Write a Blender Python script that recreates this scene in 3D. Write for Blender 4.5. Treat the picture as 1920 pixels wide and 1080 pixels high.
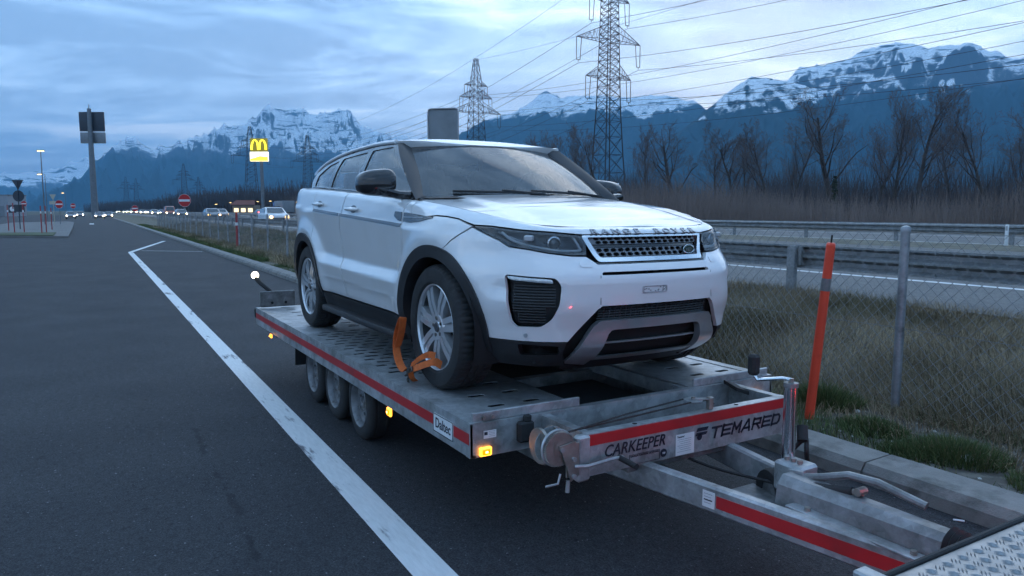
import bpy, bmesh, math, random
import numpy as np
from mathutils import Vector, Matrix
from mathutils.geometry import delaunay_2d_cdt
PI = math.pi
random.seed(7); rng = np.random.default_rng(7)
for o in list(bpy.data.objects): bpy.data.objects.remove(o, do_unlink=True)
scene = bpy.context.scene; col = scene.collection
# ------------------------------------------------------------------ camera (phone held at eye height beside the tow vehicle)
cd = bpy.data.cameras.new('camera'); cam = bpy.data.objects.new('camera', cd); col.objects.link(cam)
cd.sensor_width = 36.0; cd.lens = 1373.9*36/1920; cd.clip_start = .05; cd.clip_end = 60000
_yaw, _pitch, _roll = .5330, .1047, .0009
_fw = Vector((-math.cos(_yaw)*math.cos(_pitch), math.sin(_yaw)*math.cos(_pitch), -math.sin(_pitch)))
_r = _fw.cross(Vector((0, 0, 1))).normalized(); _u = _r.cross(_fw)
_r2 = math.cos(_roll)*_r+math.sin(_roll)*_u; _u2 = -math.sin(_roll)*_r+math.cos(_roll)*_u
cam.matrix_world = Matrix(((_r2.x, _u2.x, -_fw.x, 3.7925), (_r2.y, _u2.y, -_fw.y, -2.6367), (_r2.z, _u2.z, -_fw.z, 1.6834), (0, 0, 0, 1)))
scene.camera = cam
# ------------------------------------------------------------------ sky: dusk, broken stratus over a low sun behind the ranges
SUN_AZ = math.atan2(.747, -.665); SUN_EL = math.radians(13)
w = bpy.data.worlds.new('World'); scene.world = w; w.use_nodes = True
nt = w.node_tree; nt.nodes.clear(); N = nt.nodes.new; Lk = nt.links.new
def _math(op, a=None, b=None, clamp=False):
    n = N('ShaderNodeMath'); n.operation = op; n.use_clamp = clamp
    for i, v in enumerate((a, b)):
        if v is None: continue
        if isinstance(v, (int, float)): n.inputs[i].default_value = v
        else: Lk(v, n.inputs[i])
    return n.outputs[0]
w.cycles.sampling_method = 'MANUAL'; w.cycles.sample_map_resolution = 256
wout = N('ShaderNodeOutputWorld'); bg = N('ShaderNodeBackground'); Lk(bg.outputs[0], wout.inputs[0])
sky = N('ShaderNodeTexSky'); sky.sky_type = 'NISHITA'; sky.sun_disc = False; sky.sun_elevation = SUN_EL; sky.sun_rotation = PI/2-SUN_AZ
sky.air_density = 1.3; sky.dust_density = 1.0; sky.ozone_density = 3.0
tc = N('ShaderNodeTexCoord'); sep = N('ShaderNodeSeparateXYZ'); Lk(tc.outputs['Generated'], sep.inputs[0])
zc = _math('MAXIMUM', sep.outputs[2], 0.0); den = _math('ADD', zc, .10)
px = _math('DIVIDE', sep.outputs[0], den); py = _math('DIVIDE', sep.outputs[1], den)
# cloud streets run roughly across the view: stretch the field
vx = _math('ADD', _math('MULTIPLY', px, .80), _math('MULTIPLY', py, -.45)); vy = _math('ADD', _math('MULTIPLY', px, .30), _math('MULTIPLY', py, .62))
comb = N('ShaderNodeCombineXYZ'); Lk(vx, comb.inputs[0]); Lk(_math('MULTIPLY', vy, .72), comb.inputs[1])
n1 = N('ShaderNodeTexNoise'); n1.inputs['Scale'].default_value = .55; n1.inputs['Detail'].default_value = 9; n1.inputs['Roughness'].default_value = .56; n1.inputs['Distortion'].default_value = 1.1
Lk(comb.outputs[0], n1.inputs['Vector'])
n2 = N('ShaderNodeTexNoise'); n2.inputs['Scale'].default_value = 2.3; n2.inputs['Detail'].default_value = 7; n2.inputs['Roughness'].default_value = .6; n2.inputs['Distortion'].default_value = 1.3
Lk(comb.outputs[0], n2.inputs['Vector'])
cl = _math('ADD', _math('MULTIPLY', n1.outputs[0], .62), _math('MULTIPLY', n2.outputs[0], .38))
ramp = N('ShaderNodeValToRGB'); Lk(cl, ramp.inputs[0]); e = ramp.color_ramp
e.elements[0].position = .425; e.elements[0].color = (.130, .225, .375, 1)
e.elements[1].position = .605; e.elements[1].color = (.66, .77, .91, 1)
for pos, c_ in ((.475, (.21, .345, .54, 1)), (.52, (.295, .455, .67, 1)), (.56, (.44, .59, .775, 1))):
    k = e.elements.new(pos); k.color = c_
# paler towards the horizon (thin cloud edge, valley air), most where the sun went down
hz = _math('POWER', _math('SUBTRACT', 1.0, _math('MINIMUM', _math('MULTIPLY', zc, 2.6), 1.0)), 2.2)
dotn = N('ShaderNodeVectorMath'); dotn.operation = 'DOT_PRODUCT'; Lk(tc.outputs['Generated'], dotn.inputs[0]); dotn.inputs[1].default_value = (math.cos(SUN_AZ), math.sin(SUN_AZ), .12)
glow = _math('POWER', _math('MAXIMUM', dotn.outputs['Value'], 0.0), 5.0)
hf = _math('MULTIPLY', hz, _math('ADD', .26, _math('MULTIPLY', glow, .58)), clamp=True)
mxh = N('ShaderNodeMixRGB'); Lk(hf, mxh.inputs[0]); Lk(ramp.outputs[0], mxh.inputs[1]); mxh.inputs[2].default_value = (.66, .67, .69, 1)
skm = N('ShaderNodeMixRGB'); skm.blend_type = 'MULTIPLY'; skm.inputs[0].default_value = 1; Lk(sky.outputs[0], skm.inputs[1]); skm.inputs[2].default_value = (.07, .07, .07, 1)
mxs = N('ShaderNodeMixRGB'); mxs.inputs[0].default_value = .86; Lk(skm.outputs[0], mxs.inputs[1]); Lk(mxh.outputs[0], mxs.inputs[2])
Lk(mxs.outputs[0], bg.inputs[0]); bg.inputs[1].default_value = 1.04
# ------------------------------------------------------------------ weak, very soft sun through the cloud
sl = bpy.data.lights.new('sun', 'SUN'); sun = bpy.data.objects.new('sun', sl); col.objects.link(sun)
sl.energy = .15; sl.angle = math.radians(75); sl.color = (1, .92, .84)
sun.rotation_euler = Vector((-math.cos(SUN_AZ)*math.cos(SUN_EL), -math.sin(SUN_AZ)*math.cos(SUN_EL), -math.sin(SUN_EL))).to_track_quat('-Z', 'Y').to_euler()
vs = scene.view_settings; vs.view_transform = 'Standard'; vs.look = 'None'; vs.exposure = 1.52; vs.gamma = 1; vs.use_curve_mapping = False
cy = scene.cycles; cy.use_denoising = True; cy.denoiser = 'OPENIMAGEDENOISE'
cy.max_bounces = 6; cy.diffuse_bounces = 3; cy.glossy_bounces = 3; cy.transmission_bounces = 4; cy.transparent_max_bounces = 12; cy.volume_bounces = 0; cy.use_adaptive_sampling = True; cy.adaptive_threshold = .03; cy.caustics_reflective = False; cy.caustics_refractive = False
cy.sample_clamp_indirect = 4.0
# ------------------------------------------------------------------ helpers
H = .66                       # height of the trailer deck
def empty(name, loc=(0, 0, 0), rz=0.0, parent=None):
    o = bpy.data.objects.new(name, None); o.empty_display_size = .1; o.location = loc; o.rotation_euler = (0, 0, rz); o.parent = parent; col.objects.link(o); return o
def tag(o, label=None, cat=None, group=None, kind=None):
    if label: o['label'] = label
    if cat: o['category'] = cat
    if group: o['group'] = group
    if kind: o['kind'] = kind
    return o
def thing(name, label, cat, loc=(0, 0, 0), rz=0.0, group=None): return tag(empty(name, loc, rz), label, cat, group)
def mesh_obj(name, V, F, mat, parent=None, smooth=None, loops=None, loc=None, mats=None, midx=None):
    me = bpy.data.meshes.new(name)
    V = np.asarray(V, dtype=np.float32).reshape(-1, 3)
    if isinstance(F, np.ndarray):
        k = F.shape[1]; n = F.shape[0]
        me.vertices.add(len(V)); me.vertices.foreach_set('co', V.ravel())
        me.loops.add(n*k); me.loops.foreach_set('vertex_index', F.astype(np.int32).ravel())
        me.polygons.add(n); me.polygons.foreach_set('loop_start', np.arange(0, n*k, k, dtype=np.int32))
        me.update(calc_edges=True)
    else:
        me.from_pydata([tuple(map(float, v)) for v in V], [], [tuple(int(i) for i in f) for f in F]); me.update()
    for m in (mats or [mat]): me.materials.append(m)
    if midx is not None: me.polygons.foreach_set('material_index', np.asarray(midx, np.int32))
    if loops is not None:
        me.polygons.foreach_set('use_smooth', np.ones(len(me.polygons), bool)); me.normals_split_custom_set([tuple(map(float, v)) for v in loops])
    elif smooth is not None:
        me.polygons.foreach_set('use_smooth', np.ones(len(me.polygons), bool)); me.set_sharp_from_angle(angle=math.radians(smooth))
    o = bpy.data.objects.new(name, me); col.objects.link(o); o.parent = parent
    if loc is not None: o.location = loc
    return o
def copy_tree(o, parent=None):
    c = o.copy(); col.objects.link(c); c.parent = parent
    for ch in list(o.children): copy_tree(ch, c)
    return c
class MB:
    """collects solids, then links them as ONE mesh object"""
    def __init__(s): s.V = []; s.F = []
    def add(s, V, F):
        b = len(s.V); s.V.extend([tuple(v) for v in V]); s.F.extend([tuple(i+b for i in f) for f in F]); return s
    def box(s, c, d, rot=None, bev=0.0):
        bm = bmesh.new(); bmesh.ops.create_cube(bm, size=1); bmesh.ops.scale(bm, vec=d, verts=bm.verts)
        if bev > 0: bmesh.ops.bevel(bm, geom=bm.edges[:], offset=bev, segments=2 if bev > .012 else 1, profile=.6, affect='EDGES')
        R = rot.to_matrix() if hasattr(rot, 'to_matrix') else (rot if rot is not None else Matrix.Identity(3))
        bm.verts.ensure_lookup_table(); V = [R@v.co+Vector(c) for v in bm.verts]; F = [[v.index for v in f.verts] for f in bm.faces]; bm.free(); return s.add(V, F)
    def bar(s, p0, p1, w, h, up=(0, 0, 1), bev=0.0):
        p0, p1 = Vector(p0), Vector(p1); d = p1-p0; L = d.length; x = d/L; z = Vector(up); z = (z-x*z.dot(x)).normalized(); y = z.cross(x)
        return s.box((p0+p1)/2, (L, w, h), Matrix((x, y, z)).transposed(), bev)
    def cyl(s, p0, p1, r, r1=None, n=14, cap=True):
        p0, p1 = Vector(p0), Vector(p1); r1 = r if r1 is None else r1; d = (p1-p0).normalized(); a = d.orthogonal().normalized(); b = d.cross(a); V = []; F = []
        for P, R in ((p0, r), (p1, r1)):
            for i in range(n): t = 2*PI*i/n; V.append(P+(a*math.cos(t)+b*math.sin(t))*R)
        for i in range(n): j = (i+1) % n; F.append((i, j, n+j, n+i))
        if cap: F.append(tuple(range(n))[::-1]); F.append(tuple(range(n, 2*n)))
        return s.add(V, F)
    def tube(s, pts, r, n=8, cap=True):
        pts = [Vector(p) for p in pts]; rs = r if isinstance(r, (list, tuple)) else [r]*len(pts); V = []; F = []
        a = None
        for i, P in enumerate(pts):
            d = (pts[min(i+1, len(pts)-1)]-pts[max(i-1, 0)]).normalized()
            a = d.orthogonal().normalized() if a is None else (a-d*a.dot(d)).normalized()
            b = d.cross(a)
            for k in range(n): t = 2*PI*k/n; V.append(P+(a*math.cos(t)+b*math.sin(t))*rs[i])
        for i in range(len(pts)-1):
            for k in range(n): j = (k+1) % n; F.append((i*n+k, i*n+j, (i+1)*n+j, (i+1)*n+k))
        if cap: F.append(tuple(range(n))[::-1]); F.append(tuple(range((len(pts)-1)*n, len(pts)*n)))
        return s.add(V, F)
    def lathe(s, prof, o=(0, 0, 0), axis=(0, 1, 0), n=32, closed=False):
        o = Vector(o); d = Vector(axis).normalized(); a = Vector((0, 0, 1)) if abs(d.z) < .9 else Vector((1, 0, 0)); a = (a-d*a.dot(d)).normalized(); b = d.cross(a); V = []; F = []; m = len(prof)
        for i in range(n):
            t = 2*PI*i/n; e_ = a*math.cos(t)+b*math.sin(t)
            for (r, h) in prof: V.append(o+e_*r+d*h)
        for i in range(n):
            j = (i+1) % n
            for k in range(m-1 if not closed else m): q = (k+1) % m; F.append((i*m+k, j*m+k, j*m+q, i*m+q))
        return s.add(V, F)
    def prism(s, poly, vec):
        n = len(poly); P = [Vector(p) for p in poly]; v = Vector(vec)
        return s.add(P+[p+v for p in P], [tuple(range(n))[::-1], tuple(range(n, 2*n))]+[(i, (i+1) % n, n+(i+1) % n, n+i) for i in range(n)])
    def ribbon(s, pts, wv, th=.002):
        """flat band along pts, wv = width vector per point"""
        P = [Vector(p) for p in pts]; W = [Vector(x) for x in wv] if isinstance(wv[0], (tuple, list, Vector)) else [Vector(wv)]*len(P); V = []; F = []
        for i, p in enumerate(P):
            d = (P[min(i+1, len(P)-1)]-P[max(i-1, 0)]).normalized(); nn = d.cross(W[i]).normalized()*th/2
            V += [p-W[i]/2-nn, p+W[i]/2-nn, p+W[i]/2+nn, p-W[i]/2+nn]
        for i in range(len(P)-1):
            for k in range(4): F.append((4*i+k, 4*i+(k+1) % 4, 4*i+4+(k+1) % 4, 4*i+4+k))
        F += [(3, 2, 1, 0), tuple(4*(len(P)-1)+k for k in range(4))]
        return s.add(V, F)
    def obj(s, name, mat, parent=None, smooth=35, loc=None, kind=None):
        bm = bmesh.new(); vs_ = [bm.verts.new(v) for v in s.V]
        for f in s.F:
            try: bm.faces.new([vs_[i] for i in f])
            except ValueError: pass
        bmesh.ops.recalc_face_normals(bm, faces=bm.faces[:])
        me = bpy.data.meshes.new(name); bm.to_mesh(me); bm.free(); me.materials.append(mat)
        if smooth: me.polygons.foreach_set('use_smooth', np.ones(len(me.polygons), bool)); me.set_sharp_from_angle(angle=math.radians(smooth))
        o = bpy.data.objects.new(name, me); col.objects.link(o); o.parent = parent
        if loc is not None: o.location = loc
        if kind: o['kind'] = kind
        return o
def text(name, body, size, origin, xd, yd, mat, parent=None, ext=.0015, shear=0.0, bold=0.0, sx=1.0, align='LEFT', spacing=1.0):
    c = bpy.data.curves.new(name, 'FONT'); c.body = body; c.size = size; c.extrude = ext; c.shear = shear; c.offset = bold; c.align_x = align; c.space_character = spacing; c.space_line = .8; c.resolution_u = 3
    tmp = bpy.data.objects.new('tmp', c); me = bpy.data.meshes.new_from_object(tmp); bpy.data.objects.remove(tmp); bpy.data.curves.remove(c); me.name = name; me.materials.clear(); me.materials.append(mat); o = bpy.data.objects.new(name, me); col.objects.link(o); o.parent = parent
    x = Vector(xd).normalized(); y = Vector(yd); y = (y-x*y.dot(x)).normalized(); z = x.cross(y)
    o.matrix_basis = Matrix.Translation(Vector(origin))@Matrix((x, y, z)).transposed().to_4x4()@Matrix.Diagonal((sx, 1, 1, 1)); return o
def fit(o, width):
    x = [v.co.x for v in o.data.vertices]; k = width/(max(x)-min(x)); o.matrix_basis = o.matrix_basis@Matrix.Diagonal((k, 1, 1, 1)); return o
# ---- materials
_M = {}
def M(name, c=(.5, .5, .5), rough=.5, metal=0.0, var=.0, vs=6.0, bump=0.0, bs=60.0, spec=.5, coat=0.0, rvar=0.0, emit=None, es=0.0, c2=None, c2s=3.0, c2lo=.5, c2hi=.62, detail=6.0, aniso=(1, 1, 1)):
    """procedural principled: base colour broken by noise (var), second colour in blotches (c2), noise roughness and bump"""
    if name in _M: return _M[name]
    m = bpy.data.materials.new(name); m.use_nodes = True; t = m.node_tree; b = t.nodes['Principled BSDF']; L = t.links.new
    b.inputs['Base Color'].default_value = (*c, 1); b.inputs['Roughness'].default_value = rough; b.inputs['Metallic'].default_value = metal; b.inputs['Specular IOR Level'].default_value = spec
    if coat: b.inputs['Coat Weight'].default_value = coat; b.inputs['Coat Roughness'].default_value = .03
    if emit: b.inputs['Emission Color'].default_value = (*emit, 1); b.inputs['Emission Strength'].default_value = es
    tcn = t.nodes.new('ShaderNodeTexCoord'); mp = t.nodes.new('ShaderNodeMapping'); mp.inputs['Scale'].default_value = aniso; L(tcn.outputs['Object'], mp.inputs[0])
    cur = None
    def noise(sc, det=detail, ro=.6):
        n = t.nodes.new('ShaderNodeTexNoise'); n.inputs['Scale'].default_value = sc; n.inputs['Detail'].default_value = det; n.inputs['Roughness'].default_value = ro; L(mp.outputs[0], n.inputs['Vector']); return n.outputs[0]
    if var > 0:
        r = t.nodes.new('ShaderNodeValToRGB'); L(noise(vs), r.inputs[0]); r.color_ramp.elements[0].position = .3; r.color_ramp.elements[1].position = .7
        r.color_ramp.elements[0].color = (*[x*(1-var) for x in c], 1); r.color_ramp.elements[1].color = (*[min(1, x*(1+var)) for x in c], 1); cur = r.outputs[0]
    if c2 is not None:
        r = t.nodes.new('ShaderNodeValToRGB'); L(noise(c2s), r.inputs[0]); r.color_ramp.elements[0].position = c2lo; r.color_ramp.elements[1].position = c2hi
        r.color_ramp.elements[0].color = (0, 0, 0, 1); r.color_ramp.elements[1].color = (1, 1, 1, 1)
        mx = t.nodes.new('ShaderNodeMixRGB'); L(r.outputs[0], mx.inputs[0]); mx.inputs[2].default_value = (*c2, 1)
        if cur is not None: L(cur, mx.inputs[1])
        else: mx.inputs[1].default_value = (*c, 1)
        cur = mx.outputs[0]
    if cur is not None: L(cur, b.inputs['Base Color'])
    if rvar > 0:
        mr = t.nodes.new('ShaderNodeMapRange'); L(noise(vs*1.7), mr.inputs[0]); mr.inputs[1].default_value = .3; mr.inputs[2].default_value = .7; mr.inputs[3].default_value = max(.02, rough-rvar); mr.inputs[4].default_value = min(1, rough+rvar); L(mr.outputs[0], b.inputs['Roughness'])
    if bump > 0:
        bp = t.nodes.new('ShaderNodeBump'); bp.inputs['Strength'].default_value = bump; bp.inputs['Distance'].default_value = .01; L(noise(bs, 4), bp.inputs['Height']); L(bp.outputs[0], b.inputs['Normal'])
    _M[name] = m; return m
def glass(name, tint=(.25, .28, .30), ior=1.7, dust=.06, dustc=(.5, .53, .55), rough=.015):
    if name in _M: return _M[name]
    m = bpy.data.materials.new(name); m.use_nodes = True; t = m.node_tree; t.nodes.clear(); Nn = t.nodes.new; L = t.links.new
    out = Nn('ShaderNodeOutputMaterial'); tr = Nn('ShaderNodeBsdfTransparent'); tr.inputs[0].default_value = (*tint, 1); gl = Nn('ShaderNodeBsdfGlossy'); gl.inputs['Roughness'].default_value = rough; gl.inputs[0].default_value = (1, 1, 1, 1)
    fr = Nn('ShaderNodeFresnel'); fr.inputs[0].default_value = ior; mx = Nn('ShaderNodeMixShader'); L(fr.outputs[0], mx.inputs[0]); L(tr.outputs[0], mx.inputs[1]); L(gl.outputs[0], mx.inputs[2])
    df = Nn('ShaderNodeBsdfDiffuse'); df.inputs[0].default_value = (*dustc, 1); mx2 = Nn('ShaderNodeMixShader')
    nz = Nn('ShaderNodeTexNoise'); nz.inputs['Scale'].default_value = 3; nz.inputs['Detail'].default_value = 6; mr = Nn('ShaderNodeMapRange'); L(nz.outputs[0], mr.inputs[0]); mr.inputs[1].default_value = .3; mr.inputs[2].default_value = .75; mr.inputs[3].default_value = dust*.5; mr.inputs[4].default_value = dust*1.5
    L(mr.outputs[0], mx2.inputs[0]); L(mx.outputs[0], mx2.inputs[1]); L(df.outputs[0], mx2.inputs[2]); L(mx2.outputs[0], out.inputs[0]); _M[name] = m; return m
def emitm(name, c, s): return M(name, tuple(x*.6 for x in c), .3, emit=c, es=s)
# ---- cut panels: polygon with holes, triangulated in a surface's own (u, v) plane and carried onto the surface
def pip(poly, P):
    x, y = P[:, 0], P[:, 1]; ins = np.zeros(len(P), bool); n = len(poly)
    for i in range(n):
        x0, y0 = poly[i]; x1, y1 = poly[(i+1) % n]
        if y0 == y1: continue
        c_ = ((y0 > y) != (y1 > y)) & (x < (x1-x0)*(y-y0)/(y1-y0)+x0); ins ^= c_
    return ins
def resample(poly, step):
    out = []
    for i in range(len(poly)):
        a = np.array(poly[i], float); b = np.array(poly[(i+1) % len(poly)], float); n = max(1, int(math.ceil(np.linalg.norm(b-a)/step)))
        for k in range(n): out.append(a+(b-a)*k/n)
    return np.array(out)
def rounded(poly, r, n=4):
    out = []; m = len(poly)
    for i in range(m):
        p0, p, p1 = (np.array(poly[(i+d) % m], float) for d in (-1, 0, 1)); a = p0-p; b = p1-p; la, lb = np.linalg.norm(a), np.linalg.norm(b); q = min(r, la*.45, lb*.45)
        A = p+a/la*q; B = p+b/lb*q
        for t in np.linspace(0, 1, n+1): out.append(tuple((1-t)**2*A+2*t*(1-t)*p+t*t*B))
    return out
def panel_data(outer, holes, f, step, thick=.015):
    """f(u, v, inset) -> points. Returns V, F(tri), loop normals; edges folded inwards by `thick`"""
    loops = [resample(outer, step)]+[resample(h, step*.8) for h in holes]
    lo = loops[0].min(0); hi = loops[0].max(0)
    gx, gy = np.meshgrid(np.arange(lo[0]+step*.5, hi[0], step), np.arange(lo[1]+step*.5, hi[1], step), indexing='ij')
    G = np.stack([gx.ravel(), gy.ravel()], -1); G = G+((np.arange(len(G)) % 2)*.13*step)[:, None]*np.array([0, 1.])
    k = pip(loops[0], G)
    for h in loops[1:]: k &= ~pip(h, G)
    G = G[k]
    if len(G):
        B = np.vstack(loops); d = np.full(len(G), 9e9)
        for i in range(0, len(B), 64): d = np.minimum(d, np.min(np.linalg.norm(G[:, None]-B[None, i:i+64], axis=2), axis=1))
        G = G[d > step*.45]
    pts = [Vector(v) for v in np.vstack(loops+([G] if len(G) else []))]; edges = []; b = 0
    for l in loops:
        edges += [(b+i, b+(i+1) % len(l)) for i in range(len(l))]; b += len(l)
    vv, _, ff, _, _, _ = delaunay_2d_cdt(pts, edges, [], 0, 1e-7)
    UV = np.array([tuple(v) for v in vv]); T = np.array([f_ for f_ in ff if len(f_) == 3])
    cen = UV[T].mean(1); k = pip(loops[0], cen)
    for h in loops[1:]: k &= ~pip(h, cen)
    T = T[k]
    P = f(UV[:, 0], UV[:, 1], 0.0); e_ = 1.5e-3
    du = f(UV[:, 0]+e_, UV[:, 1], 0.0)-f(UV[:, 0]-e_, UV[:, 1], 0.0); dv = f(UV[:, 0], UV[:, 1]+e_, 0.0)-f(UV[:, 0], UV[:, 1]-e_, 0.0)
    n = np.cross(du, dv); n /= np.linalg.norm(n, axis=1)[:, None]+1e-12
    out = P-f(UV[:, 0], UV[:, 1], .01); s_ = np.sign((n*out).sum(1)); s_[s_ == 0] = 1; n = n*s_[:, None]
    fn = np.cross(P[T[:, 1]]-P[T[:, 0]], P[T[:, 2]]-P[T[:, 0]]); fl = (fn*n[T].mean(1)).sum(1) < 0; T[fl] = T[fl][:, ::-1]
    F = [tuple(t) for t in T]; LN = [n[i] for t in T for i in t]; V = [tuple(p) for p in P]
    if thick:
        for l in loops:
            a = f(l[:, 0], l[:, 1], 0.0); c_ = f(l[:, 0], l[:, 1], thick); m = len(l); b = len(V)
            V += [tuple(p) for p in a]+[tuple(p) for p in c_]
            for i in range(m):
                j = (i+1) % m; q = (b+i, b+j, b+m+j, b+m+i); nn = np.cross(a[j]-a[i], c_[i]-a[i]); nn /= np.linalg.norm(nn)+1e-12
                F += [(q[0], q[1], q[2]), (q[0], q[2], q[3])]; LN += [nn]*6
    return V, F, LN
def flipy(D): V, F, LN = D; return [(x, -y, z) for x, y, z in V], [f[::-1] for f in F], [n*np.array([1, -1, 1]) for t in range(0, len(LN), 3) for n in (LN[t+2], LN[t+1], LN[t])]
def joind(*Ds):
    V, F, LN = [], [], []
    for v, f, l in Ds: b = len(V); V += v; F += [tuple(i+b for i in t) for t in f]; LN += l
    return V, F, LN
def dobj(name, D, mat, parent=None): return mesh_obj(name, D[0], D[1], mat, parent, loops=D[2])
# ------------------------------------------------------------------ the setting
RS = -.014                                    # the kerb, bays and motorway run at a slight angle to the trailer
def ry(x, y0): return y0+RS*x
ZM = .53                                      # motorway level
def sheet(name, xs, ys, zf, mat, shear=True, kind='structure', nz=None):
    X, Y = np.meshgrid(xs, ys, indexing='ij'); Z = zf(X, Y) if callable(zf) else np.full_like(X, zf)
    V = np.stack([X, Y+(RS*X if shear else 0), Z], -1).reshape(-1, 3); a, b = len(xs), len(ys)
    i, j = np.meshgrid(np.arange(a-1), np.arange(b-1), indexing='ij'); i = i.ravel(); j = j.ravel()
    F = np.stack([i*b+j, (i+1)*b+j, (i+1)*b+j+1, i*b+j+1], -1)
    o = mesh_obj(name, V, F, mat, smooth=60); o['kind'] = kind; return o
def asphalt_mat(name, base, warm=1.0, streak=True):
    m = bpy.data.materials.new(name); m.use_nodes = True; t = m.node_tree; b = t.nodes['Principled BSDF']; Nn = t.nodes.new; L = t.links.new
    tcn = Nn('ShaderNodeTexCoord'); O = tcn.outputs['Object']
    def nz(sc, det=5, ro=.6, sca=(1, 1, 1)):
        mp = Nn('ShaderNodeMapping'); mp.inputs['Scale'].default_value = sca; L(O, mp.inputs[0]); n = Nn('ShaderNodeTexNoise'); n.inputs['Scale'].default_value = sc; n.inputs['Detail'].default_value = det; n.inputs['Roughness'].default_value = ro; L(mp.outputs[0], n.inputs['Vector']); return n.outputs[0]
    def ramp(x, a, b_, ca, cb):
        r = Nn('ShaderNodeValToRGB'); L(x, r.inputs[0]); r.color_ramp.elements[0].position = a; r.color_ramp.elements[1].position = b_; r.color_ramp.elements[0].color = (*ca, 1); r.color_ramp.elements[1].color = (*cb, 1); return r.outputs[0]
    def mul(a, c_, fac=1.0):
        x = Nn('ShaderNodeMixRGB'); x.blend_type = 'MULTIPLY'; x.inputs[0].default_value = fac; L(a, x.inputs[1]); L(c_, x.inputs[2]); return x.outputs[0]
    c0 = ramp(nz(85, 4, .75), .32, .70, [x*.22 for x in base], [x*2.0 for x in base])                 # aggregate
    c1 = mul(c0, ramp(nz(.8, 7, .65), .3, .7, (.84, .84, .86), (1.12, 1.12, 1.10)))       # lane-long wear, paler and darker
    c2 = mul(c1, ramp(nz(3.2, 8, .72), .29, .37, (.55, .55, .57), (1, 1, 1)))                          # oil and damp spots
    c2 = mul(c2, ramp(nz(22, 4, .7), .35, .65, (.72, .72, .73), (1.25, 1.25, 1.24)))
    c3 = mul(c2, ramp(nz(11, 5, .7), .30, .38, (.42, .42, .44), (1, 1, 1)))
    sp = Nn('ShaderNodeMixRGB'); L(ramp(nz(42, 2, .5), .70, .725, (0, 0, 0), (1, 1, 1)), sp.inputs[0]); L(c3, sp.inputs[1]); sp.inputs[2].default_value = (.20, .20, .20, 1)  # pale grit
    cur = sp.outputs[0]
    if streak:                                                                                        # a drip trail beside the bay line
        s = Nn('ShaderNodeSeparateXYZ'); L(O, s.inputs[0])
        wob = Nn('ShaderNodeMath'); wob.operation = 'MULTIPLY_ADD'; L(nz(.9, 3), wob.inputs[0]); wob.inputs[1].default_value = .22; wob.inputs[2].default_value = 1.85
        ad = Nn('ShaderNodeMath'); ad.operation = 'ADD'; L(s.outputs[1], ad.inputs[0]); L(wob.outputs[0], ad.inputs[1])
        ab = Nn('ShaderNodeMath'); ab.operation = 'ABSOLUTE'; L(ad.outputs[0], ab.inputs[0])
        gap = Nn('ShaderNodeMath'); gap.operation = 'MULTIPLY_ADD'; L(nz(4.5, 6, .7), gap.inputs[0]); gap.inputs[1].default_value = -.34; gap.inputs[2].default_value = .165; 
        lt = Nn('ShaderNodeMath'); lt.operation = 'SUBTRACT'; L(ab.outputs[0], lt.inputs[0]); L(gap.outputs[0], lt.inputs[1])
        
        xr = Nn('ShaderNodeMath'); xr.operation = 'MULTIPLY_ADD'; xr.use_clamp = True; L(s.outputs[0], xr.inputs[0]); xr.inputs[1].default_value = -.5; xr.inputs[2].default_value = -1.2
        l2 = Nn('ShaderNodeMath'); l2.operation = 'ADD'; L(lt.outputs[0], l2.inputs[0]); L(xr.outputs[0], l2.inputs[1]); cur = mul(cur, ramp(l2.outputs[0], 0.0, .02, (.50, .50, .53), (1, 1, 1)))
    L(cur, b.inputs['Base Color'])
    L(ramp(nz(1.1, 6), .3, .7, (.74,)*3, (.84,)*3), b.inputs['Roughness']); b.inputs['Specular IOR Level'].default_value = .30
    bp = Nn('ShaderNodeBump'); bp.inputs['Strength'].default_value = .8; bp.inputs['Distance'].default_value = .006; L(nz(150, 3, .7), bp.inputs['Height']); L(bp.outputs[0], b.inputs['Normal'])
    return m
mAS = asphalt_mat('asphalt', (.036, .0365, .040)); mAS2 = asphalt_mat('motorway asphalt', (.14, .135, .13), streak=False)
mGR = M('valley ground', (.06, .058, .04), .9, var=.4, vs=.05, bump=.3, bs=2)
mSO = M('soil', (.065, .058, .048), .95, var=.5, vs=3, bump=.9, bs=14, c2=(.13, .12, .10), c2s=9)
mDRY = M('dry bank soil', (.13, .115, .082), .95, var=.45, vs=2.2, bump=.9, bs=9)
mLINE = M('road paint', (.66, .66, .65), .62, var=.10, vs=14, bump=.3, bs=160, c2=(.13, .13, .14), c2s=2.4, c2lo=.575, c2hi=.64, aniso=(.55, 3.2, 1))
mCON = M('kerb concrete', (.215, .205, .19), .85, var=.22, vs=4, bump=.5, bs=90, c2=(.12, .115, .105), c2s=5, c2lo=.50, c2hi=.68)
sheet('ground', np.array([-30000, -8000, -1200, 1200, 8000, 30000.]), np.array([-30000, -8000, -1200, 1200, 8000, 30000.]), -.06, mGR, shear=False)
sheet('parking_lot', np.array([-330, -120, -60, -30, -10, 0, 10, 60.]), np.array([-70, -30, -10, -3, 1.62]), 0.0, mAS)
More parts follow.
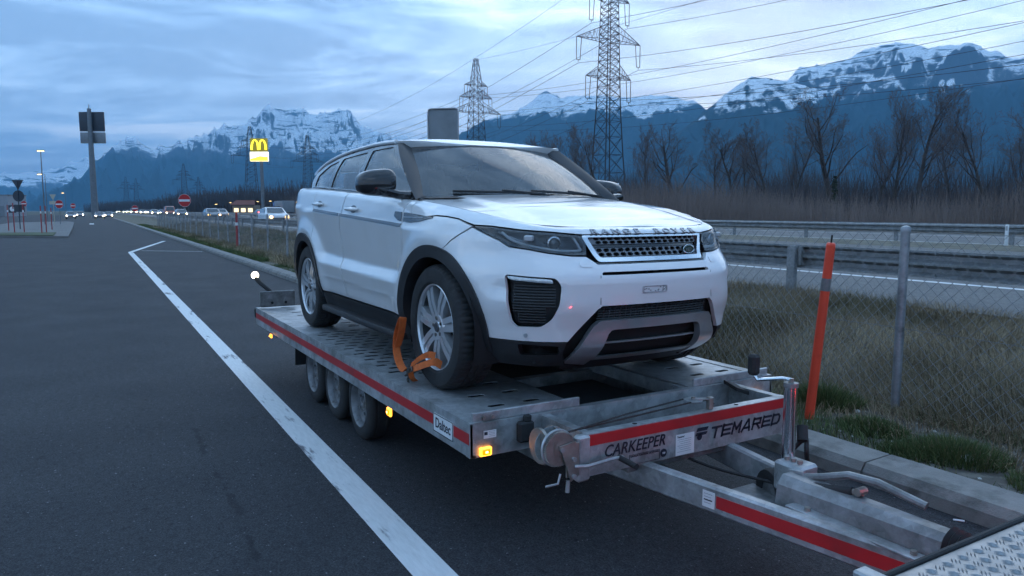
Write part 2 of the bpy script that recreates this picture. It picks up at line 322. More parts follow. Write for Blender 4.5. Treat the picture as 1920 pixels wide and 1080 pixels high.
# painted bay outline
def strip(name, pts, w, z, mat, kind='structure'):
    m = MB(); P = [Vector((a, b, z)) for a, b in pts]; n = len(P); L_, R_ = [], []
    for i, p in enumerate(P):
        d0 = (P[i]-P[i-1]).normalized() if i else (P[1]-P[0]).normalized(); d1 = (P[i+1]-P[i]).normalized() if i < n-1 else d0
        nn = Vector((-(d0+d1).y, (d0+d1).x, 0)).normalized(); k = 1/max(.35, nn.dot(Vector((-d0.y, d0.x, 0)))); L_.append(p+nn*w/2*k); R_.append(p-nn*w/2*k)
    m.add(L_+R_, [(i, n+i, n+i+1, i+1) for i in range(n-1)]); o = m.obj(name, mat, smooth=0); o['kind'] = kind; return o
strip('bay_marking', [(9, ry(9, -1.285)), (-10, ry(-10, -1.285)), (-29.75, ry(-29.75, -1.285)), (-41.2, 1.44)], .185, .004, mLINE)
strip('bay_end_marking', [(-30.75, -.42), (-28.8, 1.75)], .10, .008, mLINE)
strip('lane_arrow_marking', [(-100, -1.2), (-108, -1.1)], .5, .004, mLINE)
# kerb: separate cast stones, chamfered top front edge, open joints
kerb = empty('kerb'); kerb['kind'] = 'structure'
def kerb_stone(L, seed):
    m = MB(); prof = [(0, -.05), (0, .075), (.035, .125), (.29, .135), (.30, .12), (.30, -.05)]
    m.prism([(0, y, z) for y, z in prof], (L-.012, 0, 0)); return m
_ks = kerb_stone(1.0, 0).obj('kerb_stone', mCON, kerb, smooth=0); _ks.location = (3.1, ry(3.1, 1.50), 0); _ks.rotation_euler.z = math.atan(RS)
for i in range(1, 46):
    c_ = _ks.copy(); col.objects.link(c_); c_.parent = kerb; x = 3.1-i; c_.location = (x, ry(x, 1.50)+random.uniform(-.003, .003), random.uniform(-.003, .003)); c_.rotation_euler.z = math.atan(RS)+random.uniform(-.002, .002)
m = MB(); m.prism([(-330, ry(-330, 1.5)+y, z) for y, z in [(0, -.05), (0, .09), (.03, .125), (.30, .13), (.30, -.05)]], (330-41.95, RS*(330-41.95), 0)); m.obj('kerb_run', mCON, kerb, smooth=0)
# verge + bank up to the motorway
def bank_z(X, Y):
    z = .085+.02*np.sin(X*1.3)*np.cos(Y*2.1)
    z = z+np.interp(Y, [1.8, 3.1, 5.9, 6.35], [0, 0, .40, .415])+.05*np.sin(X*.9+Y*1.7)*sstep(2.6, 4.0, Y)*sstep(6.3, 5.5, Y)
    return z
def sstep(a, b, x):
    t = np.clip((np.asarray(x, float)-a)/(b-a), 0, 1); return t*t*(3-2*t)
sheet('bank', np.concatenate([np.arange(-330, -40, 6.), np.arange(-40, 14, .5)]), np.array([1.79, 2.1, 2.4, 2.7, 3.0, 3.3, 3.6, 3.9, 4.2, 4.5, 4.8, 5.1, 5.4, 5.7, 6.0, 6.3]), bank_z, mDRY)
sheet('motorway', np.array([-900, -300, -60, 0, 60, 200.]), np.array([6.1, 8, 12, 20.5]), ZM, mAS2)
sheet('median', np.arange(-900, 200, 4.), np.array([20.5, 21, 22, 23, 24.2]), lambda X, Y: ZM-.02+.10*sstep(20.5, 21.5, Y)*sstep(24.2, 23.4, Y), mDRY)
sheet('far_carriageway', np.array([-900, -300, -60, 0, 60, 200.]), np.array([24.2, 28, 36.]), ZM, mAS2)
sheet('far_verge', np.array([-900, -300, -60, 0, 60, 200.]), np.array([36., 40, 60, 160, 400]), lambda X, Y: np.where(Y < 37, ZM-.004, ZM-.06), mDRY)
def lane_line(name, y0, w=.18, x0=-900, x1=200, dash=None):
    if dash is None: return strip(name, [(x0, ry(x0, y0)), (x1, ry(x1, y0))], w, ZM+.004, mLINE)
    mm = MB()
    for x in np.arange(-300, 60, 18.): mm.add([(x, ry(x, y0)-w/2, ZM+.004), (x+6, ry(x+6, y0)-w/2, ZM+.004), (x+6, ry(x+6, y0)+w/2, ZM+.004), (x, ry(x, y0)+w/2, ZM+.004)], [(0, 1, 2, 3)])
    o = mm.obj(name, mLINE, smooth=0); o['kind'] = 'structure'; return o
lane_line('edge_line', 9.33, .2); lane_line('lane_line', 13.1, .15, dash=1); lane_line('median_edge_line', 16.9); lane_line('far_edge_line', 24.9); lane_line('far_shoulder_line', 32.6)
# ------------------------------------------------------------------ mountains (real ridges, kilometres away)
RIDGE_FAR = [(-11500,-11800,520),(-13800,-8800,700),(-15300,-6200,560),(-16300,-4200,640),(-16814,-2484,473),(-16910,-1716,589),(-16952,-1225,701),(-16968,-974,708),(-16981,-717,746),(-16992,-365,798),(-16996,-44,963),(-16995,188,1044),(-16987,552,909),(-16959,1116,709),(-16900,1804,558)]
RIDGE_LEFT = [(-11485,-505,160),(-11494,-201,304),(-11496,52,464),(-11494,218,682),(-11490,381,795),(-11483,550,966),(-11476,682,1030),(-11469,790,977),(-11458,938,888),(-11436,1175,934),(-11413,1382,1001),(-11390,1558,1083),(-11366,1721,1157),(-11341,1879,1247),(-11317,2020,1230),(-11276,2236,1307),(-11253,2348,1411),(-11237,2423,1514),(-11221,2497,1570),(-11197,2603,1483),(-11171,2712,1465),(-11147,2808,1507),(-11125,2896,1534),(-11096,3005,1484),(-11065,3115,1465),(-11034,3226,1445),(-11000,3338,1488),(-10954,3486,1501),(-10918,3598,1496),(-10894,3670,1404),(-10856,3780,1288),(-10804,3928,1228),(-10748,4077,1176),(-10676,4264,1163),(-10536,4598,1088),(-10367,4968,947),(-10145,5407,705),(-9902,5839,461)]
RIDGE_CENTRE = [(-6043,2382,303),(-5972,2554,487),(-5877,2765,581),(-5806,2912,674),(-5732,3056,775),(-5665,3178,822),(-5619,3259,836),(-5560,3359,890),(-5499,3457,972),(-5469,3504,1026),(-5444,3542,1048),(-5411,3593,1016),(-5373,3650,988),(-5307,3745,992),(-5240,3838,999),(-5172,3930,998),(-5130,3984,978),(-5059,4073,967),(-4988,4161,982),(-4871,4297,987),(-4752,4429,964),(-4660,4525,924),(-4604,4582,877),(-4566,4620,809),(-4470,4713,651),(-4276,4890,425)]
RIDGE_HILL = [(-3544,2925,216),(-3400,3091,438),(-3295,3203,545),(-3231,3268,620),(-3188,3309,664),(-3124,3370,737),(-3059,3429,785),(-2993,3487,780),(-2925,3544,754),(-2880,3581,736),(-2835,3617,717),(-2789,3652,669),(-2765,3671,608),(-2717,3707,501),(-2576,3806,317)]
RIDGE_RIGHT = [(-3793,4114,408),(-3639,4251,739),(-3536,4337,934),(-3484,4379,1002),(-3430,4421,1008),(-3362,4473,1009),(-3295,4522,1031),(-3215,4580,1048),(-3163,4616,1078),(-3084,4669,1104),(-3005,4720,1112),(-2926,4770,1105),(-2872,4802,1079),(-2845,4819,1052),(-2794,4848,1069),(-2743,4877,1079),(-2691,4906,1066),(-2614,4948,1053),(-2537,4988,1004),(-2460,5026,962),(-2385,5062,943),(-2286,5108,893),(-2068,5200,773),(-1725,5324,587),(-1310,5441,382)]
def nearer(R, k): return [(3.8+(x-3.8)*k, -2.6+(y+2.6)*k, 1.7+(z-1.7)*k) for x, y, z in R]
RIDGE_LEFT = nearer(RIDGE_LEFT, .66); RIDGE_FAR = nearer(RIDGE_FAR, .62)
def _vnoise(x, y, seed):
    xi = np.floor(x).astype(np.int64); yi = np.floor(y).astype(np.int64); fx = x-xi; fy = y-yi; fx = fx*fx*(3-2*fx); fy = fy*fy*(3-2*fy)
    def h(a, b):
        n = (a*374761393+b*668265263+seed*982451653) & 0x7fffffff; n = ((n ^ (n >> 13))*1274126177) & 0x7fffffff; return ((n ^ (n >> 16)) & 0xffff)/65535.
    return (h(xi, yi)*(1-fx)+h(xi+1, yi)*fx)*(1-fy)+(h(xi, yi+1)*(1-fx)+h(xi+1, yi+1)*fx)*fy
def ridged(x, y, seed, oc=6, lac=2.03, gain=.52):
    a = np.zeros_like(x); amp = 1.; fr = 1.; w_ = 1.
    for o in range(oc):
        n = 1-np.abs(2*_vnoise(x*fr+13.7*o, y*fr-7.1*o, seed+o)-1); n = n*n*w_; a += n*amp; w_ = np.clip(n*1.8, 0, 1); fr *= lac; amp *= gain
    return a/1.9
def snow_rock(name, line, soft, nsc, rock=(.075, .078, .085), forest=(.012, .018, .014), fline=300., steep=.55, bandt=.42, snowc=(.88, .89, .90)):
    m = bpy.data.materials.new(name); m.use_nodes = True; t = m.node_tree; b = t.nodes['Principled BSDF']; Nn = t.nodes.new; L = t.links.new; b.inputs['Roughness'].default_value = .95; b.inputs['Specular IOR Level'].default_value = .1
    g = Nn('ShaderNodeNewGeometry'); sp = Nn('ShaderNodeSeparateXYZ'); L(g.outputs['Position'], sp.inputs[0]); sn = Nn('ShaderNodeSeparateXYZ'); L(g.outputs['Normal'], sn.inputs[0])
    def nz(sc, det=8, ro=.62):
        n = Nn('ShaderNodeTexNoise'); n.inputs['Scale'].default_value = sc; n.inputs['Detail'].default_value = det; n.inputs['Roughness'].default_value = ro; L(g.outputs['Position'], n.inputs['Vector']); return n.outputs[0]
    def ma(op, a, b_, c_=None):
        n = Nn('ShaderNodeMath'); n.operation = op
        for i, v in enumerate((a, b_, c_)):
            if v is None: continue
            if isinstance(v, (int, float)): n.inputs[i].default_value = v
            else: L(v, n.inputs[i])
        return n.outputs[0]
    def step(x, a, b_):
        r = Nn('ShaderNodeMapRange'); r.interpolation_type = 'SMOOTHSTEP'; L(x, r.inputs[0]); r.inputs[1].default_value = a; r.inputs[2].default_value = b_; return r.outputs[0]
    hz_ = ma('MULTIPLY_ADD', ma('SUBTRACT', nz(nsc), .5), soft*6.0, sp.outputs[2])
    alt = step(hz_, line-soft*.18, line+soft*.18)
    slope = ma('MULTIPLY_ADD', ma('SUBTRACT', nz(nsc*5, 6), .5), .75, sn.outputs[2]); hold = step(slope, steep-.10, steep+.06)
    vm = Nn('ShaderNodeVectorMath'); vm.operation = 'MULTIPLY'; L(g.outputs['Position'], vm.inputs[0]); vm.inputs[1].default_value = (1, 1, 5.5)
    nb = Nn('ShaderNodeTexNoise'); nb.inputs['Scale'].default_value = nsc*2.4; nb.inputs['Detail'].default_value = 7; nb.inputs['Roughness'].default_value = .66; nb.inputs['Distortion'].default_value = .6; L(vm.outputs[0], nb.inputs['Vector'])
    bands = step(nb.outputs[0], bandt-.03, bandt+.03)
    s = ma('MULTIPLY', alt, ma('MULTIPLY', hold, bands))
    fr_ = step(ma('MULTIPLY_ADD', ma('SUBTRACT', nz(nsc*2), .5), soft*3.0, sp.outputs[2]), fline+soft*.35, fline-soft*.35)
    mx0 = Nn('ShaderNodeMixRGB'); L(fr_, mx0.inputs[0]); mx0.inputs[1].default_value = (*rock, 1)
    fo = Nn('ShaderNodeValToRGB'); L(nz(nsc*14, 4), fo.inputs[0]); fo.color_ramp.elements[0].color = (*[x*.5 for x in forest], 1); fo.color_ramp.elements[1].color = (*[x*1.9 for x in forest], 1); L(fo.outputs[0], mx0.inputs[2])
    mx = Nn('ShaderNodeMixRGB'); L(s, mx.inputs[0]); L(mx0.outputs[0], mx.inputs[1]); mx.inputs[2].default_value = (*snowc, 1); L(mx.outputs[0], b.inputs['Base Color']); return m
def mountain(name, ridge, mat, front, back, amp, nscale, seed, nu=420, nv=110, jag=0.0, stepx=1.0):
    R = np.array(ridge, float)
    for k in (0, 1):                                                                     # let both ends run out to the valley floor
        e0, e1 = (R[0], R[1]) if k == 0 else (R[-1], R[-2]); dd = e0[:2]-e1[:2]; dd /= np.linalg.norm(dd)
        t_ = np.array([.35, .7, 1.0])[:, None]; E_ = np.hstack([e0[:2]+dd*t_*e0[2]*2.6, e0[2]*(1-t_)**1.4-12*t_])
        R = np.vstack([E_[::-1], R]) if k == 0 else np.vstack([R, E_])
    d = np.concatenate([[0], np.cumsum(np.hypot(*np.diff(R[:, :2], axis=0).T))]); s = np.linspace(0, d[-1], nu); C = np.stack([np.interp(s, d, R[:, k]) for k in range(3)], -1)
    C[:, 2] += jag*(ridged(s/nscale*7, s*0, seed+31, 4)-.45)
    q = C[:, :2]-np.array([3.8, -2.6]); q /= np.linalg.norm(q, axis=1)[:, None]          # fall line: towards the valley we stand in
    q = np.stack([np.convolve(np.pad(q[:, k], 20, mode='edge'), np.ones(41)/41, 'valid') for k in (0, 1)], -1)
    v = np.concatenate([-np.linspace(1, 0, int(nv*.72))**1.5, np.linspace(0, 1, nv-int(nv*.72)+1)[1:]])
    U, Vv = np.meshgrid(s, v, indexing='ij')
    ext = np.where(Vv < 0, front, back); X = C[:, None, 0]+q[:, None, 0]*Vv*ext; Y = C[:, None, 1]+q[:, None, 1]*Vv*ext
    a = np.abs(Vv); shape = (1-a)**1.25*.72+.28*np.clip(1-a*2.6, 0, 1)
    n = ridged(X/nscale, Y/nscale, seed); n2 = ridged(X/nscale*3.1, Y/nscale*3.1, seed+9, 5)
    env = sstep(0, .10, a)*sstep(1.0, .7, a)
    Z = C[:, None, 2]*shape+amp*(n-.45)*env+amp*.38*(n2-.45)*env*1.2
    # no front spur may rise above the line of sight to the crest
    Dr = np.hypot(X-3.8, Y+2.6); Dc = np.hypot(C[:, 0]-3.8, C[:, 1]+2.6)[:, None]
    Z = np.where(Vv < 0, np.minimum(Z, C[:, None, 2]*(Dr/Dc)**1.25-2.0*a), Z)
    Z = np.maximum(Z-14*a, -8)
    V = np.stack([X, Y, Z], -1).reshape(-1, 3); b = len(v); i, j = np.meshgrid(np.arange(nu-1), np.arange(b-1), indexing='ij'); i = i.ravel(); j = j.ravel()
    F = np.stack([i*b+j, (i+1)*b+j, (i+1)*b+j+1, i*b+j+1], -1); o = mesh_obj(name, V, F, mat); o['kind'] = 'structure'; return o
mountain('snowy_far_range', RIDGE_FAR, snow_rock('far range rock', 300, 100, .002, fline=260, steep=.35), 2000, 1000, 140, 560, 3, nu=520, nv=60, jag=60)
mountain('toothed_mountain', RIDGE_LEFT, snow_rock('toothed mountain rock', 525, 100, .0024, rock=(.085, .09, .10), fline=455, steep=.36, bandt=.43), 2400, 1400, 330, 350, 11, nu=700, nv=170, jag=55)
mountain('peaked_mountain', RIDGE_CENTRE, snow_rock('peaked mountain rock', 840, 110, .0026, fline=960, steep=.47), 2600, 1500, 240, 560, 21, nu=460, nv=120, jag=26)
mountain('wooded_hill', RIDGE_HILL, snow_rock('wooded hill rock', 640, 120, .004, fline=900, steep=.60), 1700, 900, 170, 420, 41, nu=320, nv=100, jag=20)
mountain('plateau_mountain', RIDGE_RIGHT, snow_rock('plateau mountain rock', 790, 130, .0026, fline=760, steep=.52, bandt=.45), 2300, 1500, 300, 400, 51, nu=560, nv=150, jag=26)
# ---------------------------------------------------------------- car surfaces (car frame: x forward from front axle, y half-side positive outward, z up)
def _crom(P, n=40):
    P = np.asarray(P, float); Q = np.vstack([2*P[0]-P[1], P, 2*P[-1]-P[-2]]); out = []
    for i in range(len(P)-1):
        p0, p1, p2, p3 = Q[i:i+4]
        t = np.linspace(0, 1, n, endpoint=False)[:, None]
        out.append(.5*((2*p1)+(-p0+p2)*t+(2*p0-5*p1+4*p2-p3)*t*t+(-p0+3*p1-3*p2+p3)*t**3))
    out.append(P[-1:]); return np.vstack(out)
def sstep(a, b, x):
    t = np.clip((np.asarray(x, float)-a)/(b-a), 0, 1); return t*t*(3-2*t)
class Smooth:
    """monotone-ish smooth 1D curve through points (x ascending)"""
    def __init__(self, pts, sm=0.0):
        P = np.array(sorted(pts), float); xs = np.linspace(P[0, 0], P[-1, 0], 600); ys = np.interp(xs, P[:, 0], P[:, 1])
        if sm > 0:
            w = max(1, int(sm/(xs[1]-xs[0]))); k = np.ones(2*w+1)/(2*w+1)
            for _ in range(2):
                ys = np.convolve(np.pad(ys, w, mode='reflect', reflect_type='odd'), k, 'valid')
        self.x, self.y = xs, ys
    def __call__(self, x): return np.interp(x, self.x, self.y)
_OUT = [(.885, 0), (.880, .18), (.858, .38), (.808, .55), (.728, .67), (.615, .762), (.46, .838), (.25, .90), (0, .932), (-.6, .938), (-1.3, .943), (-2.0, .943), (-2.66, .938),
        (-2.95, .925), (-3.2, .88), (-3.37, .79), (-3.45, .6), (-3.48, .3), (-3.485, 0)]
_oc = _crom(_OUT); _ocl = np.concatenate([[0], np.cumsum(np.linalg.norm(np.diff(_oc, axis=0), axis=1))])
S_MAX = float(_ocl[-1])
def outline(s):
    s = np.clip(s, 0, S_MAX); return np.interp(s, _ocl, _oc[:, 0]), np.interp(s, _ocl, _oc[:, 1])
def outline_n(s):
    e = .012; x0, y0 = outline(np.asarray(s)-e); x1, y1 = outline(np.asarray(s)+e)
    tx, ty = x1-x0, y1-y0; L = np.hypot(tx, ty)+1e-9
    nx, ny = ty/L, -tx/L
    return nx, ny
def s_of_x(x):  # side arc parameter for a given x on the flank
    m = _oc[:, 1] > .3; return np.interp(-np.asarray(x, float), -_oc[m, 0], _ocl[m])
offF = Smooth([(.15, -.30), (.20, -.22), (.25, -.13), (.29, -.075), (.34, -.045), (.42, -.035), (.47, -.02), (.52, -.004), (.60, 0), (.685, -.002), (.72, -.018), (.76, -.045), (.80, -.082), (.90, -.118), (.96, -.135), (1.05, -.15), (1.3, -.2)], .012)
offS = Smooth([(.15, -.10), (.25, -.075), (.31, -.05), (.37, -.026), (.43, -.018), (.462, -.010), (.474, -.003), (.49, -.003), (.53, .004), (.563, .010), (.575, .009), (.63, -.030), (.645, -.031), (.72, -.020), (.82, -.008), (.905, .0005), (.918, .0), (.932, -.010), (.99, -.018), (1.06, -.032), (1.12, -.046), (1.25, -.085)], .004)
offS0 = Smooth([(.15, -.10), (.25, -.075), (.31, -.05), (.37, -.026), (.45, -.012), (.60, -.006), (.80, -.006), (.90, -.004), (1.0, -.018), (1.12, -.046), (1.25, -.085)], .03)
offR = Smooth([(.15, -.2), (.25, -.10), (.33, -.03), (.45, 0), (.6, 0), (.7, -.02), (.8, -.06), (1.0, -.13), (1.25, -.21)], .02)
_zt = Smooth([(-3.5, 1.225), (-3.1, 1.235), (-2.6, 1.222), (-2.0, 1.190), (-1.2, 1.148), (-.4, 1.090), (0, 1.050), (.3, 1.010), (.5, .975), (.65, .952), (.8, .940), (.9, .938)], .12)
_zr = Smooth([(-3.5, .05), (-1, .05), (-.5, .06), (0, .09), (.5, .09), (.75, .055), (.9, .05)], .1)
def z_top(s):
    x, y = outline(s); return _zt(x)
def feat(z, s):  # the flank creases rise towards the rear: sample the profile at a sheared height
    x, y = outline(s); k = np.clip(-(x+.2), -.6, 3.2)
    hi = sstep(.55, .95, z); return z - k*(.017*(1-hi)+.050*hi)
def skirt(s, z, inset=0.0):
    s = np.asarray(s, float); z = np.asarray(z, float)
    x, y = outline(s); nx, ny = outline_n(s)
    wf = np.clip(nx, 0, 1)**.8; wr = np.clip(-nx, 0, 1)**2; ws = np.clip(1-wf-wr, 0, 1)
    wd = np.minimum(np.hypot(x, z-.36), np.hypot(x+2.66, z-.36)); cf = sstep(.47, .66, wd)
    fs = feat(z, s); o = wf*offF(z)+ws*(cf*offS(fs)+(1-cf)*offS0(fs))+wr*offR(z)
    # fender flare round the wheels
    for xw in (0., -2.66):
        r = np.hypot(x-xw, z-.36); o = o+.022*np.exp(-((r-.50)/.10)**2)*ws
    r = _zr(x); zt = _zt(x); d = np.clip((z-(zt-r))/r, 0, 1)
    o = o-r*1.15*(1-np.sqrt(np.clip(1-d*d, 0, 1)))
    o = o-inset
    return np.stack([x+nx*o, np.maximum(y+ny*o, 0), z], -1)
def cap_pt(s, k, inset=0.0):  # top cover between the flanks; k in -1..1 across
    s = np.asarray(s, float); k = np.asarray(k, float)
    B = skirt(s, z_top(s)); x, y, z = B[..., 0], B[..., 1], B[..., 2]
    yy = y*k; a = np.abs(yy)
    cr = np.interp(x, [-3.4, -.6, -.2, .3, .6, .72, .80], [.02, .03, .028, .020, .012, .004, 0.0])
    zz = z+cr*(1-k*k)
    bul = .015*np.interp(x, [-.5, .2, .55, .70], [1, .9, .45, 0])
    zz = zz+bul*(sstep(.62, .50, a))*np.clip(y/.5, 0, 1)
    xx = x-.10*np.clip(k*k-1, -1, 0)*np.interp(x, [-.7, -.3, .2], [1, .6, 0])*0
    return np.stack([xx, yy, zz-inset], -1)
# greenhouse
_ybelt = Smooth([(-3.5, .67), (-3.3, .72), (-3.0, .77), (-2.5, .812), (-1.3, .838), (-.6, .822), (-.2, .80), (.1, .78)], .1)
_yroof = Smooth([(-3.5, .585), (-3.2, .62), (-2.8, .648), (-2.2, .672), (-1.3, .68), (-.9, .665), (-.2, .63)], .1)
_zrail = Smooth([(-3.5, 1.36), (-3.2, 1.415), (-2.9, 1.455), (-2.5, 1.49), (-2.0, 1.512), (-1.5, 1.520), (-1.0, 1.505), (-.2, 1.42)], .1)
def gside(x, z, inset=0.0):
    x = np.asarray(x, float); z = np.asarray(z, float)
    zb = _zt(x)-.01; t = (z-zb)/(_zrail(x)-zb)
    y = _ybelt(x)*(1-t)+_yroof(x)*t+.022*np.clip(t, 0, 1)*(1-np.clip(t, 0, 1))*4
    return np.stack([x, y-inset, z-inset*.35], -1)
def wscreen(k, t, inset=0.0):  # k -1..1 across, t 0..1 up
    k = np.asarray(k, float); t = np.asarray(t, float)
    xc = -.36-.66*t-.03*np.sin(np.pi*t)*0+.035*np.sin(np.pi*t); zc = 1.115+.395*t
    yw = .80-.175*t; sw = .225-.075*t
    a = np.abs(k)
    return np.stack([xc-sw*a**2.2-inset*.5, k*yw, zc-(.012+.012*t)*a*a-inset*.85], -1)
_zroofc = Smooth([(-3.5, 1.44), (-3.25, 1.495), (-2.9, 1.535), (-2.4, 1.572), (-1.9, 1.588), (-1.5, 1.578), (-1.2, 1.554), (-1.08, 1.527), (-.98, 1.496), (-.8, 1.43)], .045)
def roof_pt(x, k):
    x = np.asarray(x, float); k = np.asarray(k, float)
    a = np.abs(k); ye = _yroof(x)+.012; ze = _zrail(x); zc = _zroofc(x)
    z = ze+(zc-ze)*(1-a**2.6)**.8
    return np.stack([x, k*ye, z], -1)
# ------------------------------------------------------------------ the white SUV on the deck
mPAINT = M('white car paint', (.74, .73, .725), .28, coat=1.0, var=.025, vs=2.5, c2=(.66, .64, .62), c2s=1.7, c2lo=.60, c2hi=.85, spec=.5)
mBLK = M('satin black plastic', (.018, .018, .020), .55, var=.2, vs=9, bump=.15, bs=200); mGLB = M('gloss black trim', (.012, .012, .014), .12, coat=.6, var=.2, vs=6)
mTYRE = M('tyre rubber', (.020, .020, .021), .82, var=.35, vs=12, bump=.3, bs=70, c2=(.045, .042, .038), c2s=7, c2lo=.55, c2hi=.8); mALLOY = M('alloy', (.62, .63, .65), .28, .6, var=.05, vs=8, coat=.3)
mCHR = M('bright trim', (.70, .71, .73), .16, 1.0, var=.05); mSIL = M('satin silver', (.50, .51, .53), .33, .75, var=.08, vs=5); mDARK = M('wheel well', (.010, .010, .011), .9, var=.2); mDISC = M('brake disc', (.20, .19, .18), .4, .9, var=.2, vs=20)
mWS = glass('windscreen glass', (.78, .83, .85), 1.85, .02); mSG = glass('side glass', (.66, .70, .72), 2.0, .02); mLENS = glass('lamp lens', (.80, .82, .84), 1.5, .05); mINT = M('interior', (.030, .030, .033), .8, var=.3, vs=10, bump=.2)
mSEAT = M('seat leather', (.055, .052, .05), .55, var=.2, vs=14, bump=.3, bs=40); mGREY = M('grille mesh', (.17, .175, .185), .38, .7, var=.1); mGAP = M('seam black', (.006, .006, .006), .9, var=.1)
mREDL = M('red lamp lens', (.25, .01, .012), .15, coat=.5, var=.1)
mPAINT.node_tree.nodes['Principled BSDF'].inputs['Coat IOR'].default_value = 1.85
car = thing('suv', 'white five-door SUV with black door mirrors strapped onto the car trailer', 'car', (0, 0, H))
def SK(sgn):  # right flank is -y in the world
    def f(u, v, inset):
        P = skirt(np.abs(u), v, inset); P = P.copy(); P[..., 1] *= sgn; return P
    return f
def SKF(u, v, inset):  # whole wrap, u<0 = left
    P = skirt(np.abs(u), v, inset); P = P.copy(); P[..., 1] *= np.where(np.asarray(u) >= 0, -1, 1); return P
def arch(R, a0, a1, xw, n=26, zc=.36): return [(float(s_of_x(xw+R*math.cos(a))), zc+R*math.sin(a)) for a in np.linspace(a0, a1, n)]
def mir(l): return [(-a, b) for a, b in l]
RA = .470
def zt_(s): return float(z_top(s))
# --- traced outlines on the body surface (s, z), right half
HL = [(1.160, .944), (1.045, .940), (.849, .922), (.644, .911), (.455, .897), (.430, .859), (.436, .800), (.526, .801), (.675, .815), (.787, .832), (.905, .845), (.966, .877), (1.068, .909)]
HOODL = [(1.172, .950), (1.302, .985), (1.40, .997), (1.49, 1.001), (1.594, .994), (1.66, .982), (1.74, .985), (1.80, 1.01), (1.83, 1.04)]
FOG = rounded([(.904, .703), (.620, .690), (.591, .650), (.600, .556), (.638, .480), (.700, .437), (.844, .436), (.866, .464)], .025, 3)
# headlamp bottom edge + grille bottom (bumper top), arch front, split line
af = [p for p in arch(RA, .02, 1.30, 0.)]
bt = [(1.166, .934), (1.068, .902), (.966, .870), (.905, .838), (.787, .825), (.675, .808), (.526, .793), (.440, .791), (.405, .768), (.385, .752)]
rb = af+[(1.30, .862)]+bt
lowR = [(.552, .362), (.40, .528), (.372, .545)]
bump_outer = [(lowR[2][0], lowR[2][1]), lowR[1], lowR[0], (.80, .362), (1.02, .366)]+rb+mir(rb)[::-1]+mir([(1.02, .366), (.80, .362), lowR[0], lowR[1], lowR[2]])
slot = rounded([(.375, .700), (.368, .716), (-.368, .716), (-.375, .700)], .008, 2)
D = panel_data(bump_outer, [FOG, mir(FOG)[::-1], slot], SKF, .030, .022)
bumper = dobj('front_bumper', D, mPAINT, car)
# number panel seams and empty plate bracket, tow-eye cap, washer covers, parking sensors
for sgn in (1, -1):
    dobj('washer_cover', panel_data(rounded([(sgn*a, b) for a, b in [(.489, .772), (.424, .771), (.419, .741), (.486, .744)]][::sgn], .008, 2), [], lambda u, v, i: SKF(u, v, i-.004), .02, .006), mPAINT, bumper)
    mm = MB(); P = SKF(np.array([sgn*.383]), np.array([.62]), 0.)[0]
    V = [tuple(SKF(np.array([sgn*s_]), np.array([z_]), -.0030)[0]) for s_, z_ in [(.3815, .70), (.3845, .70), (.3865, .553), (.3835, .553)]]; mm.add(V, [(0, 1, 2, 3)]); mm.obj('seam', mGAP, bumper, smooth=0)
    P = Vector(SKF(np.array([sgn*.786]), np.array([.392]), 0.)[0]); Q = Vector(SKF(np.array([sgn*.786]), np.array([.392]), .02)[0]); d = (P-Q).normalized()
    MB().cyl(P-d*.004, P+d*.004, .011, n=12).obj('parking_sensor', mSIL, bumper)
dobj('plate_bracket', panel_data(rounded([(-.083, .600), (-.083, .637), (.083, .637), (.083, .600)], .008, 2), [rounded([(-.074, .606), (-.074, .631), (.074, .631), (.074, .606)], .008, 2)[::-1]], lambda u, v, i: SKF(u+.05, v, i-.003), .02, .004), M('scuffed bracket', (.34, .33, .33), .6, var=.5, vs=30), bumper)
mm = MB()
for k in range(16):
    s_ = .05+random.uniform(-.078, .078); z_ = random.uniform(.606, .632); V = [tuple(SKF(np.array([s_+a]), np.array([z_+b_]), -.0016)[0]) for a, b_ in [(-.006, -.003), (.006, -.002), (.005, .003), (-.004, .003)]]; mm.add(V, [(0, 1, 2, 3)])
mm.obj('adhesive_residue', M('residue', (.22, .21, .21), .8, var=.3), bumper, smooth=0, kind='stuff')
# fog lamp wells: recessed black mesh + chrome daytime light
for sgn in (1, -1):
    FG = [(sgn*a, b) for a, b in FOG][::sgn]
    well = dobj('fog_intake', panel_data(FG, [], lambda u, v, i: SKF(u, v, i+.05), .03, 0), mBLK, car)
    mm = MB()
    for z_ in np.arange(.455, .66, .0145):
        a0, a1 = (.872 if z_ > .5 else .845), (.60 if z_ > .53 else .655)
        V = [tuple(SKF(np.array([sgn*s_]), np.array([zz]), ii)[0]) for s_ in np.linspace(a0-.01, a1+.02, 6) for zz, ii in ((z_, .028), (z_+.007, .030), (z_+.007, .05), (z_, .05))]
        F = [(4*i+k, 4*i+(k+1) % 4, 4*i+4+(k+1) % 4, 4*i+4+k) for i in range(5) for k in range(4)]; mm.add(V, F)
    mm.obj('intake_bar', mBLK, well)
    dr = rounded([(sgn*a, b) for a, b in [(.893, .695), (.64, .681), (.632, .662), (.86, .674), (.885, .682)]][::sgn], .008, 2)
    dobj('daytime_light', panel_data(dr, [], lambda u, v, i: SKF(u, v, i+.010), .02, .02), M('daytime lens', (.62, .66, .68), .12, .5, var=.25, vs=60, coat=.6), well)
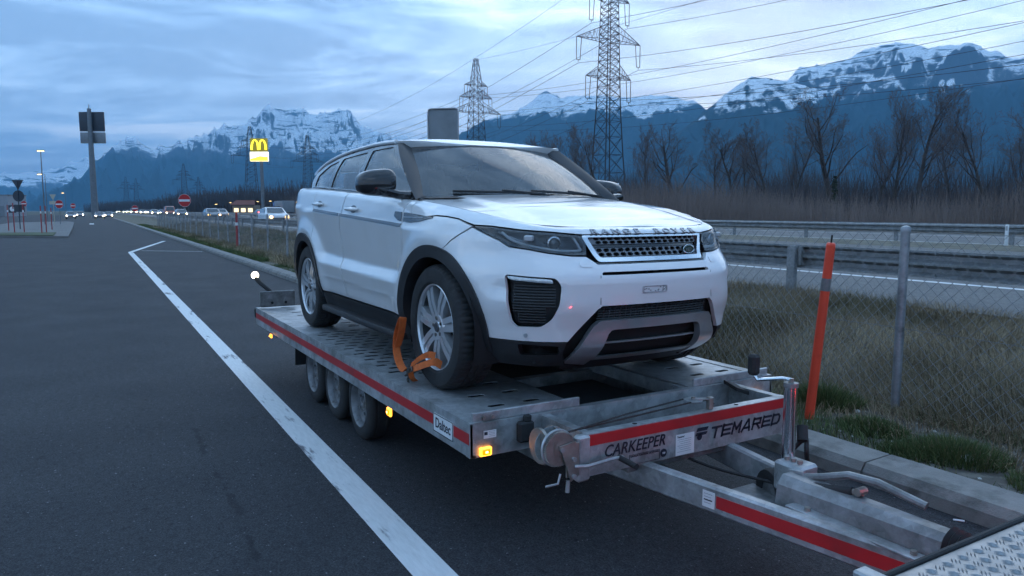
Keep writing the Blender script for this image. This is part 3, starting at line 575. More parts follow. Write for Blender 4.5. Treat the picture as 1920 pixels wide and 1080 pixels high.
# --- grille: surround, two honeycomb bands, bar, badge
GR = [(.452, .899), (.372, .765), (-.372, .765), (-.452, .899)]; GRI = [(.415, .889), (.352, .786), (-.352, .786), (-.415, .889)]
gr = empty('grille', parent=car)
dobj('grille_surround', panel_data(rounded(GR, .018, 3), [rounded(GRI, .012, 3)[::-1]], lambda u, v, i: SKF(u, v, i+.006), .025, .05), mCHR, gr)
dobj('grille_lip', panel_data(rounded([(.40, .764), (.385, .750), (-.385, .750), (-.40, .764)], .004, 2), [], lambda u, v, i: SKF(u, v, i+.014), .04, .03), mGLB, gr)
dobj('grille_back', panel_data([(.46, .905), (.38, .755), (-.38, .755), (-.46, .905)], [], lambda u, v, i: SKF(u, v, i+.060), .05, 0), mDARK, gr)
def hexes(z0, z1, hw0, hw1, p=.047):
    hs = []; rowh = (z1-z0)/2
    for r_ in range(2):
        zc_ = z0+rowh*(r_+.5); hw = hw0+(hw1-hw0)*(zc_-z0)/(z1-z0)
        k = -hw+p*.55+(p/2 if r_ else 0)
        while k < hw-p*.5:
            hs.append([(k+p*.43*math.cos(a)*(1 if abs(math.sin(a)) < .1 else 1.15), zc_+rowh*.42*(math.sin(a)/.866)) for a in np.arange(6)*PI/3]); k += p
    return hs
for z0, z1, h0, h1 in ((.788, .832, .353, .378), (.851, .889, .391, .414)):
    hs = hexes(z0, z1, h0, h1); dobj('honeycomb', panel_data([(h1, z1), (h0, z0), (-h0, z0), (-h1, z1)], hs, lambda u, v, i: SKF(u, v, i+.026), .045, .014), mGREY, gr)
dobj('grille_bar', panel_data([(.391, .849), (.379, .834), (-.379, .834), (-.391, .849)], [], lambda u, v, i: SKF(u, v, i+.034), .06, .01), mGLB, gr)
P = Vector(SKF(np.array([-.292]), np.array([.815]), .012)[0]); Q = Vector(SKF(np.array([-.292]), np.array([.815]), .03)[0]); d = (P-Q).normalized(); ex = Vector((0, 0, 1)).cross(d).normalized(); ez = d.cross(ex)
bm_ = MB(); bm_.add([P+ex*.043*math.cos(a)+ez*.023*math.sin(a)+d*h for h in (0, .008) for a in np.arange(20)*PI/10], [tuple(range(20, 40))]+[(i, (i+1) % 20, 20+(i+1) % 20, 20+i) for i in range(20)])
bdg = bm_.obj('oval_badge', M('badge green', (.02, .05, .035), .3, coat=.5, var=.1), gr)
bm_ = MB(); bm_.tube([P+ex*.043*math.cos(a)+ez*.023*math.sin(a)+d*.008 for a in np.linspace(0, 2*PI, 25)], .0028, 6); bm_.obj('badge_rim', mCHR, bdg)
text('badge_lettering', 'LAND\nROVER', .016, P+d*.009-ez*.004, ex, ez, mCHR, bdg, .0006, .2, .0002, 1.0, 'CENTER', 1.0)
# --- lower air intake, silver skid frame, black valance
dobj('lower_intake', panel_data([(.60, .375), (.41, .552), (-.41, .552), (-.60, .375), (-.60, .20), (.60, .20)], [], lambda u, v, i: SKF(u, v, i+.065), .05, 0), mDARK, car)
mm = MB()
for z_ in np.arange(.472, .540, .0135):
    hw = .385-(z_-.47)*.05
    V = [tuple(SKF(np.array([s_]), np.array([zz]), ii)[0]) for s_ in np.linspace(-hw, hw, 21) for zz, ii in ((z_, .026), (z_+.006, .030), (z_+.006, .06), (z_, .06))]
    mm.add(V, [(4*i+k, 4*i+(k+1) % 4, 4*i+4+(k+1) % 4, 4*i+4+k) for i in range(20) for k in range(4)])
for s_ in np.arange(-.37, .375, .034):
    V = [tuple(SKF(np.array([s_+a]), np.array([zz]), ii)[0]) for zz in (.47, .545) for a, ii in ((-.003, .03), (.003, .03), (.003, .06), (-.003, .06))]; mm.add(V, [(k, (k+1) % 4, 4+(k+1) % 4, 4+k) for k in range(4)])
mm.obj('intake_mesh', mBLK, car)
SKD = [(.535, .225), (.545, .240), (.415, .440), (.385, .464), (.36, .468)]; SKI = [(.385, .205), (.372, .250), (.322, .395), (.305, .412), (.285, .416)]
skid = dobj('skid_frame', panel_data(SKD+mir(SKD)[::-1]+mir(SKI)+SKI[::-1], [], lambda u, v, i: SKF(u, v, i-.012), .025, .04), mSIL, car)
dobj('skid_lip', panel_data([(.372, .262), (.36, .238), (-.36, .238), (-.372, .262)], [], lambda u, v, i: SKF(u, v, i-.004), .04, .03), mSIL, skid)
dobj('skid_bar', panel_data([(.335, .345), (.337, .336), (-.337, .336), (-.335, .345)], [], lambda u, v, i: SKF(u, v, i+.028), .05, .02), mSIL, skid)
va = [(.40, .195), (.56, .205), (.80, .205), (1.03, .215), (1.065, .30), (1.03, .362), (.80, .358), (.556, .357), (.575, .30), (.548, .235), (.54, .215)]
for sgn in (1, -1): dobj('lower_valance', panel_data([(sgn*a, b) for a, b in va][::sgn], [rounded([(sgn*a, b) for a, b in [(.84, .345), (.60, .338), (.60, .29), (.84, .28)]][::-sgn], .012, 2)], SKF, .04, .05), mBLK, car)
dobj('undertray', panel_data([(.56, .24), (.56, .17), (-.56, .17), (-.56, .24)], [], lambda u, v, i: SKF(u, v, i+.01), .06, 0), mBLK, car)
# --- headlamps: black bowl, bright guide, projector, clear lens
for sgn in (1, -1):
    hl = empty('headlight', parent=car); HS = [(sgn*a, b) for a, b in HL][::sgn]
    dobj('lamp_bowl', panel_data(HS, [], lambda u, v, i: SKF(u, v, i+.055), .035, 0), M('lamp bowl', (.030, .032, .036), .25, .3, var=.3, vs=20), hl)
    dobj('lamp_rim', panel_data(HS, [rounded([(sgn*a, b) for a, b in [(1.10, .932), (1.03, .930), (.84, .912), (.645, .901), (.468, .888), (.445, .855), (.449, .812), (.53, .812), (.66, .824), (.775, .842), (.89, .858), (.95, .885)]][::-sgn], .01, 2)], lambda u, v, i: SKF(u, v, i+.004), .03, .05), mGLB, hl)
    gd = [(.975, .913), (.90, .875), (.80, .848), (.70, .833), (.60, .822), (.468, .821), (.466, .84), (.50, .893)]
    P = [tuple(SKF(np.array([sgn*a]), np.array([b]), .024)[0]) for a, b in gd]; MB().tube([tuple(p) for p in _crom(P, 5)], .0075, 6).obj('light_guide', M('light guide', (.72, .75, .78), .2, var=.05, coat=.5), hl)
    P = [tuple(SKF(np.array([sgn*a]), np.array([b]), .026)[0]) for a, b in [(1.0, .915), (.93, .893), (.86, .872), (.80, .862)]]; MB().tube(P, .006, 6).obj('indicator_guide', M('indicator guide', (.45, .47, .5), .25, .4, var=.1), hl)
    Pc = Vector(SKF(np.array([sgn*.635]), np.array([.858]), .03)[0]); Pb = Vector(SKF(np.array([sgn*.635]), np.array([.858]), .06)[0]); d = Vector((.93, -.30*sgn, 0)).normalized()
    MB().lathe([(.040, -.02), (.041, .0), (.037, .010), (.030, .012)], Pc, d, 24).obj('projector_ring', mCHR, hl)
    MB().lathe([(.0, .020), (.012, .018), (.022, .012), (.030, .002)], Pc, d, 20).obj('projector_lens', M('projector lens', (.05, .06, .07), .04, coat=1, var=.1), hl)
    P2 = Vector(SKF(np.array([sgn*.80]), np.array([.885]), .035)[0]); MB().box(P2, (.05, .10, .030), Matrix.Rotation(sgn*.95, 3, 'Z'), .006).obj('reflector', mSIL, hl)
    dobj('lens', panel_data(HS, [], lambda u, v, i: SKF(u, v, i-.001), .035, 0), mLENS, hl)
# --- bonnet: nose + clamshell flanks + top
hood_low = [(0, .905), (.20, .905), (.44, .905), (.644, .919), (.849, .930), (1.045, .948), (1.16, .952)]+HOODL[1:]
hr = hood_low+[(1.84, zt_(1.84)-1e-4)]+[(s_, zt_(s_)-1e-4) for s_ in np.arange(1.80, .0, -.04)]
D1 = panel_data([(s_, z_) for s_, z_ in hr[:len(hood_low)]]+[(s_, z_) for s_, z_ in hr[len(hood_low):]]+[(0, zt_(0)-1e-4)], [], SK(-1), .026, 0)
ss = np.linspace(0.0, 1.90, 70); kk = np.linspace(-1, 1, 49); S_, K_ = np.meshgrid(ss, kk, indexing='ij'); Pg = cap_pt(S_, K_); Pg[..., 1] *= -1
e_ = .004; du = cap_pt(S_+e_, K_)-cap_pt(np.maximum(S_-e_, 0), K_); dv = cap_pt(S_, K_+e_)-cap_pt(S_, K_-e_); nn = np.cross(du, dv); nn *= np.sign(nn[..., 2:3]+1e-12); nn /= np.linalg.norm(nn, axis=-1)[..., None]+1e-9; nn[..., 1] *= -1
i_, j_ = np.meshgrid(np.arange(69), np.arange(48), indexing='ij'); i_ = i_.ravel(); j_ = j_.ravel(); q = np.stack([i_*49+j_, (i_+1)*49+j_, (i_+1)*49+j_+1, i_*49+j_+1], -1)
T = np.vstack([q[:, [0, 1, 2]], q[:, [0, 2, 3]]]); PV = Pg.reshape(-1, 3); NV = nn.reshape(-1, 3)
fn = np.cross(PV[T[:, 1]]-PV[T[:, 0]], PV[T[:, 2]]-PV[T[:, 0]]); T[fn[:, 2] < 0] = T[fn[:, 2] < 0][:, ::-1]
NV[:49] = NV[49*2:49*3]
hood = dobj('bonnet', joind(D1, flipy(D1), ([tuple(p) for p in PV], [tuple(t) for t in T], [NV[i] for t in T for i in t])), mPAINT, car)
# bonnet lettering
mLET = M('letter silver', (.34, .35, .37), .3, .6, var=.05)
def nose_text(body, cx, wid):
    n = len(body)
    for i, ch in enumerate(body):
        if ch == ' ': continue
        s_ = cx+wid*(.5-(i+.5)/n); P = Vector(SKF(np.array([s_]), np.array([.9065]), -.006)[0]); A = Vector(SKF(np.array([s_+.01]), np.array([.914]), 0.)[0]); B = Vector(SKF(np.array([s_]), np.array([.934]), 0.)[0]); C = Vector(SKF(np.array([s_]), np.array([.914]), 0.)[0])
        text('bonnet_letter', ch, .052, P, C-A, Vector((-.80, 0, .60)), mLET, hood, .0035, 0, .0012, 1.3, 'CENTER')
nose_text('RANGE ROVER', 0.0, .80)
# --- flanks: fender, doors, quarter, sills, arches on both sides
DG = .0045
FEN = [(1.172, .942), (1.302, .977), (1.40, .989), (1.49, .993), (1.594, .986), (1.66, .974), (1.745, .978), (1.808, 1.002), (1.838, 1.036), (1.848, zt_(1.848)-.003), (1.923, zt_(1.925)-.003), (1.923, .95), (1.919, .70), (1.923, .50), (1.933, .375)]+[p for p in arch(RA, PI-.03, 1.305, 0.)]+[(1.305, .868)]
FD = [(1.9345, zt_(1.93)-.004)]+[(s_, zt_(s_)-.004) for s_ in np.arange(2.0, 3.02, .1)]+[(3.04, zt_(3.04)-.004), (3.15, .90), (3.14, .70), (3.07, .50), (3.05, .375), (1.945, .375), (1.9345, .50), (1.930, .70), (1.9345, .95)]
ra_ = arch(RA, .10, .95, -2.66)
RD = [(3.052, zt_(3.05)-.004)]+[(s_, zt_(s_)-.004) for s_ in np.arange(3.10, 3.86, .1)]+[(3.87, zt_(3.87)-.004), (3.86, .95)]+ra_[::-1]+[(3.66, .375), (3.063, .375), (3.082, .50), (3.152, .70), (3.162, .90)]
QU = [(3.879, zt_(3.879)-.004)]+[(s_, zt_(s_)-.004) for s_ in np.arange(3.95, S_MAX, .08)]+[(S_MAX, 1.22), (S_MAX, .33), (5.2, .33), (4.75, .34)]+[p for p in arch(RA, PI-.02, .965, -2.66)]+[(3.869, .95)]
VENT = [(1.735, .968), (1.745, .945), (1.62, .962), (1.51, .978), (1.505, .985), (1.60, .990)]
for sgn, side in ((-1, 'right'), (1, 'left')):
    f = SK(sgn)
    fen = dobj('fender', panel_data(FEN, [], f, .020, .018), mPAINT, car)
    fd = dobj('door', panel_data(FD, [], f, .018, .018), mPAINT, car); rd = dobj('door', panel_data(RD, [], f, .018, .018), mPAINT, car); qu = dobj('rear_quarter', panel_data(QU, [], f, .030, .018), mPAINT, car)
    g2 = lambda u, v, i, f=f: f(u, v, i-.004)
    dobj('side_vent', panel_data(rounded([(1.912, 1.016), (1.912, .958), (1.80, .953), (1.66, .963), (1.52, .984), (1.51, .990), (1.66, .999), (1.80, 1.010)], .006, 2), [], g2, .03, .012), mGLB, fen); dobj('side_vent', panel_data(rounded([(2.062, 1.022), (2.07, .992), (2.00, .966), (1.945, .959), (1.945, 1.017)], .006, 2), [], g2, .03, .012), mGLB, fd)
    dobj('vent_blade', panel_data([(1.90, .990), (1.90, .985), (1.62, .982), (1.62, .985)], [], lambda u, v, i, f=f: f(u, v, i-.008), .04, .006), mSIL, fen)
    def zf(s_): k = min(3.2, max(-.6, s_-1.4946-.2)); return .922+.050*k
    for nm, par, a0, a1 in (('shoulder_strip', fd, 1.94, 3.14), ('shoulder_strip', rd, 3.165, 3.85)):
        ups = [(s_, zf(s_)+.012) for s_ in np.arange(a0, a1+.01, (a1-a0)/8)]; los = [(s_, zf(s_)-.010) for s_ in np.arange(a0, a1+.01, (a1-a0)/8)]
        dobj(nm, panel_data(ups+los[::-1], [], lambda u, v, i, f=f: f(u, v, i-.005), .04, .006), M('strip grey', (.10, .105, .115), .35, var=.1, coat=.5), par)
    # handles
    for par, s0, z0 in ((fd, 2.85, 1.036), (rd, 3.70, 1.078)):
        c0 = Vector(f(np.array([s0]), np.array([z0]), .0)[0]); t = (Vector(f(np.array([s0+.1]), np.array([z0+.002]), 0.)[0])-c0).normalized(); n = (c0-Vector(f(np.array([s0]), np.array([z0]), .02)[0])).normalized()
        dobj('handle_cup', panel_data([(s0+.065*math.cos(a), z0+.028*math.sin(a)) for a in np.arange(16)*PI/8], [], lambda u, v, i, f=f: f(u, v, i-.0012), .03, 0), M('handle recess', (.16, .17, .18), .4, var=.2), par)
        hd = MB(); hd.tube([c0-t*.10+n*.004, c0-t*.085+n*.028, c0-t*.03+n*.036, c0+t*.03+n*.036, c0+t*.085+n*.028, c0+t*.10+n*.004], [.010, .013, .014, .014, .013, .010], 8); hd.obj('handle', mPAINT, par)
    # sill and door cladding
    dobj('sill', panel_data([(1.93, .362), (3.66, .362), (3.72, .33), (3.72, .225), (1.90, .225), (1.90, .33)], [], lambda u, v, i, f=f: f(u, v, i-.004), .05, .06), mBLK, car)
    MB().box((-1.33, sgn*.895, .235), (1.70, .09, .05), None, .02).obj('side_step', mBLK, car)
    # arch trims
    for xw, a0, a1 in ((0., -.16, PI+.10), (-2.66, -.05, PI+.22)):
        ri = arch(.405, a0, a1, xw, 40); ro = arch(.474, a0, a1, xw, 40)
        dobj('wheel_arch', panel_data(ro+ri[::-1], [], lambda u, v, i, f=f: f(u, v, i-.012), .03, .10), mBLK, car)
        lin = MB(); n = 22
        V = [(xw+.44*math.cos(a), sgn*y_, .36+.44*math.sin(a)) for y_ in (.885, .55) for a in np.linspace(-.35, PI+.35, n)]; lin.add(V, [(i, i+1, n+i+1, n+i) for i in range(n-1)]+[tuple(range(n, 2*n))]); lin.obj('wheel_liner', mDARK, car)
# inner shell so seams and gaps read dark
shell = []
ss_ = np.linspace(0.02, S_MAX-.02, 120); zz_ = np.linspace(.26, 1, 14)
for sgn in (-1, 1):
    S2, Z2 = np.meshgrid(ss_, zz_, indexing='ij'); Z2 = .26+(Z2-.26)/.74*(z_top(S2)-.05-.26); P = skirt(S2, Z2, .085); P[..., 1] *= sgn; X2, _ = outline(S2)
    i2, j2 = np.meshgrid(np.arange(119), np.arange(13), indexing='ij'); i2 = i2.ravel(); j2 = j2.ravel(); Q4 = np.stack([i2*14+j2, (i2+1)*14+j2, (i2+1)*14+j2+1, i2*14+j2+1], -1)
    cx = P.reshape(-1, 3)[Q4].mean(1); keep = np.ones(len(Q4), bool)
    for xw in (0., -2.66): keep &= ~((np.hypot(cx[:, 0]-xw, cx[:, 2]-.36) < .52) & (np.abs(cx[:, 1]) > .5))
    keep &= ~((cx[:, 0] > .2) & (cx[:, 2] > .74)); Q4 = Q4[keep]
    shell.append((P.reshape(-1, 3), Q4))
V = np.vstack([shell[0][0], shell[1][0]]); F = np.vstack([shell[0][1], shell[1][1]+len(shell[0][0])]); mesh_obj('inner_shell', V, F, mGAP, car)
MB().box((-1.33, 0, .27), (3.9, 1.25, .10), None, .03).obj('underbody', mDARK, car)
# belt trim + cabin sides
CB = [(-.48, 1.092)]+[(x, float(_zt(x))-.012) for x in np.arange(-.6, -3.05, -.15)]+[(-3.02, float(_zt(-3.02))-.012), (-3.10, 1.30), (-3.16, 1.40)]
CT = [(x, float(_zrail(x))-.004) for x in np.arange(-3.10, -1.10, .15)]+[(-1.100, 1.497)]
W1 = rounded([(-1.520, 1.470), (-1.140, 1.472), (-.745, 1.268), (-.560, 1.132), (-1.500, 1.172)], .022, 3)
W2 = rounded([(-1.620, 1.468), (-2.235, 1.452), (-2.262, 1.196), (-1.580, 1.170)], .022, 3)
W3 = rounded([(-2.335, 1.442), (-2.62, 1.418), (-2.88, 1.34), (-2.86, 1.215), (-2.375, 1.199)], .022, 3)
for sgn in (-1, 1):
    def gf(u, v, i, sgn=sgn): P = gside(u, v, i).copy(); P[..., 1] *= sgn; return P
    cs = dobj('cabin_side', panel_data(CB+CT, [W1[::-1], W2[::-1], W3[::-1]], gf, .05, .03), mGLB, car)
    for nm, W_ in (('front_side_window', W1), ('rear_side_window', W2), ('quarter_window', W3)): dobj(nm, panel_data(W_, [], lambda u, v, i, gf=gf: gf(u, v, i+.006), .05, 0), mSG, car)
    xs_ = np.arange(-.50, -3.0, -.1); mm = MB(); mm.tube([tuple(gf(np.array([x]), np.array([float(_zt(x))+.004]), -.004)[0]) for x in xs_], .007, 6); mm.obj('belt_trim', mGLB, car)
    # windscreen pillar between side and glass
    tt = np.linspace(0, 1, 14); A = np.stack([gf(-.48-.62*tt, 1.092+.405*tt, 0.)]).reshape(-1, 3); B = wscreen(np.full(14, .915), tt); B = B.copy(); B[:, 1] *= sgn; Cc = (A+B)/2+np.array([.012, sgn*.010, .006])
    mm = MB(); V = [tuple(p) for p in np.vstack([A, Cc, B, A-[.02, sgn*.03, .02], B-[.03, 0, .03]])]; F = []
    for i in range(13): F += [(i, i+1, 15+i, 14+i), (14+i, 15+i, 29+i, 28+i), (42+i, 43+i, i+1, i), (56+i, 57+i, 29+i, 28+i)]
    mm.add(V, F); mm.obj('windscreen_pillar', M('pillar satin black', (.022, .024, .028), .5, var=.1), car, smooth=50)
    # mirror
    base = Vector((-.60, sgn*.835, 1.125)); fold = sgn > 0; mc = Vector((-.655, sgn*1.005, 1.200)) if not fold else Vector((-.80, sgn*.905, 1.175))
    mr = empty('door_mirror', parent=car)
    MB().tube([base+Vector((.02, -sgn*.02, -.005)), base+Vector((.02, sgn*.05, .0)), mc+(Vector((.03, -sgn*.02, -.050)) if not fold else Vector((.08, 0, -.03)))], [.030, .026, .034], 10).obj('mirror_arm', mGLB, mr)
    Rm = Matrix.Rotation(-sgn*1.25 if fold else 0.0, 3, 'Z'); bm2 = bmesh.new(); bmesh.ops.create_icosphere(bm2, subdivisions=4, radius=1)
    for v in bm2.verts:
        c = v.co.copy(); p_ = 3.2; n_ = (abs(c.x)**p_+abs(c.y)**p_+abs(c.z)**p_)**(1/p_); c /= n_; out_ = c.y*sgn
        x_, y_, z_ = c.x*.080, c.y*.122, c.z*(.084-.010*out_)-.006*out_
        if c.x < -.6: x_ = -.055
        x_ -= .030*max(out_, 0)**2; v.co = mc+Rm@Vector((x_, y_, z_))
    me = bpy.data.meshes.new('mirror_shell'); bm2.to_mesh(me); bm2.free(); me.materials.append(mGLB); me.polygons.foreach_set('use_smooth', np.ones(len(me.polygons), bool)); o = bpy.data.objects.new('mirror_shell', me); col.objects.link(o); o.parent = mr
    MB().box(mc+Rm@Vector((-.060, 0, .0)), (.012, .19, .125), Rm, .003).obj('mirror_glass', mCHR, mr)
# windscreen, its black edge band, wipers
WSF = lambda k, t, i: (wscreen(k, t, i)*np.array([1, -1, 1]))
wo = [(-.965, -.05), (-.965, .955), (.965, .955), (.965, -.05)]; wi = rounded([(-.89, .045), (-.89, .912), (-.12, .918), (-.10, .86), (.10, .86), (.12, .918), (.86, .912), (.86, .045)], .05, 4)
dobj('windscreen', panel_data(wo, [], WSF, .09, 0), mWS, car)
dobj('windscreen_band', panel_data(wo, [wi], lambda k, t, i: WSF(k, t, i+.004), .09, 0), M('ceramic band', (.02, .021, .024), .3, var=.1), car)
for a, b, sg in ((.70, -.06, 1), (.02, -.72, 1)):
    wp = empty('wiper', parent=car); P = [WSF(np.array([k]), np.array([t]), -.014)[0] for k, t in zip(np.linspace(a, b, 9), np.linspace(.075, .035, 9))]
    MB().tube([tuple(p) for p in P], .009, 6).obj('wiper_blade', mBLK, wp); Q = [WSF(np.array([k]), np.array([t]), -.024)[0] for k, t in ((b-.05, -.06), (b+.0, .0), ((a+b)/2-.02, .06))]; MB().tube([tuple(p) for p in Q], [.014, .011, .008], 6).obj('wiper_arm', mBLK, wp)
cow = MB(); V = []; F = []
for k in np.linspace(-1, 1, 17): P = WSF(np.array([k*.95]), np.array([.02]), .0)[0]; V += [tuple(P+[.0, 0, 0]), tuple(P+[.17, 0, -.012])]
cow.add(V, [(2*i, 2*i+2, 2*i+3, 2*i+1) for i in range(16)]); cow.obj('cowl', mBLK, car)
# roof
xs_ = np.concatenate([np.linspace(-3.30, -1.25, 42), [-1.2, -1.15, -1.1, -1.07, -1.04, -1.01, -.985]]); kk = np.sin(np.linspace(-PI/2, PI/2, 41)); X2, K2 = np.meshgrid(xs_, kk, indexing='ij')
fr_edge = -.0-.15*np.abs(K2)**2.2; X3 = X2+np.where(X2 > -1.6, (X2+1.6)/.615*fr_edge, 0); P = roof_pt(X3, K2); n_x, n_k = X2.shape
i2, j2 = np.meshgrid(np.arange(n_x-1), np.arange(n_k-1), indexing='ij'); i2 = i2.ravel(); j2 = j2.ravel(); Q4 = np.stack([i2*n_k+j2, (i2+1)*n_k+j2, (i2+1)*n_k+j2+1, i2*n_k+j2+1], -1)
roof = mesh_obj('roof', P.reshape(-1, 3), Q4[:, ::-1].copy(), mPAINT, car, smooth=60)
ke = kk; Re = P[-1]; Ge = wscreen(-ke*.965, np.full(len(ke), .953))*np.array([1, -1, 1]); Me = (Re+Ge)/2+np.array([.004, 0, .004])
MB().add([tuple(p) for p in np.vstack([Re, Me, Ge])], [(r_*len(ke)+i, r_*len(ke)+i+1, (r_+1)*len(ke)+i+1, (r_+1)*len(ke)+i) for r_ in range(2) for i in range(len(ke)-1)]).obj('roof_header', mPAINT, roof, smooth=60)
for sgn in (-1, 1):
    pts = [(x, sgn*(float(_yroof(x))+.006), float(_zrail(x))-.002) for x in np.linspace(-3.28, -1.13, 30)]; MB().tube(pts, .016, 8).obj('roof_rail', mPAINT, roof)
mm = MB(); V = []; F = []
for y in np.linspace(-1, 1, 11): z = 1.47-.05*y*y; V += [(-3.22, y*.62, z+.02), (-3.50, y*.60, z-.03), (-3.50, y*.60, z-.055), (-3.22, y*.62, z-.03)]
mm.add(V, [(4*i+k, 4*i+(k+1) % 4, 4*i+4+(k+1) % 4, 4*i+4+k) for i in range(10) for k in range(4)]+[(3, 2, 1, 0), (40, 41, 42, 43)]); mm.obj('roof_spoiler', mPAINT, roof)
MB().add([(-3.44, -.62, 1.17), (-3.44, .62, 1.17), (-3.26, .58, 1.44), (-3.26, -.58, 1.44)], [(0, 1, 2, 3)]).obj('rear_window', mSG, car, smooth=0)
ss_ = np.linspace(3.95, S_MAX, 30); S2, K2 = np.meshgrid(ss_, np.linspace(-1, 1, 5), indexing='ij'); P = cap_pt(S2, K2, .004); i2, j2 = np.meshgrid(np.arange(29), np.arange(4), indexing='ij'); i2 = i2.ravel(); j2 = j2.ravel(); mesh_obj('rear_deck', P.reshape(-1, 3), np.stack([i2*5+j2, (i2+1)*5+j2, (i2+1)*5+j2+1, i2*5+j2+1], -1), mGLB, car)
for sgn in (-1, 1):
    sh = MB(); xs2 = np.arange(-.46, -3.05, -.1); V = []
    for x in xs2: s_ = float(s_of_x(x)); B = skirt(s_, zt_(s_)-.006); V += [(B[0], sgn*(B[1]+.004), B[2]), (x, sgn*(float(_ybelt(x))-.02), float(_zt(x))-.004)]
    sh.add(V, [(2*i, 2*i+1, 2*i+3, 2*i+2) for i in range(len(xs2)-1)]); sh.obj('shoulder', mPAINT, car, smooth=60)
    dobj('tail_light', panel_data(rounded([(4.95, 1.10), (5.35, 1.08), (5.33, .97), (4.93, .99)], .03, 3), [], lambda u, v, i, sgn=sgn: SK(sgn)(u, v, i-.006), .05, .02), mREDL, car)
# interior
MB().add([(x, y*(float(_yroof(x))-.05), float(_zrail(x))-.025+.02*(1-y*y)) for x in np.linspace(-3.15, -1.2, 12) for y in (-1, -.5, 0, .5, 1)], [(5*i+j, 5*i+j+1, 5*i+j+6, 5*i+j+5) for i in range(11) for j in range(4)]).obj('headliner', M('headliner', (.32, .31, .30), .9, var=.1), car)
inn = empty('interior', parent=car)
MB().box((-1.8, 0, 1.02), (2.7, 1.50, .02)).obj('cabin_floor', mINT, inn); db = MB(); db.prism([(-.40, -.78, 1.08), (-.62, -.78, 1.135), (-.86, -.78, 1.10), (-.92, -.78, .98), (-.4, -.78, .98)], (0, 1.56, 0)); db.obj('dashboard', mINT, inn)
for y in (-.37, .37):
    st = MB(); st.box((-1.52, y, 1.12), (.14, .50, .46), Matrix.Rotation(-.22, 3, 'Y'), .05); st.box((-1.60, y, 1.415), (.10, .27, .17), Matrix.Rotation(-.15, 3, 'Y'), .04); st.cyl((-1.585, y-.06, 1.30), (-1.60, y-.06, 1.38), .008, n=6); st.cyl((-1.585, y+.06, 1.30), (-1.60, y+.06, 1.38), .008, n=6); st.obj('seat', mSEAT, inn)
st = MB(); st.box((-2.45, 0, 1.14), (.14, 1.25, .42), Matrix.Rotation(-.25, 3, 'Y'), .05)
for y in (-.38, .38): st.box((-2.52, y, 1.39), (.09, .24, .13), Matrix.Rotation(-.2, 3, 'Y'), .03)
st.obj('rear_seat', mSEAT, inn)
MB().tube([(-.98+.06*math.sin(a), .37+.18*math.cos(a), 1.15+.17*math.sin(a)) for a in np.linspace(0, 2*PI, 25)], .014, 7).obj('steering_wheel', mINT, inn)
MB().box((-1.10, 0, 1.475), (.05, .22, .065), None, .015).obj('rear_view_mirror', mINT, inn)
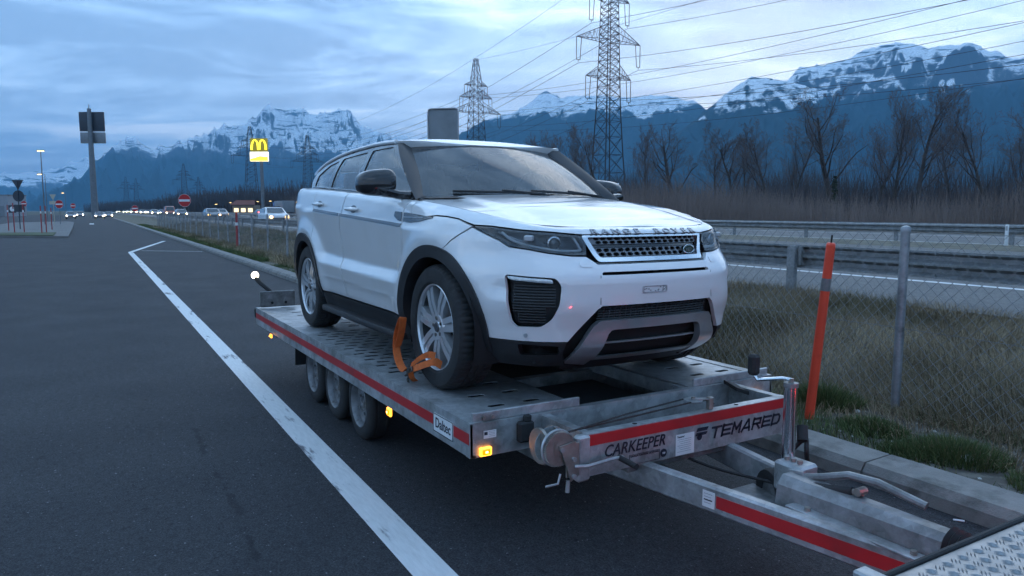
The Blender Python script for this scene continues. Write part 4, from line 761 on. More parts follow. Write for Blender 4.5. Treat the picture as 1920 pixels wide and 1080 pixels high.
# wheels
def wheel(parent, x, sgn, steer=0.0):
    wz = empty('wheel', (x, sgn*.805, .362), parent=parent); wz.rotation_euler.z = steer
    R, hw = .362, .118; prof = [(.245, -hw*.86), (.262, -hw*.99), (.300, -hw*1.04), (.335, -hw*.98), (.352, -hw*.86), (.3605, -hw*.66), (R, -hw*.40), (R-.007, -hw*.385), (R-.007, -hw*.30), (R, -hw*.285), (R, -hw*.06), (R-.007, -hw*.05), (R-.007, hw*.05), (R, hw*.06), (R, hw*.285), (R-.007, hw*.30), (R-.007, hw*.385), (R, hw*.40), (.3605, hw*.66), (.352, hw*.86), (.335, hw*.98), (.300, hw*1.04), (.262, hw*.99), (.245, hw*.86)]
    n = 192; V = []; F = []; m_ = len(prof)
    for i in range(n):
        t = 2*PI*i/n; cut = (i % 3 == 0)
        for k, (r, h) in enumerate(prof):
            if cut and r > .350 and abs(h) > hw*.28: r -= .0065
            hh = h+(.004 if i % 6 < 3 else -.004)*(abs(h) < hw*.3)
            V.append((r*math.cos(t), hh, r*math.sin(t)))
    for i in range(n):
        j = (i+1) % n
        for k in range(m_-1): F.append((i*m_+k, j*m_+k, j*m_+k+1, i*m_+k+1))
    ty = MB(); ty.add(V, F); ty.obj('tyre', mTYRE, wz, smooth=28)
    rim = MB(); o_ = sgn
    rim.lathe([(.237, o_*.080), (.246, o_*.098), (.249, o_*.106), (.245, o_*.110), (.239, o_*.104), (.238, o_*.096), (.236, o_*.080)], n=56)
    rim_o = rim.obj('rim', mALLOY, wz, smooth=40); MB().lathe([(.205, -o_*.09), (.222, -o_*.06), (.226, o_*.03), (.237, o_*.081)], n=48).obj('rim_barrel', M('shaded rim barrel', (.045, .046, .05), .5, .3, var=.2, vs=12), rim_o)  # barrel coloured dark: shade between the spokes put into its material
    sp = MB()
    for k in range(7):
        a = 2*PI*k/7+.22; ca, sa = math.cos(a), math.sin(a)
        def pt(r, w_, h): return (r*ca-w_*sa, o_*h, r*sa+w_*ca)
        for w0, w1, w2, w3 in ((-.038, -.006, -.048, -.012), (.038, .006, .048, .012)):   # two ridges with a groove between
            A = [pt(.055, w0*.95, .088), pt(.055, w1, .088), pt(.055, w1, .05), pt(.055, w0*.95, .05)]; B = [pt(.14, w0*1.05, .098), pt(.14, w1*1.1, .098), pt(.14, w1*1.1, .045), pt(.14, w0*1.05, .045)]; C = [pt(.236, w2, .092), pt(.236, w3, .092), pt(.236, w3, .04), pt(.236, w2, .04)]
            sp.add(A+B+C, [(0, 1, 5, 4), (1, 2, 6, 5), (2, 3, 7, 6), (3, 0, 4, 7), (4, 5, 9, 8), (5, 6, 10, 9), (6, 7, 11, 10), (7, 4, 8, 11)])
        A = [pt(r, w_, .080) for r, w_ in ((.05, -.02), (.05, .02), (.238, .03), (.238, -.03))]; sp.add(A, [(0, 1, 2, 3)])
    sp.obj('spokes', mALLOY, rim_o, smooth=30)
    hb_ = MB(); hb_.lathe([(.0, o_*.094), (.030, o_*.094), (.034, o_*.088), (.040, o_*.088), (.072, o_*.092), (.080, o_*.080), (.078, o_*.05)], n=28); hb_.obj('hub', mALLOY, rim_o, smooth=30)
    MB().lathe([(.0, o_*.100), (.026, o_*.099), (.031, o_*.093)], n=20).obj('centre_cap', M('cap grey', (.10, .105, .11), .3, .4, var=.1), rim_o)
    for k in range(5): a = 2*PI*k/5+.5; MB().cyl((.052*math.cos(a), o_*.086, .052*math.sin(a)), (.052*math.cos(a), o_*.095, .052*math.sin(a)), .011, n=6).obj('wheel_nut', mDISC if k else mGLB, rim_o)
    MB().lathe([(.06, o_*.022), (.118, o_*.022), (.118, -o_*.0), (.06, -o_*.0)], n=36).obj('brake_disc', M('dull brake disc', (.03, .028, .026), .7, .1, var=.3, vs=20), wz); MB().lathe([(.0, o_*.012), (.213, o_*.012)], n=32).obj('spoke_gap_shade', mDARK, wz)  # black disc added behind the spokes, shade of the openings as colour
for x in (0., -2.66):
    for sgn in (-1, 1): wheel(car, x, sgn)
# ------------------------------------------------------------------ the car trailer
def galv_mat(name, base=.42, dirt=.5):
    m = bpy.data.materials.new(name); m.use_nodes = True; t = m.node_tree; b = t.nodes['Principled BSDF']; Nn = t.nodes.new; L = t.links.new; tcn = Nn('ShaderNodeTexCoord')
    v = Nn('ShaderNodeTexVoronoi'); v.inputs['Scale'].default_value = 34; L(tcn.outputs['Object'], v.inputs['Vector']); n = Nn('ShaderNodeTexNoise'); n.inputs['Scale'].default_value = 5; n.inputs['Detail'].default_value = 8; n.inputs['Roughness'].default_value = .65; L(tcn.outputs['Object'], n.inputs['Vector'])
    r = Nn('ShaderNodeValToRGB'); L(v.outputs['Color'], r.inputs[0]); r.color_ramp.elements[0].color = (base*.80, base*.82, base*.85, 1); r.color_ramp.elements[1].color = (base*1.12, base*1.14, base*1.16, 1)
    r2 = Nn('ShaderNodeValToRGB'); L(n.outputs[0], r2.inputs[0]); r2.color_ramp.elements[0].position = .32; r2.color_ramp.elements[1].position = .62; r2.color_ramp.elements[0].color = (1-dirt, 1-dirt, 1-dirt*1.05, 1); r2.color_ramp.elements[1].color = (1, 1, 1, 1)
    mx = Nn('ShaderNodeMixRGB'); mx.blend_type = 'MULTIPLY'; mx.inputs[0].default_value = 1; L(r.outputs[0], mx.inputs[1]); L(r2.outputs[0], mx.inputs[2]); L(mx.outputs[0], b.inputs['Base Color']); b.inputs['Metallic'].default_value = .55
    mr = Nn('ShaderNodeMapRange'); L(n.outputs[0], mr.inputs[0]); mr.inputs[3].default_value = .62; mr.inputs[4].default_value = .36; L(mr.outputs[0], b.inputs['Roughness']); return m
mGAL = galv_mat('galvanised steel', .47, .55); mDECK = galv_mat('deck sheet', .46, .38); mGALD = galv_mat('weathered steel', .30, .6)
mRED = M('red reflective tape', (.42, .018, .022), .38, var=.12, vs=5, c2=(.22, .02, .02), c2s=4, c2lo=.55, c2hi=.8); mINK = M('dark blue lettering', (.012, .014, .028), .5, var=.2); mWHT = M('white label', (.68, .68, .68), .5, var=.08, vs=8)
mZNC = M('zinc plate', (.33, .30, .27), .42, .7, var=.2, vs=14, rvar=.1, c2=(.25, .20, .16), c2s=9, c2lo=.62, c2hi=.75); mRUB = M('black rubber', (.016, .016, .017), .75, var=.3, vs=14, bump=.2); mAMB = emitm('lit amber lamp', (1.0, .23, .0), .75); mAMB2 = M('amber lens', (.75, .25, .02), .15, coat=.5, emit=(1, .35, .03), es=1.6)
mROPE = M('steel rope', (.05, .048, .045), .5, .5, var=.3, vs=80)
tr = thing('car_trailer', 'galvanised triple-axle car trailer with red stripes carrying the white SUV', 'trailer')
X0, X1 = -4.22, .73
# perforated runways (slots punched through)
def slot(cx, cy, lx=.046, ly=.105): return [(cx+lx/2*math.cos(a)*(1 if True else 0), cy+(ly/2-lx/2)*np.sign(math.sin(a)+1e-9)+lx/2*math.sin(a)) for a in np.arange(8)*PI/4+.39]
def slots(y0, y1):
    out = []; w_ = y1-y0
    for i, x in enumerate(np.arange(X0+.10, X1-.06, .115)):
        dense = -2.35 < x < -.55; n = 5 if dense else 3; dx = 0
        for k in range(n):
            y = y0+w_*((k+.5)/n)+(w_*.25/n if i % 2 else -w_*.25/n)
            if y0+.06 < y < y1-.06 and not (not dense and i % 2): out.append(slot(x, y))
    return out
flat = lambda u, v, i: np.stack([u, v, np.full_like(u, H)-i], -1)
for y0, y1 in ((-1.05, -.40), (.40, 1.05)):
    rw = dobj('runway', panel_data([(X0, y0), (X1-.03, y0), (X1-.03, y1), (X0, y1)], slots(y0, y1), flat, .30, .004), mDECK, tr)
    MB().box(((X0+X1)/2, (y0+y1)/2, H-.06), (X1-X0-.1, y1-y0-.06, .004)).obj('slot_shade_sheet', mDARK, rw, smooth=0)  # black sheet added below the slots; their shade put into its colour
    inn_y = y1 if y0 < 0 else y0; m = MB(); m.box(((X0+X1)/2, inn_y, H-.045), (X1-X0-.06, .05, .075)); m.obj('inner_rail', mGAL, tr, smooth=0)
for sgn in (-1, 1):
    m = MB(); prof = [(1.062, H+.004), (1.062, H-.168), (1.03, H-.172), (1.03, H-.160), (1.05, H-.156), (1.05, H-.004), (.99, H-.004), (.99, H+.004)]
    m.prism([(X0, sgn*y, z) for y, z in prof], (X1-X0, 0, 0)); sr = m.obj('side_rail', mGAL, tr, smooth=0)
    MB().box(((X0+X1)/2, sgn*1.0635, H-.078), (X1-X0-.02, .002, .056)).obj('red_tape', mRED, sr, smooth=0)
# front cross member, raised lips, centre well members
m = MB(); m.prism([(X1, -1.06, z) if False else (X1+x, -1.064, z) for x, z in [(0, H-.170), (0, H-.002), (-.045, H-.002), (-.045, H-.012), (-.012, H-.012), (-.012, H-.158), (-.045, H-.158), (-.045, H-.170)]], (0, 2.128, 0)); fb = m.obj('front_beam', mGAL, tr, smooth=0)
for y0, y1 in ((-1.04, -.40), (.42, 1.05)): MB().box((X1-.03, (y0+y1)/2, H+.022), (.018, y1-y0, .048), None, .004).obj('wheel_stop', mGAL, tr, smooth=0); 
for y in (-.98, -.93): MB().cyl((X1-.02, y, H+.020), (X1-.008, y, H+.020), .010, n=6).obj('bolt', mZNC, tr)
for x in (-.25, -1.3, -2.4, -3.5, -4.15): MB().box((x, 0, H-.11), (.07, 2.0, .08)).obj('cross_member', mGALD, tr, smooth=0)
MB().box((-1.75, 0, .52), (4.7, .74, .01)).obj('centre_well_sheet', M('dark underside', (.035, .036, .04), .8, var=.3, vs=4), tr, smooth=0)  # dark sheet laid across the open centre between the runways
# frame that carries the winch beam
XB = 1.125; ZT = .652
mm = MB(); mm.prism([(XB, -.66, z) if False else (XB+x, -.655, z) for x, z in [(0, ZT-.20), (0, ZT), (-.055, ZT), (-.055, ZT-.010), (-.010, ZT-.010), (-.010, ZT-.19), (-.055, ZT-.19), (-.055, ZT-.20)]], (0, 1.39, 0)); wb = mm.obj('winch_beam', mGAL, tr, smooth=0)
MB().box((XB+.0015, .040, ZT-.029), (.002, 1.385, .052)).obj('red_tape', mRED, wb, smooth=0)
for y in (-.35, .35): MB().cyl((XB-.03, y, ZT+.0005), (XB-.03, y, ZT+.002), .012, n=12).obj('bolt_hole', mGAP, wb)
for y in (-.63, .71): m = MB(); m.bar((X1, y, ZT-.06), (XB-.05, y, ZT-.06), .05, .115); m.obj('side_member', mGAL, tr, smooth=0)
fit(text('lettering', 'CARKEEPER', .080, (XB+.0022, -.562, .529), (0, 1, 0), (0, 0, 1), mINK, wb, .0006, .26, .0010, 1.0, 'LEFT', 1.02), .375)
_GL = {'T': [((0, .9), (1, .9)), ((.5, 0), (.5, .8))], 'E': [((.1, 0), (.1, 1)), ((.1, .9), (1, .9)), ((.1, .5), (.9, .5)), ((.1, .1), (1, .1))], 'M': [((.1, 0), (.1, 1)), ((.9, 0), (.9, 1)), ((.12, .93), (.5, .35)), ((.5, .35), (.88, .93))], 'A': [((.02, 0), (.55, 1)), ((.9, 0), (.62, 1)), ((.3, .27), (.9, .27))], 'R': [((.1, 0), (.1, 1)), ((.1, .9), (.92, .9)), ((.9, .9), (.9, .5)), ((.1, .47), (.92, .47)), ((.5, .47), (.95, 0))], 'D': [((.1, 0), (.1, 1)), ((.1, .9), (.75, .9)), ((.1, .1), (.75, .1)), ((.75, .9), (.92, .7)), ((.92, .7), (.92, .3)), ((.92, .3), (.75, .1))]}
for i_, ch in enumerate('TEMARED'):
    lt_ = MB(); w_, h_ = .066, .060
    for (a0, b0), (a1, b1) in _GL[ch]:
        p0, p1 = Vector((XB+.0024, .130+i_*.0765+a0*w_+b0*h_*.3, .510+b0*h_)), Vector((XB+.0024, .130+i_*.0765+a1*w_+b1*h_*.3, .510+b1*h_)); dn = (p1-p0).normalized(); lt_.bar(p0-dn*.0045, p1+dn*.0045, .0009, .0125, Vector((1, 0, 0)).cross(dn))
    lt_.obj('letter', mINK, wb, smooth=0)
lg = MB()
for (a, b_, c_, d) in ((.032, .578, .075, .018), (.025, .554, .075, .016)): lg.prism([(XB+.002, a+.010, b_), (XB+.002, a+c_+.010, b_), (XB+.002, a+c_, b_-d), (XB+.002, a, b_-d)], (.0015, 0, 0))
lg.obj('emblem', mINK, wb, smooth=0); MB().cyl((XB+.0018, .055, .530), (XB+.0035, .055, .530), .017, n=18).obj('emblem_wheel', mINK, wb)
lb = MB().box((XB+.0018, -.045, .510), (.0018, .125, .108)).obj('type_label', mWHT, wb, smooth=0)
text('label_heading', 'Temared', .013, (XB+.0030, -.100, .547), (0, 1, 0), (0, 0, 1), mINK, lb, .0002, .1, .0006)
for k in range(7): MB().box((XB+.0029, -.050+(k % 3)*.004, .537-.0105*k), (.0004, .092-(k % 3)*.012, .0022)).obj('label_line', M('print grey', (.30, .30, .32), .6, var=.1), lb, smooth=0)
wl = MB(); yA, yB, zA, zB = -.405, -.215, .463, .512
for p0, p1 in (((yA, zA), (yB, zA)), ((yB, zA), (yB, zB)), ((yB, zB), (yA, zB)), ((yA, zB), (yA, zA))): wl.bar((XB+.0024, *p0), (XB+.0024, *p1), .0012, .0022, (1, 0, 0))
wlo = wl.obj('warning_label', mINK, wb, smooth=0); text('warning_text', 'UWAGA  CAUTION  ACHTUNG', .0135, (XB+.0024, yA+.006, zB-.013), (0, 1, 0), (0, 0, 1), mINK, wlo, .0002, 0, .0004, .92); text('warning_text', '(!)', .013, (XB+.0024, yA+.008, zA+.005), (0, 1, 0), (0, 0, 1), mINK, wlo, .0002)
MB().cyl((XB+.0018, -.188, .488), (XB+.0032, -.188, .488), .021, n=22).obj('load_mark', mINK, wb); text('load_text', '100', .013, (XB+.0036, -.188, .4835), (0, 1, 0), (0, 0, 1), mWHT, wb, .0002, 0, .0004, 1, 'CENTER')
# hand winch
wn = empty('winch', parent=tr); wy = -.80
m = MB(); m.lathe([(.0, -.06), (.082, -.06), (.085, -.052), (.085, -.046), (.050, -.044), (.050, .012), (.085, .014), (.085, .02), (.0, .02)], (XB-.07, wy-.02, ZT-.036), (0, 1, .0), 30); m.obj('drum', mZNC, wn)
m = MB(); n = 48; V = []; gx, gz = XB+.005, ZT-.036
for h in (0, .012):
    for i in range(n*2): a = PI*i/n; r = .082 if i % 2 else .075; V.append((gx+h, wy-.02+r*math.cos(a), gz+r*math.sin(a)))
m.add(V, [tuple(range(2*n))[::-1], tuple(range(2*n, 4*n))]+[(i, (i+1) % (2*n), 2*n+(i+1) % (2*n), 2*n+i) for i in range(2*n)]); m.obj('gear_wheel', mZNC, wn, smooth=20)
m = MB(); m.lathe([(.084, -.07), (.088, -.066), (.088, -.062), (.05, -.060), (.05, -.018), (.088, -.016), (.088, -.010), (.084, -.006), (.0, -.005)], (gx, wy-.02, gz), (1, 0, 0), 36); m.obj('drum_flange', mGAL, wn)
MB().lathe([(.030, .013), (.034, .016), (.0, .017)], (gx, wy-.02, gz), (1, 0, 0), 24).obj('gear_boss', mZNC, wn); MB().cyl((gx+.01, wy-.02, gz), (gx+.035, wy-.02, gz), .011, n=6).obj('gear_nut', mGAL, wn)
m = MB(); m.prism([(gx+.022, wy-.035, gz+.018), (gx+.022, wy+.055, gz+.03), (gx+.022, wy+.075, gz-.13), (gx+.022, wy+.03, gz-.155), (gx+.022, wy+.012, gz-.10)], (.008, 0, 0)); m.obj('side_plate', mZNC, wn, smooth=0)
MB().box((XB-.005, wy+.115, ZT-.105), (.050, .075, .22), None, .012).obj('mount_plate', mGAL, wn); MB().box((XB+.012, wy+.065, ZT-.10), (.008, .10, .16), None, .003).obj('mount_web', mZNC, wn)
for z in (-.005, -.085): MB().cyl((gx+.028, wy+.04, gz-.045+z), (gx+.045, wy+.04, gz-.045+z), .011, n=6).obj('plate_bolt', mGAL, wn)
cr = MB(); cr.tube([(gx+.035, wy+.045, gz-.085), (gx+.06, wy+.10, gz-.085), (gx+.062, wy+.25, gz-.075), (gx+.062, wy+.30, gz-.075)], .0085, 8); ck = cr.obj('crank', mGAL, wn); MB().cyl((gx+.05, wy+.285, gz-.078), (gx+.18, wy+.285, gz-.085), .014, n=12).obj('crank_grip', mRUB, ck)
MB().tube([(gx, wy-.01, gz-.12), (gx+.01, wy-.03, gz-.16), (gx, wy-.09, gz-.165)], .006, 6).obj('pawl', mGAL, wn); MB().cyl((gx+.02, wy+.02, gz-.15), (gx+.02, wy+.015, gz-.205), .010, n=8).obj('pin', mGAL, wn)
pl = empty('pulley', parent=tr); MB().lathe([(.0, -.004), (.048, -.006), (.050, -.003), (.036, .0), (.050, .003), (.048, .006), (.0, .006)], (XB-.085, .09, ZT+.045), (0, 0, 1), 26).obj('sheave', mGAL, pl); MB().box((XB-.04, .165, ZT+.032), (.030, .030, .066), None, .004).obj('pulley_post', mZNC, pl); MB().bar((XB-.085, .08, ZT+.055), (XB-.04, .165, ZT+.055), .034, .005).obj('pulley_strap', mGAL, pl); MB().cyl((XB-.085, .09, ZT+.04), (XB-.085, .09, ZT+.066), .011, n=8).obj('pulley_bolt', mZNC, pl)
MB().tube([(XB-.05, wy+.01, ZT+.005), (XB-.10, -.35, ZT+.03), (XB-.13, .06, ZT+.046)], .0045, 6).obj('winch_rope', mROPE, wn); MB().tube([(XB-.09, wy+.03, ZT-.005), (XB-.10, -.30, ZT+.012), (XB-.06, .05, ZT+.046)], .0045, 6).obj('winch_rope', mROPE, wn); MB().tube([(XB-.05, .10, ZT+.046), (XB-.10, .22, ZT+.03), (XB-.16, .32, ZT-.02)], .0045, 6).obj('winch_rope', mROPE, wn)
# lamps, sockets and labels on the front beam
def marker(loc, n, par=tr, lit=True, size=(.05, .03)):
    o = empty('marker_lamp', parent=par); d = Vector(n); t = Vector((-d.y, d.x, 0)); R = Matrix((d, t, Vector((0, 0, 1)))).transposed()
    MB().box(Vector(loc), (.018, size[0]*1.35, size[1]*1.5), R, .006).obj('lamp_base', mAMB2, o); MB().box(Vector(loc)+d*.010, (.012, size[0]*.9, size[1]*.95), R, .005).obj('lamp_lens', mAMB if lit else mAMB2, o); MB().box(Vector(loc)+d*.013, (.009, size[0]*.35, size[1]*.4), R, .003).obj('lamp_bulb', emitm('amber bulb', (1, .5, .08), 7.0), o)
marker((X1+.010, -.985, .518), (1, 0, 0)); marker((X1+.010, .93, .555), (1, 0, 0)); marker((-.38, -1.050, .455), (0, -1, 0), size=(.042, .036)); marker((-3.43, -1.085, .478), (0, -1, 0), size=(.03, .026))
for x in (-.38, -3.43): MB().tube([(x, -1.04, .49), (x+.01, -1.03, .46)], .006, 6).obj('lamp_bracket', mRUB, tr)
MB().cyl((-.38, -1.03, .455), (-.38, -1.05, .455), .012, n=8).obj('lamp_stem', mRUB, tr)
def socket_(y): o = empty('socket_box', parent=tr); MB().box((X1+.022, y, .588), (.044, .088, .105), None, .010).obj('box_body', mRUB, o); MB().box((X1+.024, y+.01, .655), (.030, .04, .035), None, .006).obj('box_cap', mRUB, o)
socket_(-.765); MB().prism([(X1+.02, .62, .665), (X1+.14, .60, .645), (X1+.16, .70, .610), (X1+.02, .72, .630)], (0, 0, .022)).obj('plug_holder', mRUB, tr)
l2 = MB().box((X1+.0012, -.955, .598), (.002, .07, .038)).obj('plate_label', mWHT, fb, smooth=0); MB().box((X1+.0026, -.978, .604), (.0005, .018, .016)).obj('label_mark', mINK, l2, smooth=0)
for k in range(4): MB().box((X1+.0026, -.945, .612-.008*k), (.0005, .036, .002)).obj('label_line', M('print grey'), l2, smooth=0)
# maker plate on the side rail
dp = MB().box((.43, -1.066, .574), (.235, .004, .098), None, .0).obj('maker_plate', mWHT, tr, smooth=0); 
for p0, p1 in (((.315, .527), (.545, .527)), ((.315, .621), (.545, .621))): MB().box(((p0[0]+p1[0])/2, -1.0685, p0[1]), (.235, .001, .004)).obj('plate_border', mINK, dp, smooth=0)
for x in (.3145, .5455): MB().box((x, -1.0685, .574), (.004, .001, .096)).obj('plate_border', mINK, dp, smooth=0)
text('plate_lettering', 'Daltec', .076, (.43, -1.0685, .552), (1, 0, 0), (0, 0, 1), mINK, dp, .0006, .04, .0012, .92, 'CENTER')
# A-frame drawbar
for sgn in (-1, 1):
    p0 = Vector((-.10, sgn*.50, .405)); p1 = Vector((2.40, sgn*.075, .385)); m = MB(); m.bar(p0, p1, .055, .125, bev=.010); ar = m.obj('drawbar_arm', mGAL, tr, smooth=30)
    d = (p1-p0).normalized(); nrm = Vector((-d.y, d.x, 0)).normalized()*(1 if sgn > 0 else -1); q0 = p0+d*1.66+nrm*.0285; q1 = p1-d*.02+nrm*.0285; MB().bar(q0, q1, .002, .056).obj('red_tape', mRED, ar, smooth=0)
    q = p0+d*1.62+nrm*.0285; lb = MB().bar(q-d*.032, q+d*.032, .002, .075).obj('drawbar_label', mWHT, ar, smooth=0)
    for k in range(4): MB().bar(q-d*.024+nrm*.0015+Vector((0, 0, .025-.014*k)), q+d*(.02-.006*(k % 2))+nrm*.0015+Vector((0, 0, .025-.014*k)), .0006, .003 if k != 2 else .006).obj('label_line', M('print grey') if k != 2 else mINK, lb, smooth=0)
MB().box((1.05, 0, .425), (.09, .78, .03), None, .006).obj('drawbar_bridge', mGALD, tr); MB().box((1.55, 0, .35), (.30, .30, .012)).obj('drawbar_plate', mGALD, tr, smooth=0)
# overrun coupling: channel housing, bellows, lever, head
m = MB(); c0, c1 = Vector((1.72, .0, .455)), Vector((2.42, .0, .480))
V = []
for P, w_, h_ in ((c0, .085, .085), (c1, .060, .060)): V += [P+Vector((0, -w_, -.055)), P+Vector((0, -w_*.82, h_*.55)), P+Vector((0, -w_*.45, h_)), P+Vector((0, w_*.45, h_)), P+Vector((0, w_*.82, h_*.55)), P+Vector((0, w_, -.055))]
m.add(V, [(i, i+1, 7+i, 6+i) for i in range(5)]+[(0, 1, 2, 3, 4, 5), (6, 7, 8, 9, 10, 11)]); hs = m.obj('coupling_housing', mGALD, tr, smooth=25)
for y in (-.10, .10): MB().box((2.12, y, .445), (.62, .06, .012), None, .003).obj('housing_flange', mGAL, hs)
for x in (1.9, 2.35): MB().cyl((x, -.10, .45), (x, -.10, .466), .013, n=6).obj('flange_bolt', mZNC, hs)
m = MB(); m.lathe([(.062, 0), (.074, .008), (.060, .020), (.073, .030), (.058, .042), (.070, .052), (.054, .064), (.064, .074), (.048, .088), (.045, .11)], (2.42, 0, .485), (1, 0, .02), 24); m.obj('bellows', mRUB, tr)
MB().cyl((2.50, 0, .487), (2.66, 0, .489), .032, n=16).obj('coupling_shaft', mGAL, tr); MB().box((2.74, 0, .48), (.20, .10, .085), None, .03).obj('ball_coupler', mGALD, tr); MB().tube([(2.56, .09, .53), (2.62, .10, .565), (2.80, .06, .555), (2.92, .03, .53)], .016, 8).obj('coupler_handle', mRUB, tr)
# jockey wheel in its clamp
jx, jy = 1.585, .165; jk = empty('jockey_wheel', parent=tr)
MB().cyl((jx, jy, .40), (jx, jy, .875), .030, n=22).obj('jack_tube', mCHR, jk); MB().cyl((jx, jy, .875), (jx, jy, .895), .033, n=22).obj('tube_cap', mGALD, jk); MB().cyl((jx, jy, .895), (jx, jy, .915), .012, n=8).obj('spindle_nut', mZNC, jk)
MB().tube([(jx, jy, .908), (jx-.03, jy-.02, .912), (jx-.15, jy-.05, .885), (jx-.165, jy-.055, .90)], .009, 8).obj('jack_crank', mCHR, jk); MB().box((jx-.170, jy-.058, .955), (.05, .05, .10), None, .012).obj('crank_knob', mRUB, jk)
MB().cyl((jx, jy, .20), (jx, jy, .40), .024, n=14).obj('inner_tube', mGALD, jk); MB().lathe([(.06, -.035), (.105, -.04), (.112, -.02), (.112, .02), (.105, .04), (.06, .035)], (jx-.05, jy-.02, .22+.14), (.35, 1, 0), 26, True).obj('jack_wheel', mRUB, jk); MB().lathe([(.0, -.03), (.06, -.03), (.06, .03), (.0, .03)], (jx-.05, jy-.02, .36), (.35, 1, 0), 18).obj('jack_hub', mGALD, jk)
MB().box((jx+.06, jy-.02, .470), (.15, .13, .14), None, .012).obj('clamp', mGAL, tr)
for k in range(3): MB().cyl((jx+.02+.035*k, jy-.03, .54), (jx+.02+.035*k, jy-.03, .555), .013, n=6).obj('clamp_bolt', mZNC, tr)
hb_ = empty('handbrake', parent=tr); MB().prism([(1.68, .02, .42), (1.70, .02, .545), (1.78, .02, .555), (1.80, .02, .46)], (0, .012, 0)).obj('lever_plate', mGAL, hb_, smooth=0); MB().tube([(1.74, .03, .52), (1.86, .04, .555), (1.98, .05, .60), (2.10, .06, .605), (2.28, .09, .565)], .017, 10).obj('brake_lever', mGALD, hb_); MB().tube([(1.80, -.01, .50), (1.90, .0, .515), (2.02, .02, .548)], [.036, .030, .020], 12).obj('gas_spring', mRUB, hb_); MB().tube([(1.92, .01, .523), (2.06, .025, .558)], .014, 10).obj('spring_rod', mZNC, hb_); MB().cyl((2.05, .0, .560), (2.05, .05, .560), .017, n=10).obj('lever_pivot', mZNC, hb_)
# cables slung under the drawbar
for k, pts in enumerate(([(.75, -.1, .48), (1.2, .05, .40), (1.7, .12, .42), (2.3, .06, .40)], [(.75, -.2, .47), (1.3, -.12, .37), (1.9, -.05, .36), (2.5, .0, .36)])): MB().tube([tuple(p) for p in _crom(pts, 6)], .008, 6).obj('brake_cable', mRUB, tr)
MB().tube([tuple(p) for p in _crom([(jx-.1, jy+.12, .50), (jx-.02, jy+.14, .60), (jx+.03, jy+.09, .57), (jx+.02, jy+.12, .50), (jx+.08, jy+.12, .46)], 6)], .011, 7).obj('electric_plug_lead', mRUB, tr); MB().cyl((jx-.0, jy+.10, .60), (jx-.03, jy+.13, .66), .026, n=12).obj('electric_plug', mRUB, tr)
# axles and wheels
def twheel(x, sgn):
    wz = empty('trailer_wheel', (x, sgn*.84, .265), parent=tr); R, hw = .265, .085
    MB().lathe([(.165, -hw*.85), (.178, -hw), (.215, -hw*1.02), (.245, -hw*.9), (R-.003, -hw*.72), (R, -hw*.5), (R-.006, -hw*.45), (R-.006, -hw*.3), (R, -hw*.27), (R, hw*.27), (R-.006, hw*.3), (R-.006, hw*.45), (R, hw*.5), (R-.003, hw*.72), (.245, hw*.9), (.215, hw*1.02), (.178, hw), (.165, hw*.85)], n=44).obj('tyre', mTYRE, wz, smooth=40)
    o_ = sgn; rm = MB().lathe([(.16, -o_*.06), (.163, o_*.07), (.172, o_*.082), (.168, o_*.086), (.158, o_*.074), (.150, o_*.04), (.110, o_*.030), (.100, o_*.040), (.055, o_*.044), (.045, o_*.030), (.0, o_*.030)], n=36).obj('rim', M('steel wheel', (.22, .225, .235), .5, .6, var=.3, vs=12, c2=(.09, .08, .07), c2s=8), wz, smooth=35)
    for k in range(5): a = 2*PI*k/5; MB().cyl((.075*math.cos(a), o_*.03, .075*math.sin(a)), (.075*math.cos(a), o_*.056, .075*math.sin(a)), .010, n=6).obj('wheel_bolt', mGALD, rm)
for x in (-2.57, -1.955, -1.34):
    for sgn in (-1, 1): twheel(x, sgn)
    MB().box((x, 0, .30), (.07, 1.5, .07)).obj('axle', mGALD, tr, smooth=0)
for sgn in (-1, 1):
    MB().box((-3.02, sgn*.86, .40), (.012, .20, .30), Matrix.Rotation(.08, 3, 'Y')).obj('mud_flap', mRUB, tr, smooth=0); MB().box((-1.75, sgn*.62, .45), (5.0, .06, .12)).obj('chassis_rail', mGALD, tr, smooth=0)
# rear corner posts with clearance lamp
for sgn in (-1, 1):
    MB().box((-4.10, sgn*.86, .76), (.03, .36, .165), None, .006).obj('rear_board', mGALD, tr, smooth=0); MB().tube([(-4.12, sgn*.93, .84), (-4.20, sgn*1.02, .93), (-4.24, sgn*1.05, .98)], .022, 8).obj('lamp_stalk', mRUB, tr)
    for y in (.78, .92): MB().cyl((-4.085, sgn*y, .72), (-4.08, sgn*y, .72), .014, n=8).obj('board_bolt', mGAP, tr)
    cl_ = empty('clearance_lamp', parent=tr); MB().lathe([(.0, -.03), (.03, -.03), (.037, .0), (.037, .012)], (-4.25, sgn*1.055, 1.005), (1, 0, 0), 18).obj('lamp_body', mRUB, cl_); MB().lathe([(.037, .012), (.030, .024), (.0, .03)], (-4.25, sgn*1.055, 1.005), (1, 0, 0), 18).obj('lamp_lens', emitm('lit clearance lamp', (1, .88, .62), 8.0 if sgn < 0 else 3.0), cl_)
MB().box((X0-.03, -1.03, .60), (.06, .08, .10), None, .01).obj('rear_bumper_block', mRUB, tr)
